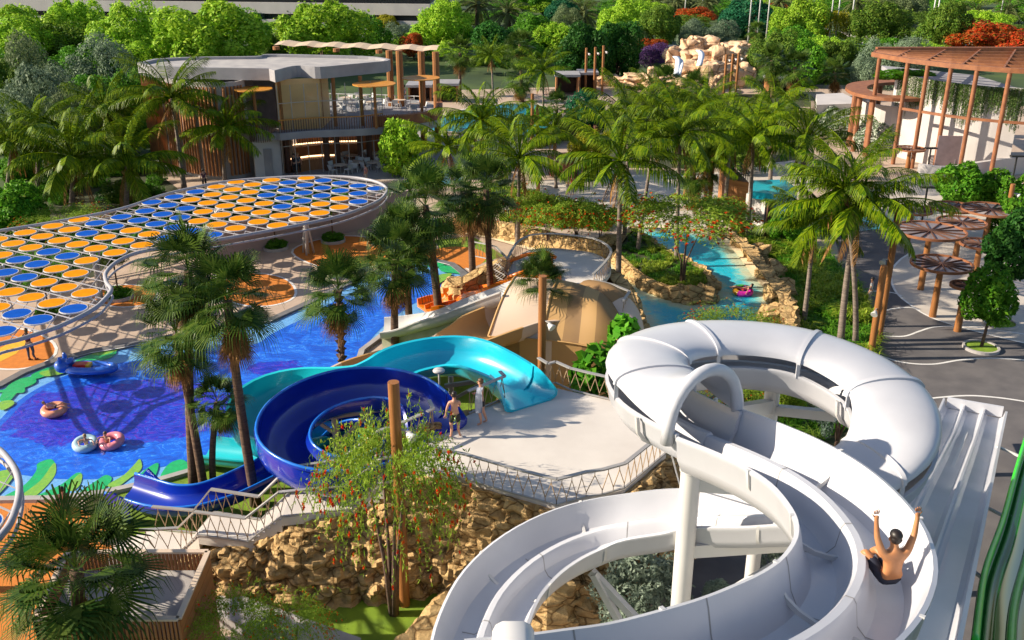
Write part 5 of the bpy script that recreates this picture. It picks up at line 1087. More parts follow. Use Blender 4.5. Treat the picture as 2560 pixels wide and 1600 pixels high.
# ---- restaurant
M['amber'] = mat('amber_shade', (.55, .24, .03), .5, (.45, .18, .02), 2.)
rs_ = T('restaurant', 'two storey concrete restaurant with curved flat roof, slatted drum and glass front', 'restaurant', U(640, 440))
g0 = U(690, 441); RZ = HZ(g0, 172); FZ = HZ(g0, 330)
roof = spl([U(x, y, RZ) for x, y in ((343, 156), (380, 164), (480, 168), (590, 170), (672, 171))], 5) + spl([U(x, y, RZ) for x, y in ((686, 176), (740, 164), (800, 167), (880, 160), (968, 152))], 5)
bkr = spl([U(x, y, RZ) for x, y in ((976, 148), (930, 141), (800, 137), (668, 135), (640, 140), (480, 142), (385, 147))], 4)
rf = [(p.x, p.y) for p in roof + bkr]; yb = min(p.y for p in bkr[4:]) - .5
MB().prism(rf, RZ-1.0, RZ-.25).build('roof', M['concrete_grey'], rs_); roof_o = bpy.data.objects[-1] if False else [o for o in rs_.children if o.name.startswith('roof')][-1]
cx_, cy_ = sum(p[0] for p in rf)/len(rf), sum(p[1] for p in rf)/len(rf)
inner = [(cx_+(p[0]-cx_)*.965, cy_+(p[1]-cy_)*.93) for p in rf]
up_ = MB(); n = len(rf); vs = [(p[0], p[1], RZ-.25+.003) for p in rf] + [(p[0], p[1], RZ) for p in rf] + [(p[0], p[1], RZ) for p in inner] + [(p[0], p[1], RZ-.247) for p in inner]
up_.add(vs, [(k*n+i, k*n+(i+1) % n, (k+1)*n+(i+1) % n, (k+1)*n+i) for k in range(3) for i in range(n)]); up_.build('parapet', M['concrete_grey'], roof_o)
MB().sheet(inner, RZ-.24).build('roof_finish', M['concrete'], roof_o)
# slatted drum
dr_ = spl([V((p.x, p.y+1.7, 0)) for p in (U(366, 405), U(400, 432), U(460, 452), (U(530, 462)), U(590, 458), U(618, 450))], 10)
wl = MB(); wl.sweep([p + V((0, .35, 0)) for p in dr_], [(-.1, 0), (-.1, RZ-1.01), (.1, RZ-1.01), (.1, 0)]); wl.build('drum_wall', M['concrete'], rs_)
sl = MB()
for k, p in enumerate(resample(dr_, .34)):
    if k % 7 != 5: sl.box((p.x, p.y, (RZ-1.4)/2+.2), (.13, .22, RZ-1.7), rz=k*.02)
sl.build('slats', M['slat_wood'], rs_)
# lower white wall with door, floor slab, upper walls
a, b = U(640, 448), U(706, 440); wl = MB(); wl.bar(a + V((0, 0, FZ/2-.3)), b + V((0, 0, FZ/2-.3)), .3, FZ-.6); wl.build('wall', M['white_wall'], rs_)
d = a.lerp(b, .42); do_ = MB().box((d.x, d.y-.18, 1.3), (1.3, .08, 2.6)).build('door', M['concrete_grey'], rs_); MB().box((d.x+.5, d.y-.25, 1.1), (.06, .06, .5)).build('handle', M['grey_steel'], do_)
fl = [U(x, y, FZ) for x, y in ((600, 333), (640, 336), (690, 333), (700, 334), (780, 327), (870, 324), (912, 322), (960, 318), (1040, 312), (1098, 300), (1100, 270), (1060, 250), (940, 246), (700, 262), (610, 290))]
MB().prism(fl, FZ-.6, FZ).build('floor_slab', M['concrete_grey'], rs_)
a, b = UY(696, 300, g0.y+1.0), UY(802, 300, g0.y+1.8)
def vwall(pts, z0, z1, m, name, th=.25): mb = MB(); mb.sweep([V((p.x, p.y, 0)) for p in pts], [(-th/2, z0), (-th/2, z1), (th/2, z1), (th/2, z0)]); return mb.build(name, m, rs_)
vwall([a, b, b + V((0, 4, 0))], FZ, RZ-1.01, mat('warm_plaster', (.72, .46, .20), .6, (.60, .38, .17), .5), 'wall')
vwall([UY(598, 300, g0.y+2.5), UY(640, 300, g0.y+4), UY(696, 300, g0.y+3)], FZ, RZ-1.01, mat('mauve_render', (.26, .22, .23), .8), 'wall')
vwall([V((a.x, yb+3, 0)), V((roof[-1].x-6, yb+3, 0))], 0, FZ-.6, M['dark_wood'], 'wall')
vwall([V((roof[0].x+4, yb-1, 0)), V((a.x, yb-1, 0))], 0, RZ-1.01, M['concrete'], 'wall')
# curtain wall mullions and glass
gl_m, t_, o_ = nt('clear_glass'); tr = N(t_, 'BsdfTransparent', Color=(.92, .95, .96, 1)); gg = N(t_, 'BsdfGlossy', Roughness=.03); lw_ = N(t_, 'LayerWeight', Blend=.25); ms_ = N(t_, 'MixShader'); t_.links.new(lw_.outputs['Fresnel'], ms_.inputs[0]); t_.links.new(tr.outputs[0], ms_.inputs[1]); t_.links.new(gg.outputs[0], ms_.inputs[2]); t_.links.new(ms_.outputs[0], o_.inputs[0])
front = spl([V((U(x, y, FZ).x, U(x, y, FZ).y, 0)) for x, y in ((700, 331), (780, 324), (870, 321), (912, 319), (958, 312))], 6)
mu = MB(); fpts = resample(front, 1.15)
for p in fpts: mu.box((p.x, p.y+.1, (RZ-1.4)/2), (.06, .08, RZ-1.42))
for z in (2.6, FZ+2.4): mu.sweep([p + V((0, .1, z)) for p in fpts], [(-.03, 0), (-.03, .06), (.03, .06), (.03, 0)])
mu.build('mullions', M['grey_steel'], rs_)
for f in (.12, .38, .62, .86):
    p = fpts[int(f*(len(fpts)-1))]; MB().tube([V((p.x, p.y+1.2, FZ)), V((p.x, p.y+1.2, RZ-1.0))], .17, 10).build('timber_post', M['timber'], rs_)
hr = MB(); hr.sweep([p + V((0, -.25, FZ+1.02)) for p in fpts], [(-.06, 0), (-.06, .08), (.06, .08), (.06, 0)]); hr.build('timber_handrail', M['amber'], rs_)
gm = MB(); gm.sweep([p + V((0, .16, 0)) for p in fpts], [(0, FZ+.02), (0, RZ-1.4)], closed_prof=False); gm.build('glass', gl_m, rs_)
# upper railing slats and balcony
rl = MB()
for p in resample([q + V((0, -.25, 0)) for q in front], .22): rl.box((p.x, p.y, FZ-.05), (.05, .05, 2.2))
rl.build('railing_slats', M['rust_dark'], rs_); rl = MB()
bal = spl([U(x, y, FZ) for x, y in ((598, 322), (620, 334), (655, 338), (690, 330))], 6)
for p in resample(bal, .2): rl.box((p.x, p.y, FZ+.2), (.05, .05, 1.7))
rl.build('balcony_slats', M['rust_dark'], rs_); rl = MB()
ter = spl([U(x, y, FZ) for x, y in ((912, 320), (960, 318), (1040, 311), (1092, 299), (1098, 280))], 6)
for k, p in enumerate(resample(ter, .2)):
    if (k//16) % 3 != 1: rl.box((p.x, p.y, FZ+.35), (.06, .06, 1.5))
rl.build('terrace_slats', M['rust'], rs_)
bn = MB(); bn.sweep([p + V((0, .6, FZ)) for p in [V((q.x, q.y, 0)) for q in ter[3:]]], [(-.3, 0), (-.3, .9), (.3, .9), (.3, 0)]); bn.build('terrace_planter', M['rust'], rs_)
wr = MB()
back_r = [UY(800, 252, 98), UY(960, 250, 97), UY(1060, 258, 96)]
for z in (.5, 1.05): wr.tube([V((p.x, p.y, FZ+z)) for p in back_r], .05, 6)
for k in range(12):
    p = back_r[0].lerp(back_r[2], k/11); wr.tube([V((p.x, p.y, FZ)), V((p.x, p.y, FZ+1.05))], .04, 6)
wr.build('back_railing', M['white_paint'], rs_)
# ground floor columns, counters
for x, y in ((846, 418), (903, 412), (925, 408), (820, 425), (722, 432)):
    q = U(x, y); MB().tube([q, q + V((0, 0, FZ-.6))], .28, 12).build('column', M['rust_dark'], rs_, smooth=False)
lit, t_, o_ = nt('lit_strip'); e_ = N(t_, 'Emission', Strength=2.2); e_.inputs[0].default_value = (1, .62, .32, 1); t_.links.new(e_.outputs[0], o_.inputs[0])
for x0, x1, y, h in ((735, 900, 398, 1.5), (745, 960, 384, 2.6), (735, 840, 425, 1.1)):
    ln = spl([U(x0, y+4), U((x0+x1)/2, y-4), U(x1, y-6)], 6); mb = MB(); mb.sweep(ln, [(-.6, 0), (-.6, h*.9), (.6, h*.9), (.6, 0)]); bc_ = mb.build('bar_counter', M['slat_wood'], rs_)
    mb = MB(); mb.sweep([p + V((0, -.1, h*.9+.03)) for p in ln], [(-.62, 0), (-.62, .09), (-.5, .09), (-.5, 0)]); mb.build('light_strip', lit, bc_)
for k, (x0, z0, x1, z1) in enumerate(((760, .62, 830, .62),)):
    pass
# fabric pergola behind
pg = T('pergola', 'tall timber post pergola with pale fabric roof beside the restaurant', 'pergola', U(1050, 330)); PZ = HZ(U(1088, 300), 130)
pts = [(708, 118, 10), (800, 122, 9), (880, 126, 6), (960, 130, 4), (1025, 132, 2), (1090, 132, 0)]
rowf = [UY(x, y, 95 + k) for x, y, k in pts]
zt = HZ(V((0, 97, 0)), 124)
fb = MB(); m_ = 24; vs = []
for i in range(m_+1):
    f = i/m_; p = V((rowf[0].x + (rowf[-1].x-rowf[0].x)*f, 101 - 5*f, zt + .09*math.sin(f*40)))
    for j in range(3): vs.append(p + V((0, j*2.2, .12*(j == 1))))
fb.add(vs, [(i*3+j, (i+1)*3+j, (i+1)*3+j+1, i*3+j+1) for i in range(m_) for j in range(2)]); fb.build('fabric_roof', mat('beige_fabric', (.62, .47, .33), .8), pg)
for i, (f, lo) in enumerate(((.02, RZ-.3), (.2, RZ-.3), (.4, RZ-.3), (.55, RZ-.3), (.66, RZ-.3), (.78, 0), (.91, 0), (.995, 0), (.72, 0))):
    x = rowf[0].x + (rowf[-1].x-rowf[0].x)*f; y = 100.5-5*f + (3 if i in (1, 3) else 0); MB().tube([V((x, y, lo)), V((x, y, zt-.05))], .34, 10).build('post', M['timber'], pg, smooth=False)
def sunshade(x, y, w, by, label, zb, m='amber'):
    c0 = U(x+6, by, zb); H = HZ(c0, y)-zb; r = w*MPP(c0)/2; p = T('parasol', label, 'parasol', c0, 'amber disc parasols on the terrace')
    MB().tube([c0, c0 + V((0, 0, H))], .13, 10).build('post', M['timber'], p); d = MB(); d.lathe([(0, H+.12), (r*.5, H+.18), (r, H+.22), (r, H+.14), (0, H-.02)], 28, c0); d.build('shade', M['amber'], p)
sunshade(935, 215, 106, 321, 'amber disc parasol on the terrace, middle one', FZ); sunshade(1050, 200, 92, 296, 'amber disc parasol among the pergola posts', FZ); sunshade(638, 228, 92, 333, 'amber disc parasol on the small balcony at the slatted drum', FZ)
# chairs and tables
ch = T('cafe_chair', 'white cafe chair on the restaurant terraces', 'chair', (0, 0, -50), 'white cafe chairs of the restaurant')
MB().box((0, 0, -49.55), (.5, .5, .06)).build('seat', M['white_paint'], ch); MB().add([(-.25, .22, -49.5), (.25, .22, -49.5), (.3, .32, -49.1), (-.3, .32, -49.1), (-.25, .25, -49.5), (.25, .25, -49.5), (.3, .35, -49.1), (-.3, .35, -49.1)], [(0, 1, 2, 3), (7, 6, 5, 4), (0, 4, 5, 1), (1, 5, 6, 2), (2, 6, 7, 3), (3, 7, 4, 0)]).build('backrest', M['white_paint'], ch)
for sx2 in (-1, 1):
    for sy2 in (-1, 1): MB().bar((.2*sx2, .2*sy2, -49.56), (.27*sx2, .27*sy2, -50), .04, .04).build('leg', M['white_paint'], ch)
tbm = T('cafe_table', 'round pale table with chairs on the restaurant terraces', 'table', (0, 0, -50), 'pale round tables of the restaurant')
MB().lathe([(0, -49.25), (.6, -49.25), (.6, -49.3), (0, -49.3)], 18).build('table_top', M['cream_slide'], tbm); MB().tube([(0, 0, -50), (0, 0, -49.3)], .05, 8).build('table_leg', M['grey_steel'], tbm)
first = True
for x, y, z in [(852, 432, 0), (895, 425, 0), (935, 425, 0), (975, 418, 0), (880, 408, 0), (940, 402, 0), (830, 412, 0), (1010, 405, 0), (790, 280, FZ), (835, 285, FZ), (880, 278, FZ), (930, 274, FZ), (865, 262, FZ), (905, 258, FZ), (1000, 268, FZ), (1035, 280, FZ)]:
    q = U(x, y, z) + V((0, 0, .01)); t = tbm if first else copy_tree(tbm); t.location = q; t.rotation_euler = (0, 0, x)
    for k in range(4):
        a = x + k*PI/2 + .3; c = ch if first else copy_tree(ch); c.location = q + V((math.cos(a)*.95, math.sin(a)*.95, 0)); c.rotation_euler = (0, 0, a - PI/2 + .2*math.sin(k*3+x)); first = False

# ---- right hand concrete building with rusty frame
R2 = HZ(U(2346, 436), 172)
def V0(x, y): p = U(x, y, R2); return V((p.x, p.y, 0))
rb_ = T('concrete_building', 'tall pale concrete wall with hanging vines and a rusty steel pergola frame', 'building', U(2480, 436))
cols = [(2199, 146), (2270, 157), (2320, 163), (2378, 170), (2443, 176), (2525, 182), (2620, 187)]
wallp = spl([V0(x, y) + V((0, o, 0)) for (x, y), o in zip(cols[2:], (6.5, 5.2, 4.2, 3.6, 3.4))], 6); 
WT = HZ(wallp[8], 200)
wb = MB(); wb.sweep(wallp, [(-.2, 0), (-.2, WT), (.2, WT), (.2, 0)]); wb.build('wall', M['white_wall'], rb_)
MB().prism([p + V((0, .25, 0)) for p in wallp] + [wallp[-1] + V((0, 9, 0)), wallp[0] + V((1, 7, 0))], WT-.5, WT-.1).build('flat_roof', M['concrete_grey'], rb_)
q = wallp[-6]; do_ = MB().box((q.x-3.2, q.y-.62, 1.7), (2.0, .1, 3.4), rz=-.1).build('door', mat('door_mauve', (.30, .22, .22), .7), rb_); MB().box((q.x-2.5, q.y-.72, 1.1), (.06, .08, .5)).build('handle', M['grey_steel'], do_)
for i, (x, y) in enumerate(cols):
    p = V0(x, y); MB().tube([p, p + V((0, 0, R2))], .19, 12).build('column', M['rust'], rb_, auto=40)
    if i < len(cols)-1:
        q = V0(*cols[i+1])
        if i >= 1: MB().bar(p + V((0, 0, R2*.56)), q + V((0, 0, R2*.56)), .2, .22).build('beam', M['rust'], rb_)
rp_ = MB(); fr_ = [V0(x, y) + V((0, 0, R2)) for x, y in cols]; fr_[0] = U(2182, 141, R2)
rp_.sweep([p + V((0, 0, .2)) for p in fr_], [(-.2, -.2), (-.2, .2), (.2, .2), (.2, -.2)])
bk = [U(x, 131, R2) for x in (2190, 2262, 2318, 2378, 2445, 2528, 2625)]
rp_.sweep([p + V((0, 0, .2)) for p in bk], [(-.3, -.3), (-.3, .3), (.3, .3), (.3, -.3)])
fa, ba = resample(fr_, 3.4), None; n = len(fa)-1
bl_ = resample(bk, 3.4); nb_ = len(bl_)-1
for i in range(n+1): rp_.bar(fa[i] + V((0, 0, .2)), bl_[int(i/n*nb_)] + V((0, 0, .2)), .14, .3)
for k in range(1, 6): rp_.sweep([fr_[i].lerp(bk[i], k/6) + V((0, 0, .2)) for i in range(len(fr_))], [(-.07, -.15), (-.07, .15), (.07, .15), (.07, -.15)])
rp_.build('roof_grid', M['rust'], rb_)
rs2 = np.random.RandomState(5); Q = []
wv = resample(wallp, .12)
for p in wv:
    for s in range(5):
        L = (1.2 + 2.6*rs2.rand())*(.6+.4*math.sin(p.x*.9)**2); z = WT + .1; x, y = p.x + rs2.normal()*.06, p.y - .42 - rs2.rand()*.15
        while z > WT - L:
            z -= .1; w = .10; a = rs2.rand()*6; d = np.array([math.cos(a), math.sin(a)*.4, -.6])*w; e = np.array([-math.sin(a), math.cos(a)*.4, .3])*w*.6; c = np.array([x, y, z]); Q.append([c-d, c+e, c+d, c-e])
vm = np_mesh('hanging_vines', np.array(Q) - np.array(rb_.location)[None, None], [M['vine']]); mesh_obj('hanging_vines', vm, rb_)
hd = mesh_obj('roof_planting', CROWN['hedge'][0], rb_, V((wallp[3].x, wallp[3].y+.8, WT)) - rb_.location); hd.scale = (3, .8, .5)
# curved rusty walkway roof and round wall
wk = T('walkway_roof', 'curved rusty steel walkway roof on round posts beside the vine wall', 'walkway roof', U(2200, 330)); zc = R2*.62
arc_ = spl([U(x, y, zc) for x, y in ((2330, 206), (2230, 205), (2160, 211), (2140, 222), (2165, 236), (2230, 246), (2320, 244))], 6)
MB().sweep(arc_, [(-1.0, -.15), (-1.0, .15), (1.0, .15), (1.0, -.15)]).build('roof', M['rust'], wk)
for k in (8, 14, 18, 22, 26): p = arc_[k]; MB().tube([V((p.x, p.y, 0)), V((p.x, p.y, zc))], .25, 10).build('post', M['rust'], wk)
gb = MB(); gb.sweep([V((p.x, p.y, 0)) + V((.8, 1.6, 0)) for p in arc_[12:]], [(-.2, 0), (-.2, zc-1), (.2, zc-1), (.2, 0)]); tag(gb.build('round_wall', M['white_wall']), 'low round white wall under the curved rusty walkway', 'wall')
wr2 = T('pavilion', 'small white pavilion with flat slab roof behind the coconut palms', 'pavilion', U(2090, 285))
a, b = U(2042, 262, 3.4), U(2160, 258, 3.4); MB().prism([a, b, b + V((0, 7, 0)), a + V((2, 7, 0))], 2.4, 3.4).build('roof', M['white_wall'], wr2)
for f in (.1, .5, .9): p = a.lerp(b, f) + V((.3, 1.2, 0)); MB().box((p.x, p.y, 1.2), (.4, .4, 2.4)).build('post', M['white_wall'], wr2)
MB().box((a.lerp(b, .6).x, a.y+4.5, 1.2), (7, .3, 2.39)).build('wall', M['cream_slide'], wr2)
lw2 = MB(); lw2.sweep(spl(P([(2290, 455), (2360, 462), (2440, 450), (2560, 432), (2640, 420)]), 5), [(-.2, 0), (-.2, 1.6), (.2, 1.6), (.2, 0)]); tag(lw2.build('garden_wall', M['white_wall']), 'low white wall behind the clipped hedge trees', 'wall')

# ---- slide tower
tw_ = T('slide_tower', 'small slide tower of timber box, white walls and turquoise slide bed', 'slide tower', U(1860, 540))
a, b = U(1815, 538), U(1864, 548); h = HZ(a, 448); MB().prism([a, b, b + V((0, 3.4, 0)), a + V((0, 3.4, 0))], 0, h).build('timber_box', mat('box_boards', (.42, .18, .06), .6, (.30, .12, .04), 1.5, streak=(.4, .4, 9)), tw_)
rl = MB(); pr4 = [a, b, b + V((0, 3.4, 0)), a + V((0, 3.4, 0)), a]
for i in range(4):
    for z in (.5, .8): rl.bar(pr4[i] + V((0, 0, h+z)), pr4[i+1] + V((0, 0, h+z)), .05, .05)
    for k in range(10): p = pr4[i].lerp(pr4[i+1], k/10); rl.bar(p + V((0, 0, h)), p + V((0, 0, h+.8)), .03, .03)
rl.build('railing', M['black'], tw_)
a, b = U(1858, 572), U(1905, 590); h2 = HZ(a, 484); c_ = U(1985, 560); MB().prism([a, b, V((c_.x, c_.y, 0)), V((c_.x-2.3, c_.y+1.2, 0))], 0, h2).build('wall', M['white_wall'], tw_)
t0 = U(1868, 478, h2); MB().prism([U(1872, 492, h2+.1), U(1930, 499, h2+.1), U(1985, 480, h2+.1), U(1960, 462, h2+.1), U(1876, 464, h2+.1)], h2+.01, h2+.5).build('slide_bed', M['cyan_slide'], tw_)
MB().prism([U(1935, 515, h2-.3), U(1985, 520, h2-.3), U(1990, 490, h2-.3), U(1945, 488, h2-.3)], h2-1.4, h2-.25).build('blue_slide_bed', M['blue_rim'], tw_)
MB().box((b.x+.3, b.y-.2, h2/2), (.35, .35, h2)).build('corner_post', M['dark_wood'], tw_)

# ---- background building
bb = T('background_building', 'large white building with dark window bands behind the trees', 'building', (-40, 205, 0))
yl = 205; f0, f1 = UY(-100, 20, yl+10), UY(1075, 30, yl-6)
def band(py0, py1, x0, x1, d, m, name):
    a = f0.lerp(f1, x0); b = f0.lerp(f1, x1); z0, z1 = HZ(V((0, yl, 0)), py1), HZ(V((0, yl, 0)), py0); mb = MB(); mb.prism([(a.x, a.y-d), (b.x, b.y-d), (b.x, b.y+16), (a.x, a.y+16)], z0, z1); mb.build(name, m, bb)
band(-70, -14, 0, 1, .3, M['white_wall'], 'wall'); band(-14, 5, .15, 1, -.8, M['black'], 'window_band'); band(5, 33, 0, 1.0, .35, M['white_wall'], 'wall'); band(33, 47, .4, 1, -.8, M['black'], 'window_band'); band(47, 140, 0, 1, .3, M['white_wall'], 'wall')

# ---- waterfall
wf = T('rock_waterfall', 'pale orange boulder waterfall with white water chutes', 'waterfall', U(1740, 220)); bi = 0
for x, y, w_, h_, yy in [(1765, 112, 52, 34, 146), (1725, 122, 44, 44, 145), (1690, 150, 52, 50, 144), (1840, 128, 60, 34, 144), (1870, 150, 40, 50, 143), (1740, 155, 70, 46, 142), (1790, 150, 70, 44, 141), (1845, 170, 50, 70, 141), (1720, 180, 80, 40, 138), (1775, 180, 62, 42, 136), (1690, 185, 60, 40, 138), (1745, 205, 80, 30, 134), (1800, 165, 36, 80, 139), (1655, 205, 80, 26, 134), (1600, 198, 70, 24, 135), (1700, 215, 90, 28, 131), (1630, 188, 22, 30, 131), (1790, 218, 26, 46, 128), (1825, 205, 60, 60, 136), (1560, 205, 60, 20, 137), (1510, 200, 60, 18, 138), (1855, 200, 50, 60, 138)]:
    bi += 1; c = UY(x, y, yy); k = MPP(c); vs, fs = boulder((0, 0, 0), (w_*k*.58, w_*k*.5, h_*k*.6), bi, 4, .42, .6); o = MB().add([V(v) + c for v in vs], fs).build('boulder', M['rock_pale'], wf, auto=32)
    q = c.z - h_*k*.5
    if q > 1.5: vs, fs = boulder((0, 0, 0), (w_*k*.55, w_*k*.5, q*.75), bi+40, 3, .25, .5); MB().add([V(v) + V((c.x, c.y+1.2, q*.35)) for v in vs], fs).build('boulder', M['rock_pale'], wf, smooth=True)
foam = mat('white_water', (.82, .86, .92), .4, (.66, .74, .86), 3., streak=(4, 4, .5))
for (x0, y0), (x1, y1), w_, yy in (((1754, 137), (1748, 165), 14, 132), ((1696, 153), (1690, 192), 15, 129), ((1706, 158), (1698, 192), 6, 128.6)):
    p, q = UY(x0, y0, yy+1.2), UY(x1, y1, yy-1.2); hw = w_*MPP(p)/2; mb = MB(); ln = spl([p + V((0, 2.5, .25)), p, q], 6); mb.sweep(ln, [(-hw, 0), (-hw, .12), (hw, .12), (hw, 0)]); mb.build('water_chute', foam, wf, smooth=True)

# ---- far pool with cabanas
FP = P([(1065, 330), (1085, 300), (1150, 278), (1250, 262), (1335, 260), (1402, 288), (1410, 330), (1380, 344), (1290, 340), (1180, 335)])
setting('far_pool', MB().sheet(FP, .03), mat('far_pool_bed', (.03, .36, .50), .4, (.02, .28, .44), .6)); setting('far_pool_water', MB().sheet(FP, .08), watermat('far_water', (.9, 1, 1), bscale=1.2, strength=.3)); setting('far_pool_edge', MB().strip(FP, .6, .1, .06, closed=True), M['pave_light'])
setting('pond', MB().sheet(P([(1010, 455), (1060, 430), (1150, 425), (1200, 440), (1120, 462)]), .02), mat('pond', (.02, .20, .22), .15))
setting('teal_strip', MB().sheet(P([(2130, 545), (2300, 535), (2300, 560), (2140, 580)]), .03), mat('splash_pool', (.03, .30, .42), .15))
def cabana(x0, x1, yb_, yt, label):
    a, b = U(x0, yb_), U(x1, yb_); h = HZ(a, yt); d = V((0, 3.2, 0)); r = T('cabana', label, 'cabana', (a+b)/2, 'dark timber cabanas by the far pool')
    MB().prism([a + V((-.3, -.3, 0)), b + V((.3, -.3, 0)), b + d + V((.3, .3, 0)), a + d + V((-.3, .3, 0))], h-.3, h).build('roof', M['concrete_grey'], r); MB().prism([a + d, b + d, b + d + V((0, .2, 0)), a + d + V((0, .2, 0))], 0, h-.3).build('back_wall', M['dark_wood'], r)
    for p in (a, b): MB().prism([p + V((-.1, .6, 0)), p + V((.1, .6, 0)), p + d + V((.1, 0, 0)), p + d + V((-.1, 0, 0))], 0, h-.3).build('side_wall', M['slat_wood'], r)
cabana(1392, 1444, 240, 186, 'dark timber cabana by the far pool, left of the pair under tall trees'); cabana(1450, 1490, 232, 181, 'dark timber cabana next to the three timber poles'); cabana(1100, 1142, 258, 208, 'dark timber cabana right of the restaurant pergola'); cabana(1022, 1076, 255, 212, 'dark timber cabana seen between the pergola posts'); cabana(1925, 1985, 240, 196, 'brown timber cabana right of the waterfall')
kq = U(1420, 436); kk = T('kiosk', 'round kiosk of upright brown boards on the promenade', 'kiosk', kq); kh = HZ(kq, 392); MB().lathe([(1.7, 0), (1.7, kh)], 36, kq).build('board_wall', mat('kiosk_boards', (.28, .085, .04), .6, (.16, .05, .03), 2., streak=(5, 5, .2)), kk, auto=20); MB().lathe([(0, kh+.1), (1.9, kh), (1.9, kh-.15), (0, kh-.15)], 36, kq).build('roof', M['dark_wood'], kk)
wq = P([(1345, 372), (1400, 352), (1480, 350), (1490, 362)]); wqm = MB(); wqm.sweep(wq, [(-.15, 0), (-.15, 1.8), (.15, 1.8), (.15, 0)]); tag(wqm.build('timber_wall', M['dark_wood']), 'dark brown timber wall at the near edge of the far pool', 'wall')

# ---- slatted hut at the lower left
hz_ = 3.2; A_, B_ = U(520, 1381, hz_), U(447, 1549, hz_); Lx = -4.1
hut = T('slatted_hut', 'hut with pale flat roof and slatted timber walls at the lower left', 'hut', V((A_.x-2, B_.y+1.4, 0)))
C_, D_ = V((A_.x+Lx, A_.y, hz_)), V((B_.x+Lx+.3, B_.y, hz_))
def shr(p, k): m = (A_+B_+C_+D_)/4; return p + (m-p)*k
MB().prism([shr(p, .03) for p in (D_, B_, A_, C_)], hz_-.85, hz_-.6).build('roof', M['concrete'], hut)
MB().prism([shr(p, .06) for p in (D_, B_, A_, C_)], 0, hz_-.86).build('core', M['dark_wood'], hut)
for nm_, p, q, sp_, horiz in (('front_slats', D_, B_, .11, False), ('back_slats', C_, A_, .11, False), ('left_slats', C_, D_, .12, False)):
    sl = MB()
    for r_ in resample([p, q], sp_): sl.box((r_.x, r_.y, hz_/2), (.06, .09, hz_-.05), rz=0)
    sl.build(nm_, M['slat_wood'], hut)
sl = MB()
for k in range(9): sl.bar(V((B_.x, B_.y, .2+k*.345)), V((A_.x, A_.y, .2+k*.345)), .08, .325)
sl.build('side_boards', mat('hut_boards', (.40, .17, .055), .55, (.30, .115, .04), 3., streak=(.6, .6, 8)), hut)
cp = MB()
for p, q in ((A_, B_), (B_, D_), (D_, C_), (C_, A_)): cp.bar(p + V((0, 0, .03)), q + V((0, 0, .03)), .16, .06)
cp.build('coping', M['cream_slide'], hut)
kp = MB(); k0 = P([(560, 1500), (905, 1625), (880, 1700), (530, 1560)]); kp.prism(k0, .01, .45); tag(kp.build('kerb_wall', M['concrete']), 'pale concrete kerb slab beside the green lawn at the bottom', 'kerb')
# ============================================================= POSTS, PARASOLS, FLOATS, PEOPLE
def flood(mb, p, d, s=.16):
    d = V(d).normalized(); mb.tube([p, p + d*.22], [s*.45, s], 10); mb.tube([p + d*.22, p + d*.26], [s*1.08, s*1.05], 10)
def lamp_post(b, top, label, r=.17, lamps=(), zb=0., name='lamp_post', m='timber'):
    base = U(b[0], b[1], zb); h = HZ(base, top); o = T(name, label, 'lamp post', base, 'timber lamp posts')
    tx = V((base.x, base.y, h)); MB().tube([base, tx], r, 14).build('post', M[m], o, auto=40)
    for z, dx, dy in lamps:
        mb = MB(); p = base + V((0, 0, h*z)); mb.bar(p + V((dx*r*.7, -abs(dy)*r*.4, .05)), p + V((dx*(r+.3), dy*.3-.1, .05)), .05, .05); fo_ = MB(); flood(fo_, p + V((dx*(r+.2), dy*.25-.1, .0)), (dx*.6, -.5, -.35)); fo_ = fo_.build('floodlight', M['white_paint'], o, auto=40); mb.build('bracket', M['grey_steel'], fo_)
lamp_post((1352, 1072), 690, 'timber lamp post in front of the striped tan slide', .17, ((.72, .7, -1),), .0)
lamp_post((1012, 1512), 955, 'tall timber lamp post behind the large bottlebrush tree', .17, ((.80, 1, -.4),))
lamp_post((2175, 898), 664, 'timber lamp post at the edge of the grass bed, nearer of the two', .17, ((.55, -.6, -1),))
lamp_post((2196, 852), 520, 'timber lamp post at the grass bed, farther and taller', .17, ((.62, -.9, .3),))
lamp_post((2513, 560), 460, 'timber lamp post above the rusty parasols on the right', .17, ((.5, 1, -.3), (.75, 1, .5)))
for x, yb, yt, l in ((1773, 522, 372, 'tall bare timber post on the promenade'), (1712, 500, 385, 'bare timber post left of the tall one on the promenade'), (1463, 232, 120, 'leftmost of three timber poles under the dark trees'), (1485, 234, 118, 'middle of three timber poles under the dark trees'), (1505, 236, 114, 'rightmost of three timber poles under the dark trees'), (1808, 245, 136, 'leftmost of three timber poles before the waterfall'), (1824, 240, 134, 'middle of three timber poles before the waterfall'), (1838, 242, 132, 'rightmost of three timber poles before the waterfall'), (1330, 372, 234, 'timber pole at the far pool, left one'), (1343, 368, 262, 'timber pole at the far pool, right one'), (1093, 340, 262, 'timber pole at the right end of the restaurant terrace'), (1345, 510, 445, 'short timber post beside the bottlebrush hedge')):
    lamp_post((x, yb), yt, l, .16, ((.88, .8, -.6),) if yb < 300 else ())
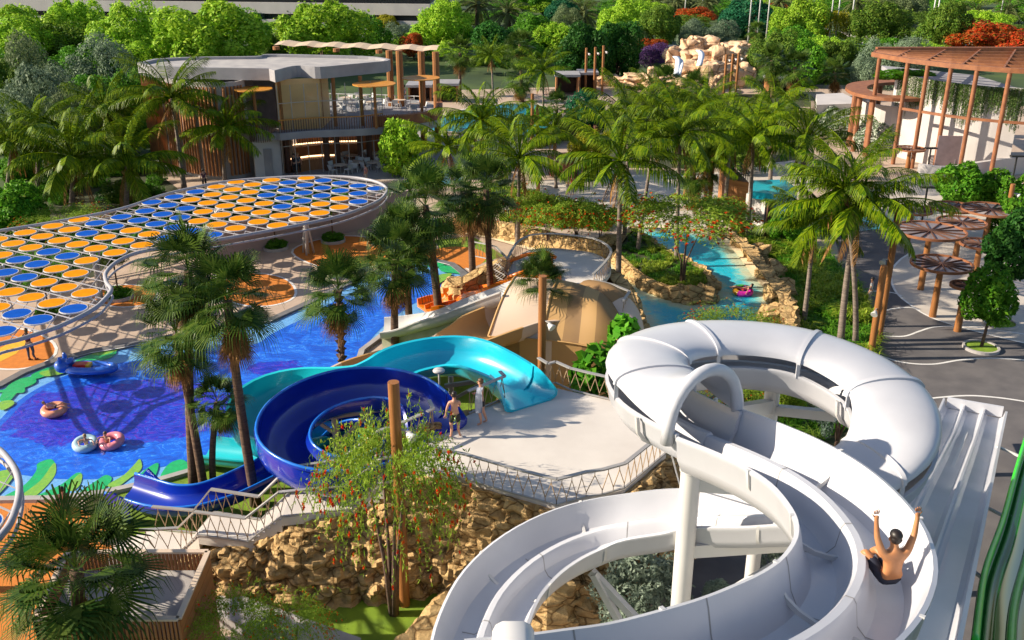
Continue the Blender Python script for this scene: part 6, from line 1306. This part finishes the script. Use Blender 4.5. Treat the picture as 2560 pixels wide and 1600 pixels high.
for x, yb, yt, l in ((1711, 52, -60, 'white flagpole in front of the red shrub, left'), (1753, 55, -60, 'white flagpole in front of the red shrub, right'), (1869, 112, -80, 'white flagpole before the blue green tree, left'), (1892, 104, -80, 'white flagpole before the blue green tree, middle'), (1914, 110, -80, 'white flagpole before the blue green tree, right'), (2070, 112, -80, 'white flagpole by the weeping yellow tree, left'), (2086, 118, -80, 'white flagpole by the weeping yellow tree, middle'), (2121, 116, -80, 'white flagpole by the weeping yellow tree, right'), (2318, 134, -80, 'white flagpole of the pair left of the red tree, left'), (2328, 136, -80, 'white flagpole of the pair left of the red tree, right'), (2497, 62, -60, 'white flagpole above the big red flowering tree')):
    base = U(x, yb); h = HZ(base, yt); o = MB(); o.tube([base, base + V((0, 0, h))], [.16, .09], 8); tag(o.build('flagpole', M['white_paint'], smooth=True), l, 'flagpole', 'white flagpoles')
for x, yb, yt, l in ((2316, 442, 372, 'black street lamp before the vine wall, left one'), (2402, 425, 296, 'black street lamp before the vine wall, tallest'), (2520, 505, 392, 'black street lamp behind the hedge trees, right'), (2305, 552, 470, 'black street lamp among the far rusty parasols')):
    base = U(x, yb); h = HZ(base, yt); o = T('street_lamp', l, 'street lamp', base, 'black street lamps'); MB().tube([base, base + V((0, 0, h))], .075, 8).build('pole', M['black'], o); MB().box((base.x, base.y, h+.06), (1.0, .4, .12)).build('lamp_head', M['black'], o)
# rusty wheel parasols
def wheel(x, y, w, bx, by, label, r=.16):
    base = U(bx, by); H = HZ(base, y); R_ = w*MPP(base + V((0, 0, H)))/2; o = T('parasol', label, 'parasol', base, 'rusty spoked parasols'); c = base + V((0, 0, H))
    MB().tube([base, c], [r*1.25, r*1.05], 14).build('post', M['timber'], o, auto=40)
    m = MB(); m.lathe([(R_, -.07), (R_, .07), (R_-.10, .07), (R_-.10, -.07), (R_, -.07)], 44, c); m.build('rim', M['rust'], o, auto=40)
    m = MB()
    for k in range(14): a = 2*PI*k/14; d = V((math.cos(a), math.sin(a), 0)); m.bar(c + d*.12, c + d*(R_-.05), .055, .10)
    m.lathe([(0, .08), (.16, .06), (.16, -.08), (0, -.1)], 12, c); m.build('spokes', M['rust_dark'], o)
    m = MB(); m.lathe([(.2, -.03), (R_*.55, -.03)], 36, c); pm = M['shade_sheet']; m.lathe([(R_*.55, -.03), (R_-.1, -.03)], 36, c); m.build('shade_sheet', pm, o)
sm_, t_, o_ = nt('shade_sheet'); tr = N(t_, 'BsdfTransparent', Color=(.80, .76, .80, 1)); df = N(t_, 'BsdfDiffuse', Color=(.33, .29, .31, 1)); mx = N(t_, 'MixShader', Fac=.55); t_.links.new(tr.outputs[0], mx.inputs[1]); t_.links.new(df.outputs[0], mx.inputs[2]); t_.links.new(mx.outputs[0], o_.inputs[0]); M['shade_sheet'] = sm_
for a in ((2320, 577, 172, 2301, 724, 'rusty spoked parasol, widest of the front group'), (2346, 660, 150, 2331, 792, 'rusty spoked parasol nearest the dark paving'), (2395, 714, 76, 2393, 828, 'smallest rusty spoked parasol beside the clipped tree'), (2390, 556, 120, 2387, 648, 'rusty spoked parasol behind the widest one'), (2274, 525, 100, 2268, 606, 'rusty spoked parasol at the left rear by the palm'), (2370, 518, 115, 2366, 600, 'rusty spoked parasol in the rear row, centre'), (2468, 524, 140, 2460, 610, 'rusty spoked parasol in the rear row, right'), (2440, 610, 100, 2436, 690, 'rusty spoked parasol hidden behind the clipped trees'), (2270, 372, 75, 2268, 420, 'small rusty spoked parasol at the foot of the vine wall')): wheel(*a)

# ---- inflatables
def ring(loc, R0, r, label, mats, mi=0, tilt=(0, 0, 0), hole=None, cat='swim ring'):
    o = T('swim_ring', label, cat, loc); Mx = Matrix.Rotation(tilt[0], 3, 'X') @ Matrix.Rotation(tilt[1], 3, 'Y'); m = MB(); m.torus(loc, R0, r, 40, 14, mi, Mx); m.build('tube', mats, o, smooth=True); return o
pk = mat('vinyl_pink', (.78, .25, .30), .3); pk2 = mat('vinyl_peach', (.80, .33, .20), .3); bl2 = mat('vinyl_blue_grey', (.28, .45, .55), .3, (.40, .55, .62), 3.); mg = mat('vinyl_magenta', (.75, .03, .45), .25); gn = mat('vinyl_green', (.08, .45, .06), .25); yl2 = mat('vinyl_orange', (.85, .40, .03), .25); bv = mat('vinyl_blue', (.03, .14, .62), .25, coat=.5); vi = mat('vinyl_violet', (.22, .10, .55), .25)
W0 = .125
R_A = U(135, 1024, W0+.13); ring(R_A, .40, .17, 'peach coloured swim ring with a child lying on it', [pk2], tilt=(.1, 0, 0))
R_B = U(213, 1109, W0+.13); ring(R_B, .36, .165, 'pale blue grey swim ring with a boy in sunglasses', [bl2], tilt=(.2, .05, 0))
R_C = U(279, 1103, W0+.13); ring(R_C, .37, .17, 'pink swim ring with a curly haired child', [pk], tilt=(.2, -.1, 0))
R_D = U(1857, 727, .09+.13); ring(R_D, .44, .18, 'rainbow coloured swim ring floating on the turquoise river', [mg, gn, yl2, vi], lambda f: 0 if f < .12 or f > .62 else (3 if f < .2 else 1 if f < .42 else 2), tilt=(.15, 0, 0))
fl0 = U(212, 925, W0+.15); fo = T('pool_float', 'blue inflatable ride on float with red and yellow seat near the pool wall', 'pool float', fl0)
m = MB(); Lf = 1.15; pts = [fl0 + V((math.cos(a)*Lf + .3, math.sin(a)*.42, .12)) for a in (2*PI*k/28 for k in range(30))]; m.tube(pts, .19, 10, caps=False); m.build('hull_tube', bv, fo, smooth=True)
m = MB(); m.box(fl0 + V((.3, 0, .1)), (1.7, .6, .12)); m.build('floor', bv, fo)
m = MB(); m.box(fl0 + V((-.15, 0, .26)), (.6, .42, .2)); m.build('red_seat', mat('vinyl_red', (.62, .03, .02), .3), fo); m = MB(); m.box(fl0 + V((.2, 0, .27)), (.28, .40, .16)); m.build('yellow_seat', mat('vinyl_yellow', (.85, .5, .02), .3), fo)
m = MB(); m.ell(fl0 + V((-1.0, 0, .25)), (.42, .48, .36), 14); m.ell(fl0 + V((-1.0, .28, .62)), (.12, .1, .2), 8); m.ell(fl0 + V((-1.0, -.28, .62)), (.12, .1, .2), 8); m.ell(fl0 + V((-.65, 0, .5)), (.2, .34, .14), 8); m.build('bow', bv, fo, smooth=True)

# ---- people
def skinmesh(pts, edges, root=0, sub=1):
    me = bpy.data.meshes.new('tmp'); ks = list(pts); ix = {k: i for i, k in enumerate(ks)}
    me.from_pydata([pts[k][0] for k in ks], [(ix[a], ix[b]) for a, b in edges], []); o = bpy.data.objects.new('tmp', me); COL.objects.link(o)
    o.modifiers.new('s', 'SKIN'); sv = me.skin_vertices[0].data
    for i, k in enumerate(ks): r = pts[k][1]; sv[i].radius = (r, r) if isinstance(r, (int, float)) else r; sv[i].use_root = (i == root)
    s = o.modifiers.new('u', 'SUBSURF'); s.levels = sub; s.render_levels = sub
    dg = bpy.context.evaluated_depsgraph_get(); e = o.evaluated_get(dg).to_mesh(); vs = [v.co.copy() for v in e.vertices]; fs = [tuple(p.vertices) for p in e.polygons]
    o.evaluated_get(dg).to_mesh_clear(); bpy.data.objects.remove(o); bpy.data.meshes.remove(me); return vs, fs
STAND = dict(pel=((0, 0, .96), (.135, .10)), spi=((0, .01, 1.13), (.125, .088)), che=((0, 0, 1.31), (.155, .105)), nb=((0, -.01, 1.45), .075), nk=((0, .0, 1.53), .055), h1=((0, .02, 1.61), (.072, .085)), h2=((0, .01, 1.69), (.075, .092)), h3=((0, .005, 1.745), (.055, .065)),
             ls=((-.17, -.01, 1.41), .062), le=((-.24, -.03, 1.14), .042), lw=((-.26, .05, .90), .030), lh=((-.26, .08, .83), (.022, .042)), rs=((.17, -.01, 1.41), .062), re=((.24, -.03, 1.14), .042), rw=((.26, .05, .90), .030), rh=((.26, .08, .83), (.022, .042)),
             lp=((-.095, 0, .90), .098), lk=((-.11, .03, .49), .06), lc=((-.11, -.01, .34), .056), la=((-.11, -.03, .09), .036), lt=((-.125, .12, .03), .034), rp=((.095, 0, .90), .098), rk=((.11, .03, .49), .06), rc=((.11, -.01, .34), .056), ra=((.11, -.03, .09), .036), rt=((.125, .12, .03), .034))
EDG = [('pel', 'spi'), ('spi', 'che'), ('che', 'nb'), ('nb', 'nk'), ('nk', 'h1'), ('h1', 'h2'), ('h2', 'h3'), ('che', 'ls'), ('ls', 'le'), ('le', 'lw'), ('lw', 'lh'), ('che', 'rs'), ('rs', 're'), ('re', 'rw'), ('rw', 'rh'), ('pel', 'lp'), ('lp', 'lk'), ('lk', 'lc'), ('lc', 'la'), ('la', 'lt'), ('pel', 'rp'), ('rp', 'rk'), ('rk', 'rc'), ('rc', 'ra'), ('ra', 'rt')]
SKIN = mat('skin', (.58, .30, .20), .5, (.52, .26, .17), 5.); SKIN2 = mat('skin_tan', (.50, .22, .09), .5, (.42, .17, .065), 5.); HAIR = mat('hair_dark', (.018, .012, .010), .45); HAIRB = mat('hair_brown', (.10, .05, .02), .5); HAIRL = mat('hair_fair', (.36, .22, .09), .5); NAVY = mat('navy_cloth', (.012, .016, .035), .8); DARK = mat('dark_cloth', (.02, .02, .025), .8); TOWEL = mat('towel', (.42, .44, .50), .9, (.30, .33, .42), 9.)
def lerp3(a, b, t): return tuple(V(a).lerp(V(b), t))
def person(label, loc, rz=0, pose=None, sc_=1., skin=None, hair=None, lower=None, upper=None, leglen=.55, fingers=False, sub=1, longhair=False, name='person', cat='person', shoes=None, group=None):
    J = dict(STAND); J.update(pose or {}); skin = skin or SKIN; root = T(name, label, cat, loc, group); root.rotation_euler = (0, 0, rz); OFF[root.name] = V((0, 0, 0)); root.scale = (sc_,)*3
    vs, fs = skinmesh({k: q for k, q in J.items() if k != 'face'}, EDG, 0, 2 if fingers else sub); b = MB().add(vs, fs)
    h1, h2, h3 = (V(J[k][0]) for k in ('h1', 'h2', 'h3')); up = (h3-h1).normalized(); nk_ = V(J['face']) if 'face' in J else V((0, 1, 0)); fw = (nk_ - up*nk_.dot(up)).normalized(); sd_ = fw.cross(up)
    Mx = Matrix((sd_, fw, up)).transposed()
    b.ell(h1 + fw*.098 + up*.02, (.014, .022, .024), 8, M=Mx)                    # nose
    b.ell(h1 + fw*.075 - up*.035, (.03, .014, .009), 8, M=Mx)                    # mouth
    for s in (-1, 1): b.ell(h1 + sd_*s*.083 + up*.025, (.014, .024, .034), 8, M=Mx)  # ears
    for H_, W_ in (('lh', 'lw'), ('rh', 'rw')):
        hp, wp = V(J[H_][0]), V(J[W_][0]); d = (hp-wp).normalized(); ref = V((0, 0, 1)) if abs(d.z) < .9 else V((0, 1, 0)); s = -1 if H_ == 'lh' else 1
        ac = d.cross(ref).normalized() if not fingers else V((1, 0, 0)).cross(d).cross(d).normalized()
        cu = d.cross(ac)
        for k, (o_, L_) in enumerate(((-.033, .062), (-.011, .078), (.011, .072), (.033, .055))):
            p = hp + d*.02 + ac*o_; f = (d + ac*o_*6).normalized(); b.tube([p, p + f*L_*.55, p + (f + cu*.25).normalized()*L_], [.0095, .0088, .006], 6)
        p = hp - d*.02 + ac*.03*(1 if s < 0 else -1); f = (d*.6 + ac*(1 if s < 0 else -1)*.8).normalized(); b.tube([p, p + f*.03, p + (f + d*.5).normalized()*.055], [.012, .010, .007], 6)
    b.build('body', skin, root, smooth=True)
    ev = MB()
    for s in (-1, 1): ev.ell(h1 + fw*.083 + sd_*s*.032 + up*.035, (.014, .008, .008), 6, M=Mx)
    ev.build('eyes', M['black'], root, smooth=True)
    hm = MB(); hm.ell(h2 - fw*.015 + up*.03, (.094, .108, .082), 12, M=Mx); hm.ell(h2 - fw*.05 - up*.03, (.088, .068, .085), 10, M=Mx)
    if longhair: hm.ell(h1 - fw*.07 - up*.12, (.09, .05, .17), 10, M=Mx)
    hm.build('hair', hair or HAIR, root, smooth=True)
    if lower:
        g = lambda k, e, m=1.: (J[k][0], (J[k][1][0]*m+e, J[k][1][1]*m+e) if isinstance(J[k][1], tuple) else J[k][1]*m+e)
        if leglen > 1:
            pp = dict(pel=(lerp3(J['pel'][0], J['spi'][0], .35), (.142, .11)), lp=g('lp', .012), lk=g('lk', .016), lc=g('lc', .014), la=(lerp3(J['la'][0], J['lc'][0], .1), .05), rp=g('rp', .012), rk=g('rk', .016), rc=g('rc', .014), ra=(lerp3(J['ra'][0], J['rc'][0], .1), .05)); ee = [('pel', 'lp'), ('lp', 'lk'), ('lk', 'lc'), ('lc', 'la'), ('pel', 'rp'), ('rp', 'rk'), ('rk', 'rc'), ('rc', 'ra')]
        else:
            pp = dict(pel=(lerp3(J['pel'][0], J['spi'][0], .3), (.142, .11)), lp=g('lp', .014), le=(lerp3(J['lp'][0], J['lk'][0], leglen*1.3), .092), rp=g('rp', .014), re=(lerp3(J['rp'][0], J['rk'][0], leglen*1.3), .092)); ee = [('pel', 'lp'), ('lp', 'le'), ('pel', 'rp'), ('rp', 're')]
        vs, fs = skinmesh(pp, ee); MB().add(vs, fs).build('trousers' if leglen > 1 else 'shorts', lower, root, smooth=True)
    if upper:
        pp = {k: (J[k][0], (J[k][1][0]+.014, J[k][1][1]+.014) if isinstance(J[k][1], tuple) else J[k][1]+.012) for k in ('pel', 'spi', 'che', 'nb', 'ls', 'rs')}; pp['nb'] = (lerp3(J['nb'][0], J['che'][0], .3), .08); pp['le'] = (lerp3(J['ls'][0], J['le'][0], .6), .06); pp['re'] = (lerp3(J['rs'][0], J['re'][0], .6), .06)
        vs, fs = skinmesh(pp, [('pel', 'spi'), ('spi', 'che'), ('che', 'nb'), ('che', 'ls'), ('ls', 'le'), ('che', 'rs'), ('rs', 're')]); MB().add(vs, fs).build('shirt', upper, root, smooth=True)
    if shoes:
        m = MB()
        for a, t in (('la', 'lt'), ('ra', 'rt')): m.tube([V(J[a][0]) + V((0, 0, .08)), V(J[a][0]) + V((0, -.01, -.03)), V(J[t][0])], [.055, .056, .046], 10)
        m.build('boots', shoes, root, smooth=True)
    return root
person('man in dark shorts seen from behind, about to enter the dark blue slide', U(1138, 1094, DECK), .15, dict(lk=((-.13, .03, .49), .06), la=((-.15, -.03, .09), .036), lt=((-.18, .11, .03), .034), ra=((.17, -.02, .09), .036), rk=((.13, .03, .49), .06), rt=((.22, .11, .03), .034), le=((-.27, -.02, 1.15), .042), lw=((-.31, .02, .90), .03), lh=((-.32, .04, .82), (.022, .042)), re=((.19, .14, 1.16), .042), rw=((.08, .26, 1.12), .03), rh=((.03, .30, 1.12), (.022, .042))), .99, lower=DARK, fingers=True, leglen=.62)
mt_ = person('man standing sideways with a grey towel over his shoulder, dark shorts', U(1203, 1060, DECK), 1.35, dict(lw=((-.27, .06, .90), .03), le=((-.26, -.02, 1.14), .042), rs=((.17, -.01, 1.41), .062), re=((.25, .06, 1.16), .042), rw=((.12, .24, 1.14), .03), rh=((.05, .27, 1.15), (.022, .042)), ra=((.12, -.18, .09), .036), rk=((.11, -.05, .49), .06), rc=((.11, -.1, .34), .056), rt=((.13, -.03, .03), .034)), 1.0, hair=HAIRB, lower=DARK, fingers=True)
tm = MB(); vs = []
prof_ = [(.36, .98), (.34, 1.08), (.32, 1.25), (.27, 1.40), (.18, 1.50), (.06, 1.47), (.02, 1.38)]
for y, sx3 in ((-.17, 1.), (-.10, 1.08), (0., 1.12), (.09, 1.06), (.15, .95)):
    for k, (x, z) in enumerate(prof_[::-1]): vs.append((-x*sx3, y*(.66 if k < 4 else .8) + .01*math.sin(k*2+y*30), z - (.35 if k == 6 else .18 if k == 5 else 0) + .02*math.sin(y*40)))
n7 = 7; vs2 = [V(v) + V((-.025, 0, .02)) for v in vs]; o5 = len(vs)
fs = [(i*n7+k, i*n7+k+1, (i+1)*n7+k+1, (i+1)*n7+k) for i in range(4) for k in range(6)]
fs2 = [tuple(q+o5 for q in f[::-1]) for f in fs]
bd = [i for i in range(n7)] + [i*n7+n7-1 for i in range(1, 5)] + [4*n7+k for k in range(n7-2, -1, -1)] + [i*n7 for i in range(3, 0, -1)]
fs3 = [(bd[i], bd[(i+1) % len(bd)], bd[(i+1) % len(bd)]+o5, bd[i]+o5) for i in range(len(bd))]
tw = T('towel', 'grey towel hanging from the shoulder of the standing man', 'towel', mt_.location); tw.rotation_euler = mt_.rotation_euler; OFF[tw.name] = V((0, 0, 0)); MB().add(vs + vs2, fs + fs2 + fs3).build('towel_cloth', TOWEL, tw, smooth=True)
person('woman in dark red top, jeans and brown boots under the canopy edge', U(80, 900), .1, dict(le=((-.30, .05, 1.25), .042), lw=((-.2, .25, 1.42), .03), lh=((-.16, .30, 1.48), (.022, .042)), re=((.30, .05, 1.28), .042), rw=((.24, .22, 1.52), .03), rh=((.20, .28, 1.58), (.022, .042)), ra=((.20, -.05, .09), .036), rk=((.15, .02, .49), .06), rt=((.28, .08, .03), .034)), .97, lower=mat('jeans', (.06, .07, .11), .8), upper=mat('maroon_top', (.10, .02, .02), .8), leglen=1.2, shoes=mat('boot_brown', (.22, .07, .02), .6), longhair=True, hair=HAIRB)
# rider
person('man with raised arms sliding away down the white slide, dark blue shorts', U(2222, 1462, 10.53), .12, dict(pel=((0, 0, .14), (.15, .11)), spi=((0, -.03, .30), (.14, .095)), che=((0, -.01, .49), (.18, .115)), nb=((0, .02, .63), .08), nk=((0, .04, .70), .058), h1=((0, .06, .78), (.074, .088)), h2=((0, .05, .86), (.078, .095)), h3=((0, .045, .915), (.058, .068)),
       ls=((-.20, .0, .60), .07), le=((-.29, .06, .86), .048), lw=((-.30, .13, 1.10), .034), lh=((-.30, .15, 1.18), (.024, .046)), rs=((.20, .0, .60), .07), re=((.30, .05, .86), .048), rw=((.33, .10, 1.12), .034), rh=((.335, .12, 1.20), (.024, .046)),
       lp=((-.10, .04, .11), .105), lk=((-.27, .33, .40), .07), lc=((-.29, .40, .27), .06), la=((-.30, .48, .10), .04), lt=((-.32, .58, .08), .036), rp=((.10, .04, .11), .105), rk=((-.04, .40, .38), .07), rc=((-.06, .50, .26), .06), ra=((-.08, .62, .10), .04), rt=((-.10, .72, .10), .036)), 1.02, skin=SKIN2, lower=NAVY, fingers=True, leglen=.68)
# swimmers
LIE = dict(pel=((0, 0, .08), (.13, .10)), spi=((0, -.16, .14), (.12, .09)), che=((0, -.33, .20), (.145, .10)), nb=((0, -.47, .26), .07), nk=((0, -.53, .31), .054), h1=((0, -.58, .38), (.07, .082)), h2=((0, -.61, .46), (.073, .09)), h3=((0, -.62, .51), (.055, .065)), face=(0, .95, .3), ls=((-.17, -.42, .24), .058), le=((-.40, -.40, .20), .042), lw=((-.62, -.32, .05), .03), lh=((-.69, -.30, .0), (.022, .042)), rs=((.17, -.42, .24), .058), re=((.36, -.30, .22), .042), rw=((.38, -.08, .22), .03), rh=((.38, 0, .22), (.022, .042)),
           lp=((-.09, .06, .08), .09), lk=((-.16, .46, .26), .06), lc=((-.17, .58, .20), .054), la=((-.18, .84, .10), .036), lt=((-.18, .95, .13), .032), rp=((.09, .06, .08), .09), rk=((.17, .48, .18), .06), rc=((.18, .60, .14), .054), ra=((.22, .88, .04), .036), rt=((.23, .99, .06), .032))
person('fair haired child in pink lying on the peach swim ring', R_A + V((.05, 0, .08)), -1.35, LIE, .68, hair=HAIRL, lower=NAVY, upper=mat('pink_top', (.75, .35, .38), .7), leglen=.3)
LEAN = dict(pel=((0, .1, -.35), (.12, .09)), spi=((0, .06, -.18), (.11, .085)), che=((0, 0, .02), (.13, .09)), nb=((0, -.04, .14), .064), nk=((0, -.05, .20), .05), h1=((0, -.06, .28), (.068, .08)), h2=((0, -.05, .36), (.072, .088)), h3=((0, -.045, .41), (.055, .065)), face=(0, -1, 0), ls=((-.15, -.01, .10), .055), le=((-.32, -.2, .13), .04), lw=((-.24, -.45, .10), .028), lh=((-.2, -.53, .06), (.022, .04)), rs=((.15, -.01, .10), .055), re=((.34, -.12, .14), .04), rw=((.45, -.32, .06), .028), rh=((.47, -.4, .0), (.022, .04)),
            lp=((-.08, .1, -.4), .08), lk=((-.1, .2, -.6), .05), lc=((-.1, .3, -.62), .045), la=((-.1, .5, -.6), .03), lt=((-.1, .6, -.6), .028), rp=((.08, .1, -.4), .08), rk=((.1, .2, -.6), .05), rc=((.1, .3, -.62), .045), ra=((.1, .5, -.6), .03), rt=((.1, .6, -.6), .028))
bo = person('fair haired boy in sunglasses leaning over the pale blue ring', R_B + V((.10, -.12, .18)), .2, LEAN, .78, hair=HAIRL)
m = MB()
for s in (-1, 1): m.ell((.036*s, -.148, .315), (.03, .012, .022), 8)
m.bar((-.08, -.14, .32), (.08, -.14, .32), .01, .012); m.build('sunglasses', M['black'], bo, smooth=True)
person('curly haired child leaning on the pink ring', R_C + V((-.14, -.12, .18)), -.25, LEAN, .78, hair=HAIRB)
person('woman in a red bikini reclining on the rainbow ring', R_D + V((.0, 0, .06)), 1.25, LIE, .82, hair=HAIR, lower=mat('red_bikini', (.6, .02, .02), .6), leglen=.1, longhair=True)
# walkers
blk = DARK; wht = mat('white_cloth', (.7, .68, .66), .8); ora = mat('orange_top', (.55, .12, .04), .8); pal = mat('pale_trousers', (.55, .48, .42), .8); blj = mat('blue_jeans', (.05, .08, .18), .8)
person('person in orange top and pale trousers on the promenade', U(1430, 488), .5, None, .98, lower=pal, upper=ora, leglen=1.2, hair=HAIRB, longhair=True)
person('person in white and pale clothes next to the orange top', U(1419, 486), .8, None, .98, lower=pal, upper=wht, leglen=1.2)
person('person in white shirt and jeans beside the round kiosk', U(1449, 452), 2.5, None, 1.0, lower=blj, upper=wht, leglen=1.2, hair=HAIRL)
person('person in dark clothes by the restaurant front, left of the pair', U(738, 436), 2.8, None, 1.05, lower=blk, upper=blk, leglen=1.2)
person('person in dark jacket by the restaurant front, right of the pair', U(748, 434), 3.4, None, 1.05, lower=blk, upper=mat('grey_top', (.1, .1, .11), .8), leglen=1.2, hair=HAIRL)
person('person in pink top walking at the right tip of the canopy', U(916, 462), 1.2, None, 1.0, lower=pal, upper=mat('rose_top', (.5, .22, .24), .8), leglen=1.2)
person('person in purple clothes near the slatted drum', U(513, 474), .3, None, 1.0, lower=blk, upper=mat('plum_top', (.14, .05, .09), .8), leglen=1.2)
person('person in pale blue shirt standing on the terrace under the pergola', U(1012, 262, FZ), 1., None, 1.1, lower=blk, upper=mat('blue_shirt', (.3, .36, .42), .8), leglen=1.2)
person('dark haired person behind the big near fan palm at the pool side', U(172, 1312), .2, None, .9, lower=blk, upper=mat('brown_top', (.08, .03, .03), .8), leglen=1.2)
person('person in white clothes beside the timber lamp posts', U(2172, 762), 1., None, .95, lower=pal, upper=wht, leglen=1.2)
# loose boulders at the stair foot and island
for k, (x, y, z, r) in enumerate(((1068, 1080, 3.8, .3), (1090, 1072, 3.8, .22), (1755, 745, .2, .8), (1700, 742, .2, .7), (1775, 722, .2, .6), (1930, 690, .2, .9), (1950, 740, .2, 1.), (1890, 640, .2, .9), (1945, 800, .2, 1.), (1470, 1275, .4, .8), (1420, 1450, .0, .7), (1500, 1460, 0, .6))):
    c = U(x, y, z); vs, fs = boulder(c, (r, r*.8, r*.9), k+3, 3, .5, .5)
    tag(MB().add(vs, fs).build('boulder', M['rock'], auto=30), ['loose tan rock beside the small railing at the blue slide entrance', 'smaller loose rock next to the railing at the blue slide entrance', 'rounded rock at the tip of the river island', 'rock on the near edge of the river island', 'rock at the right side of the island tip', 'square rock on the right river bank beside the swim ring', 'largest rock on the right bank by the swim ring', 'rock on the right bank below the bottlebrush tree', 'rock at the lower end of the right river bank', 'rock below the front corner of the main deck', 'rock inside the lower loop of the white slide, left', 'rock inside the lower loop of the white slide, behind the silvery bush'][k], 'boulder', 'boulders')
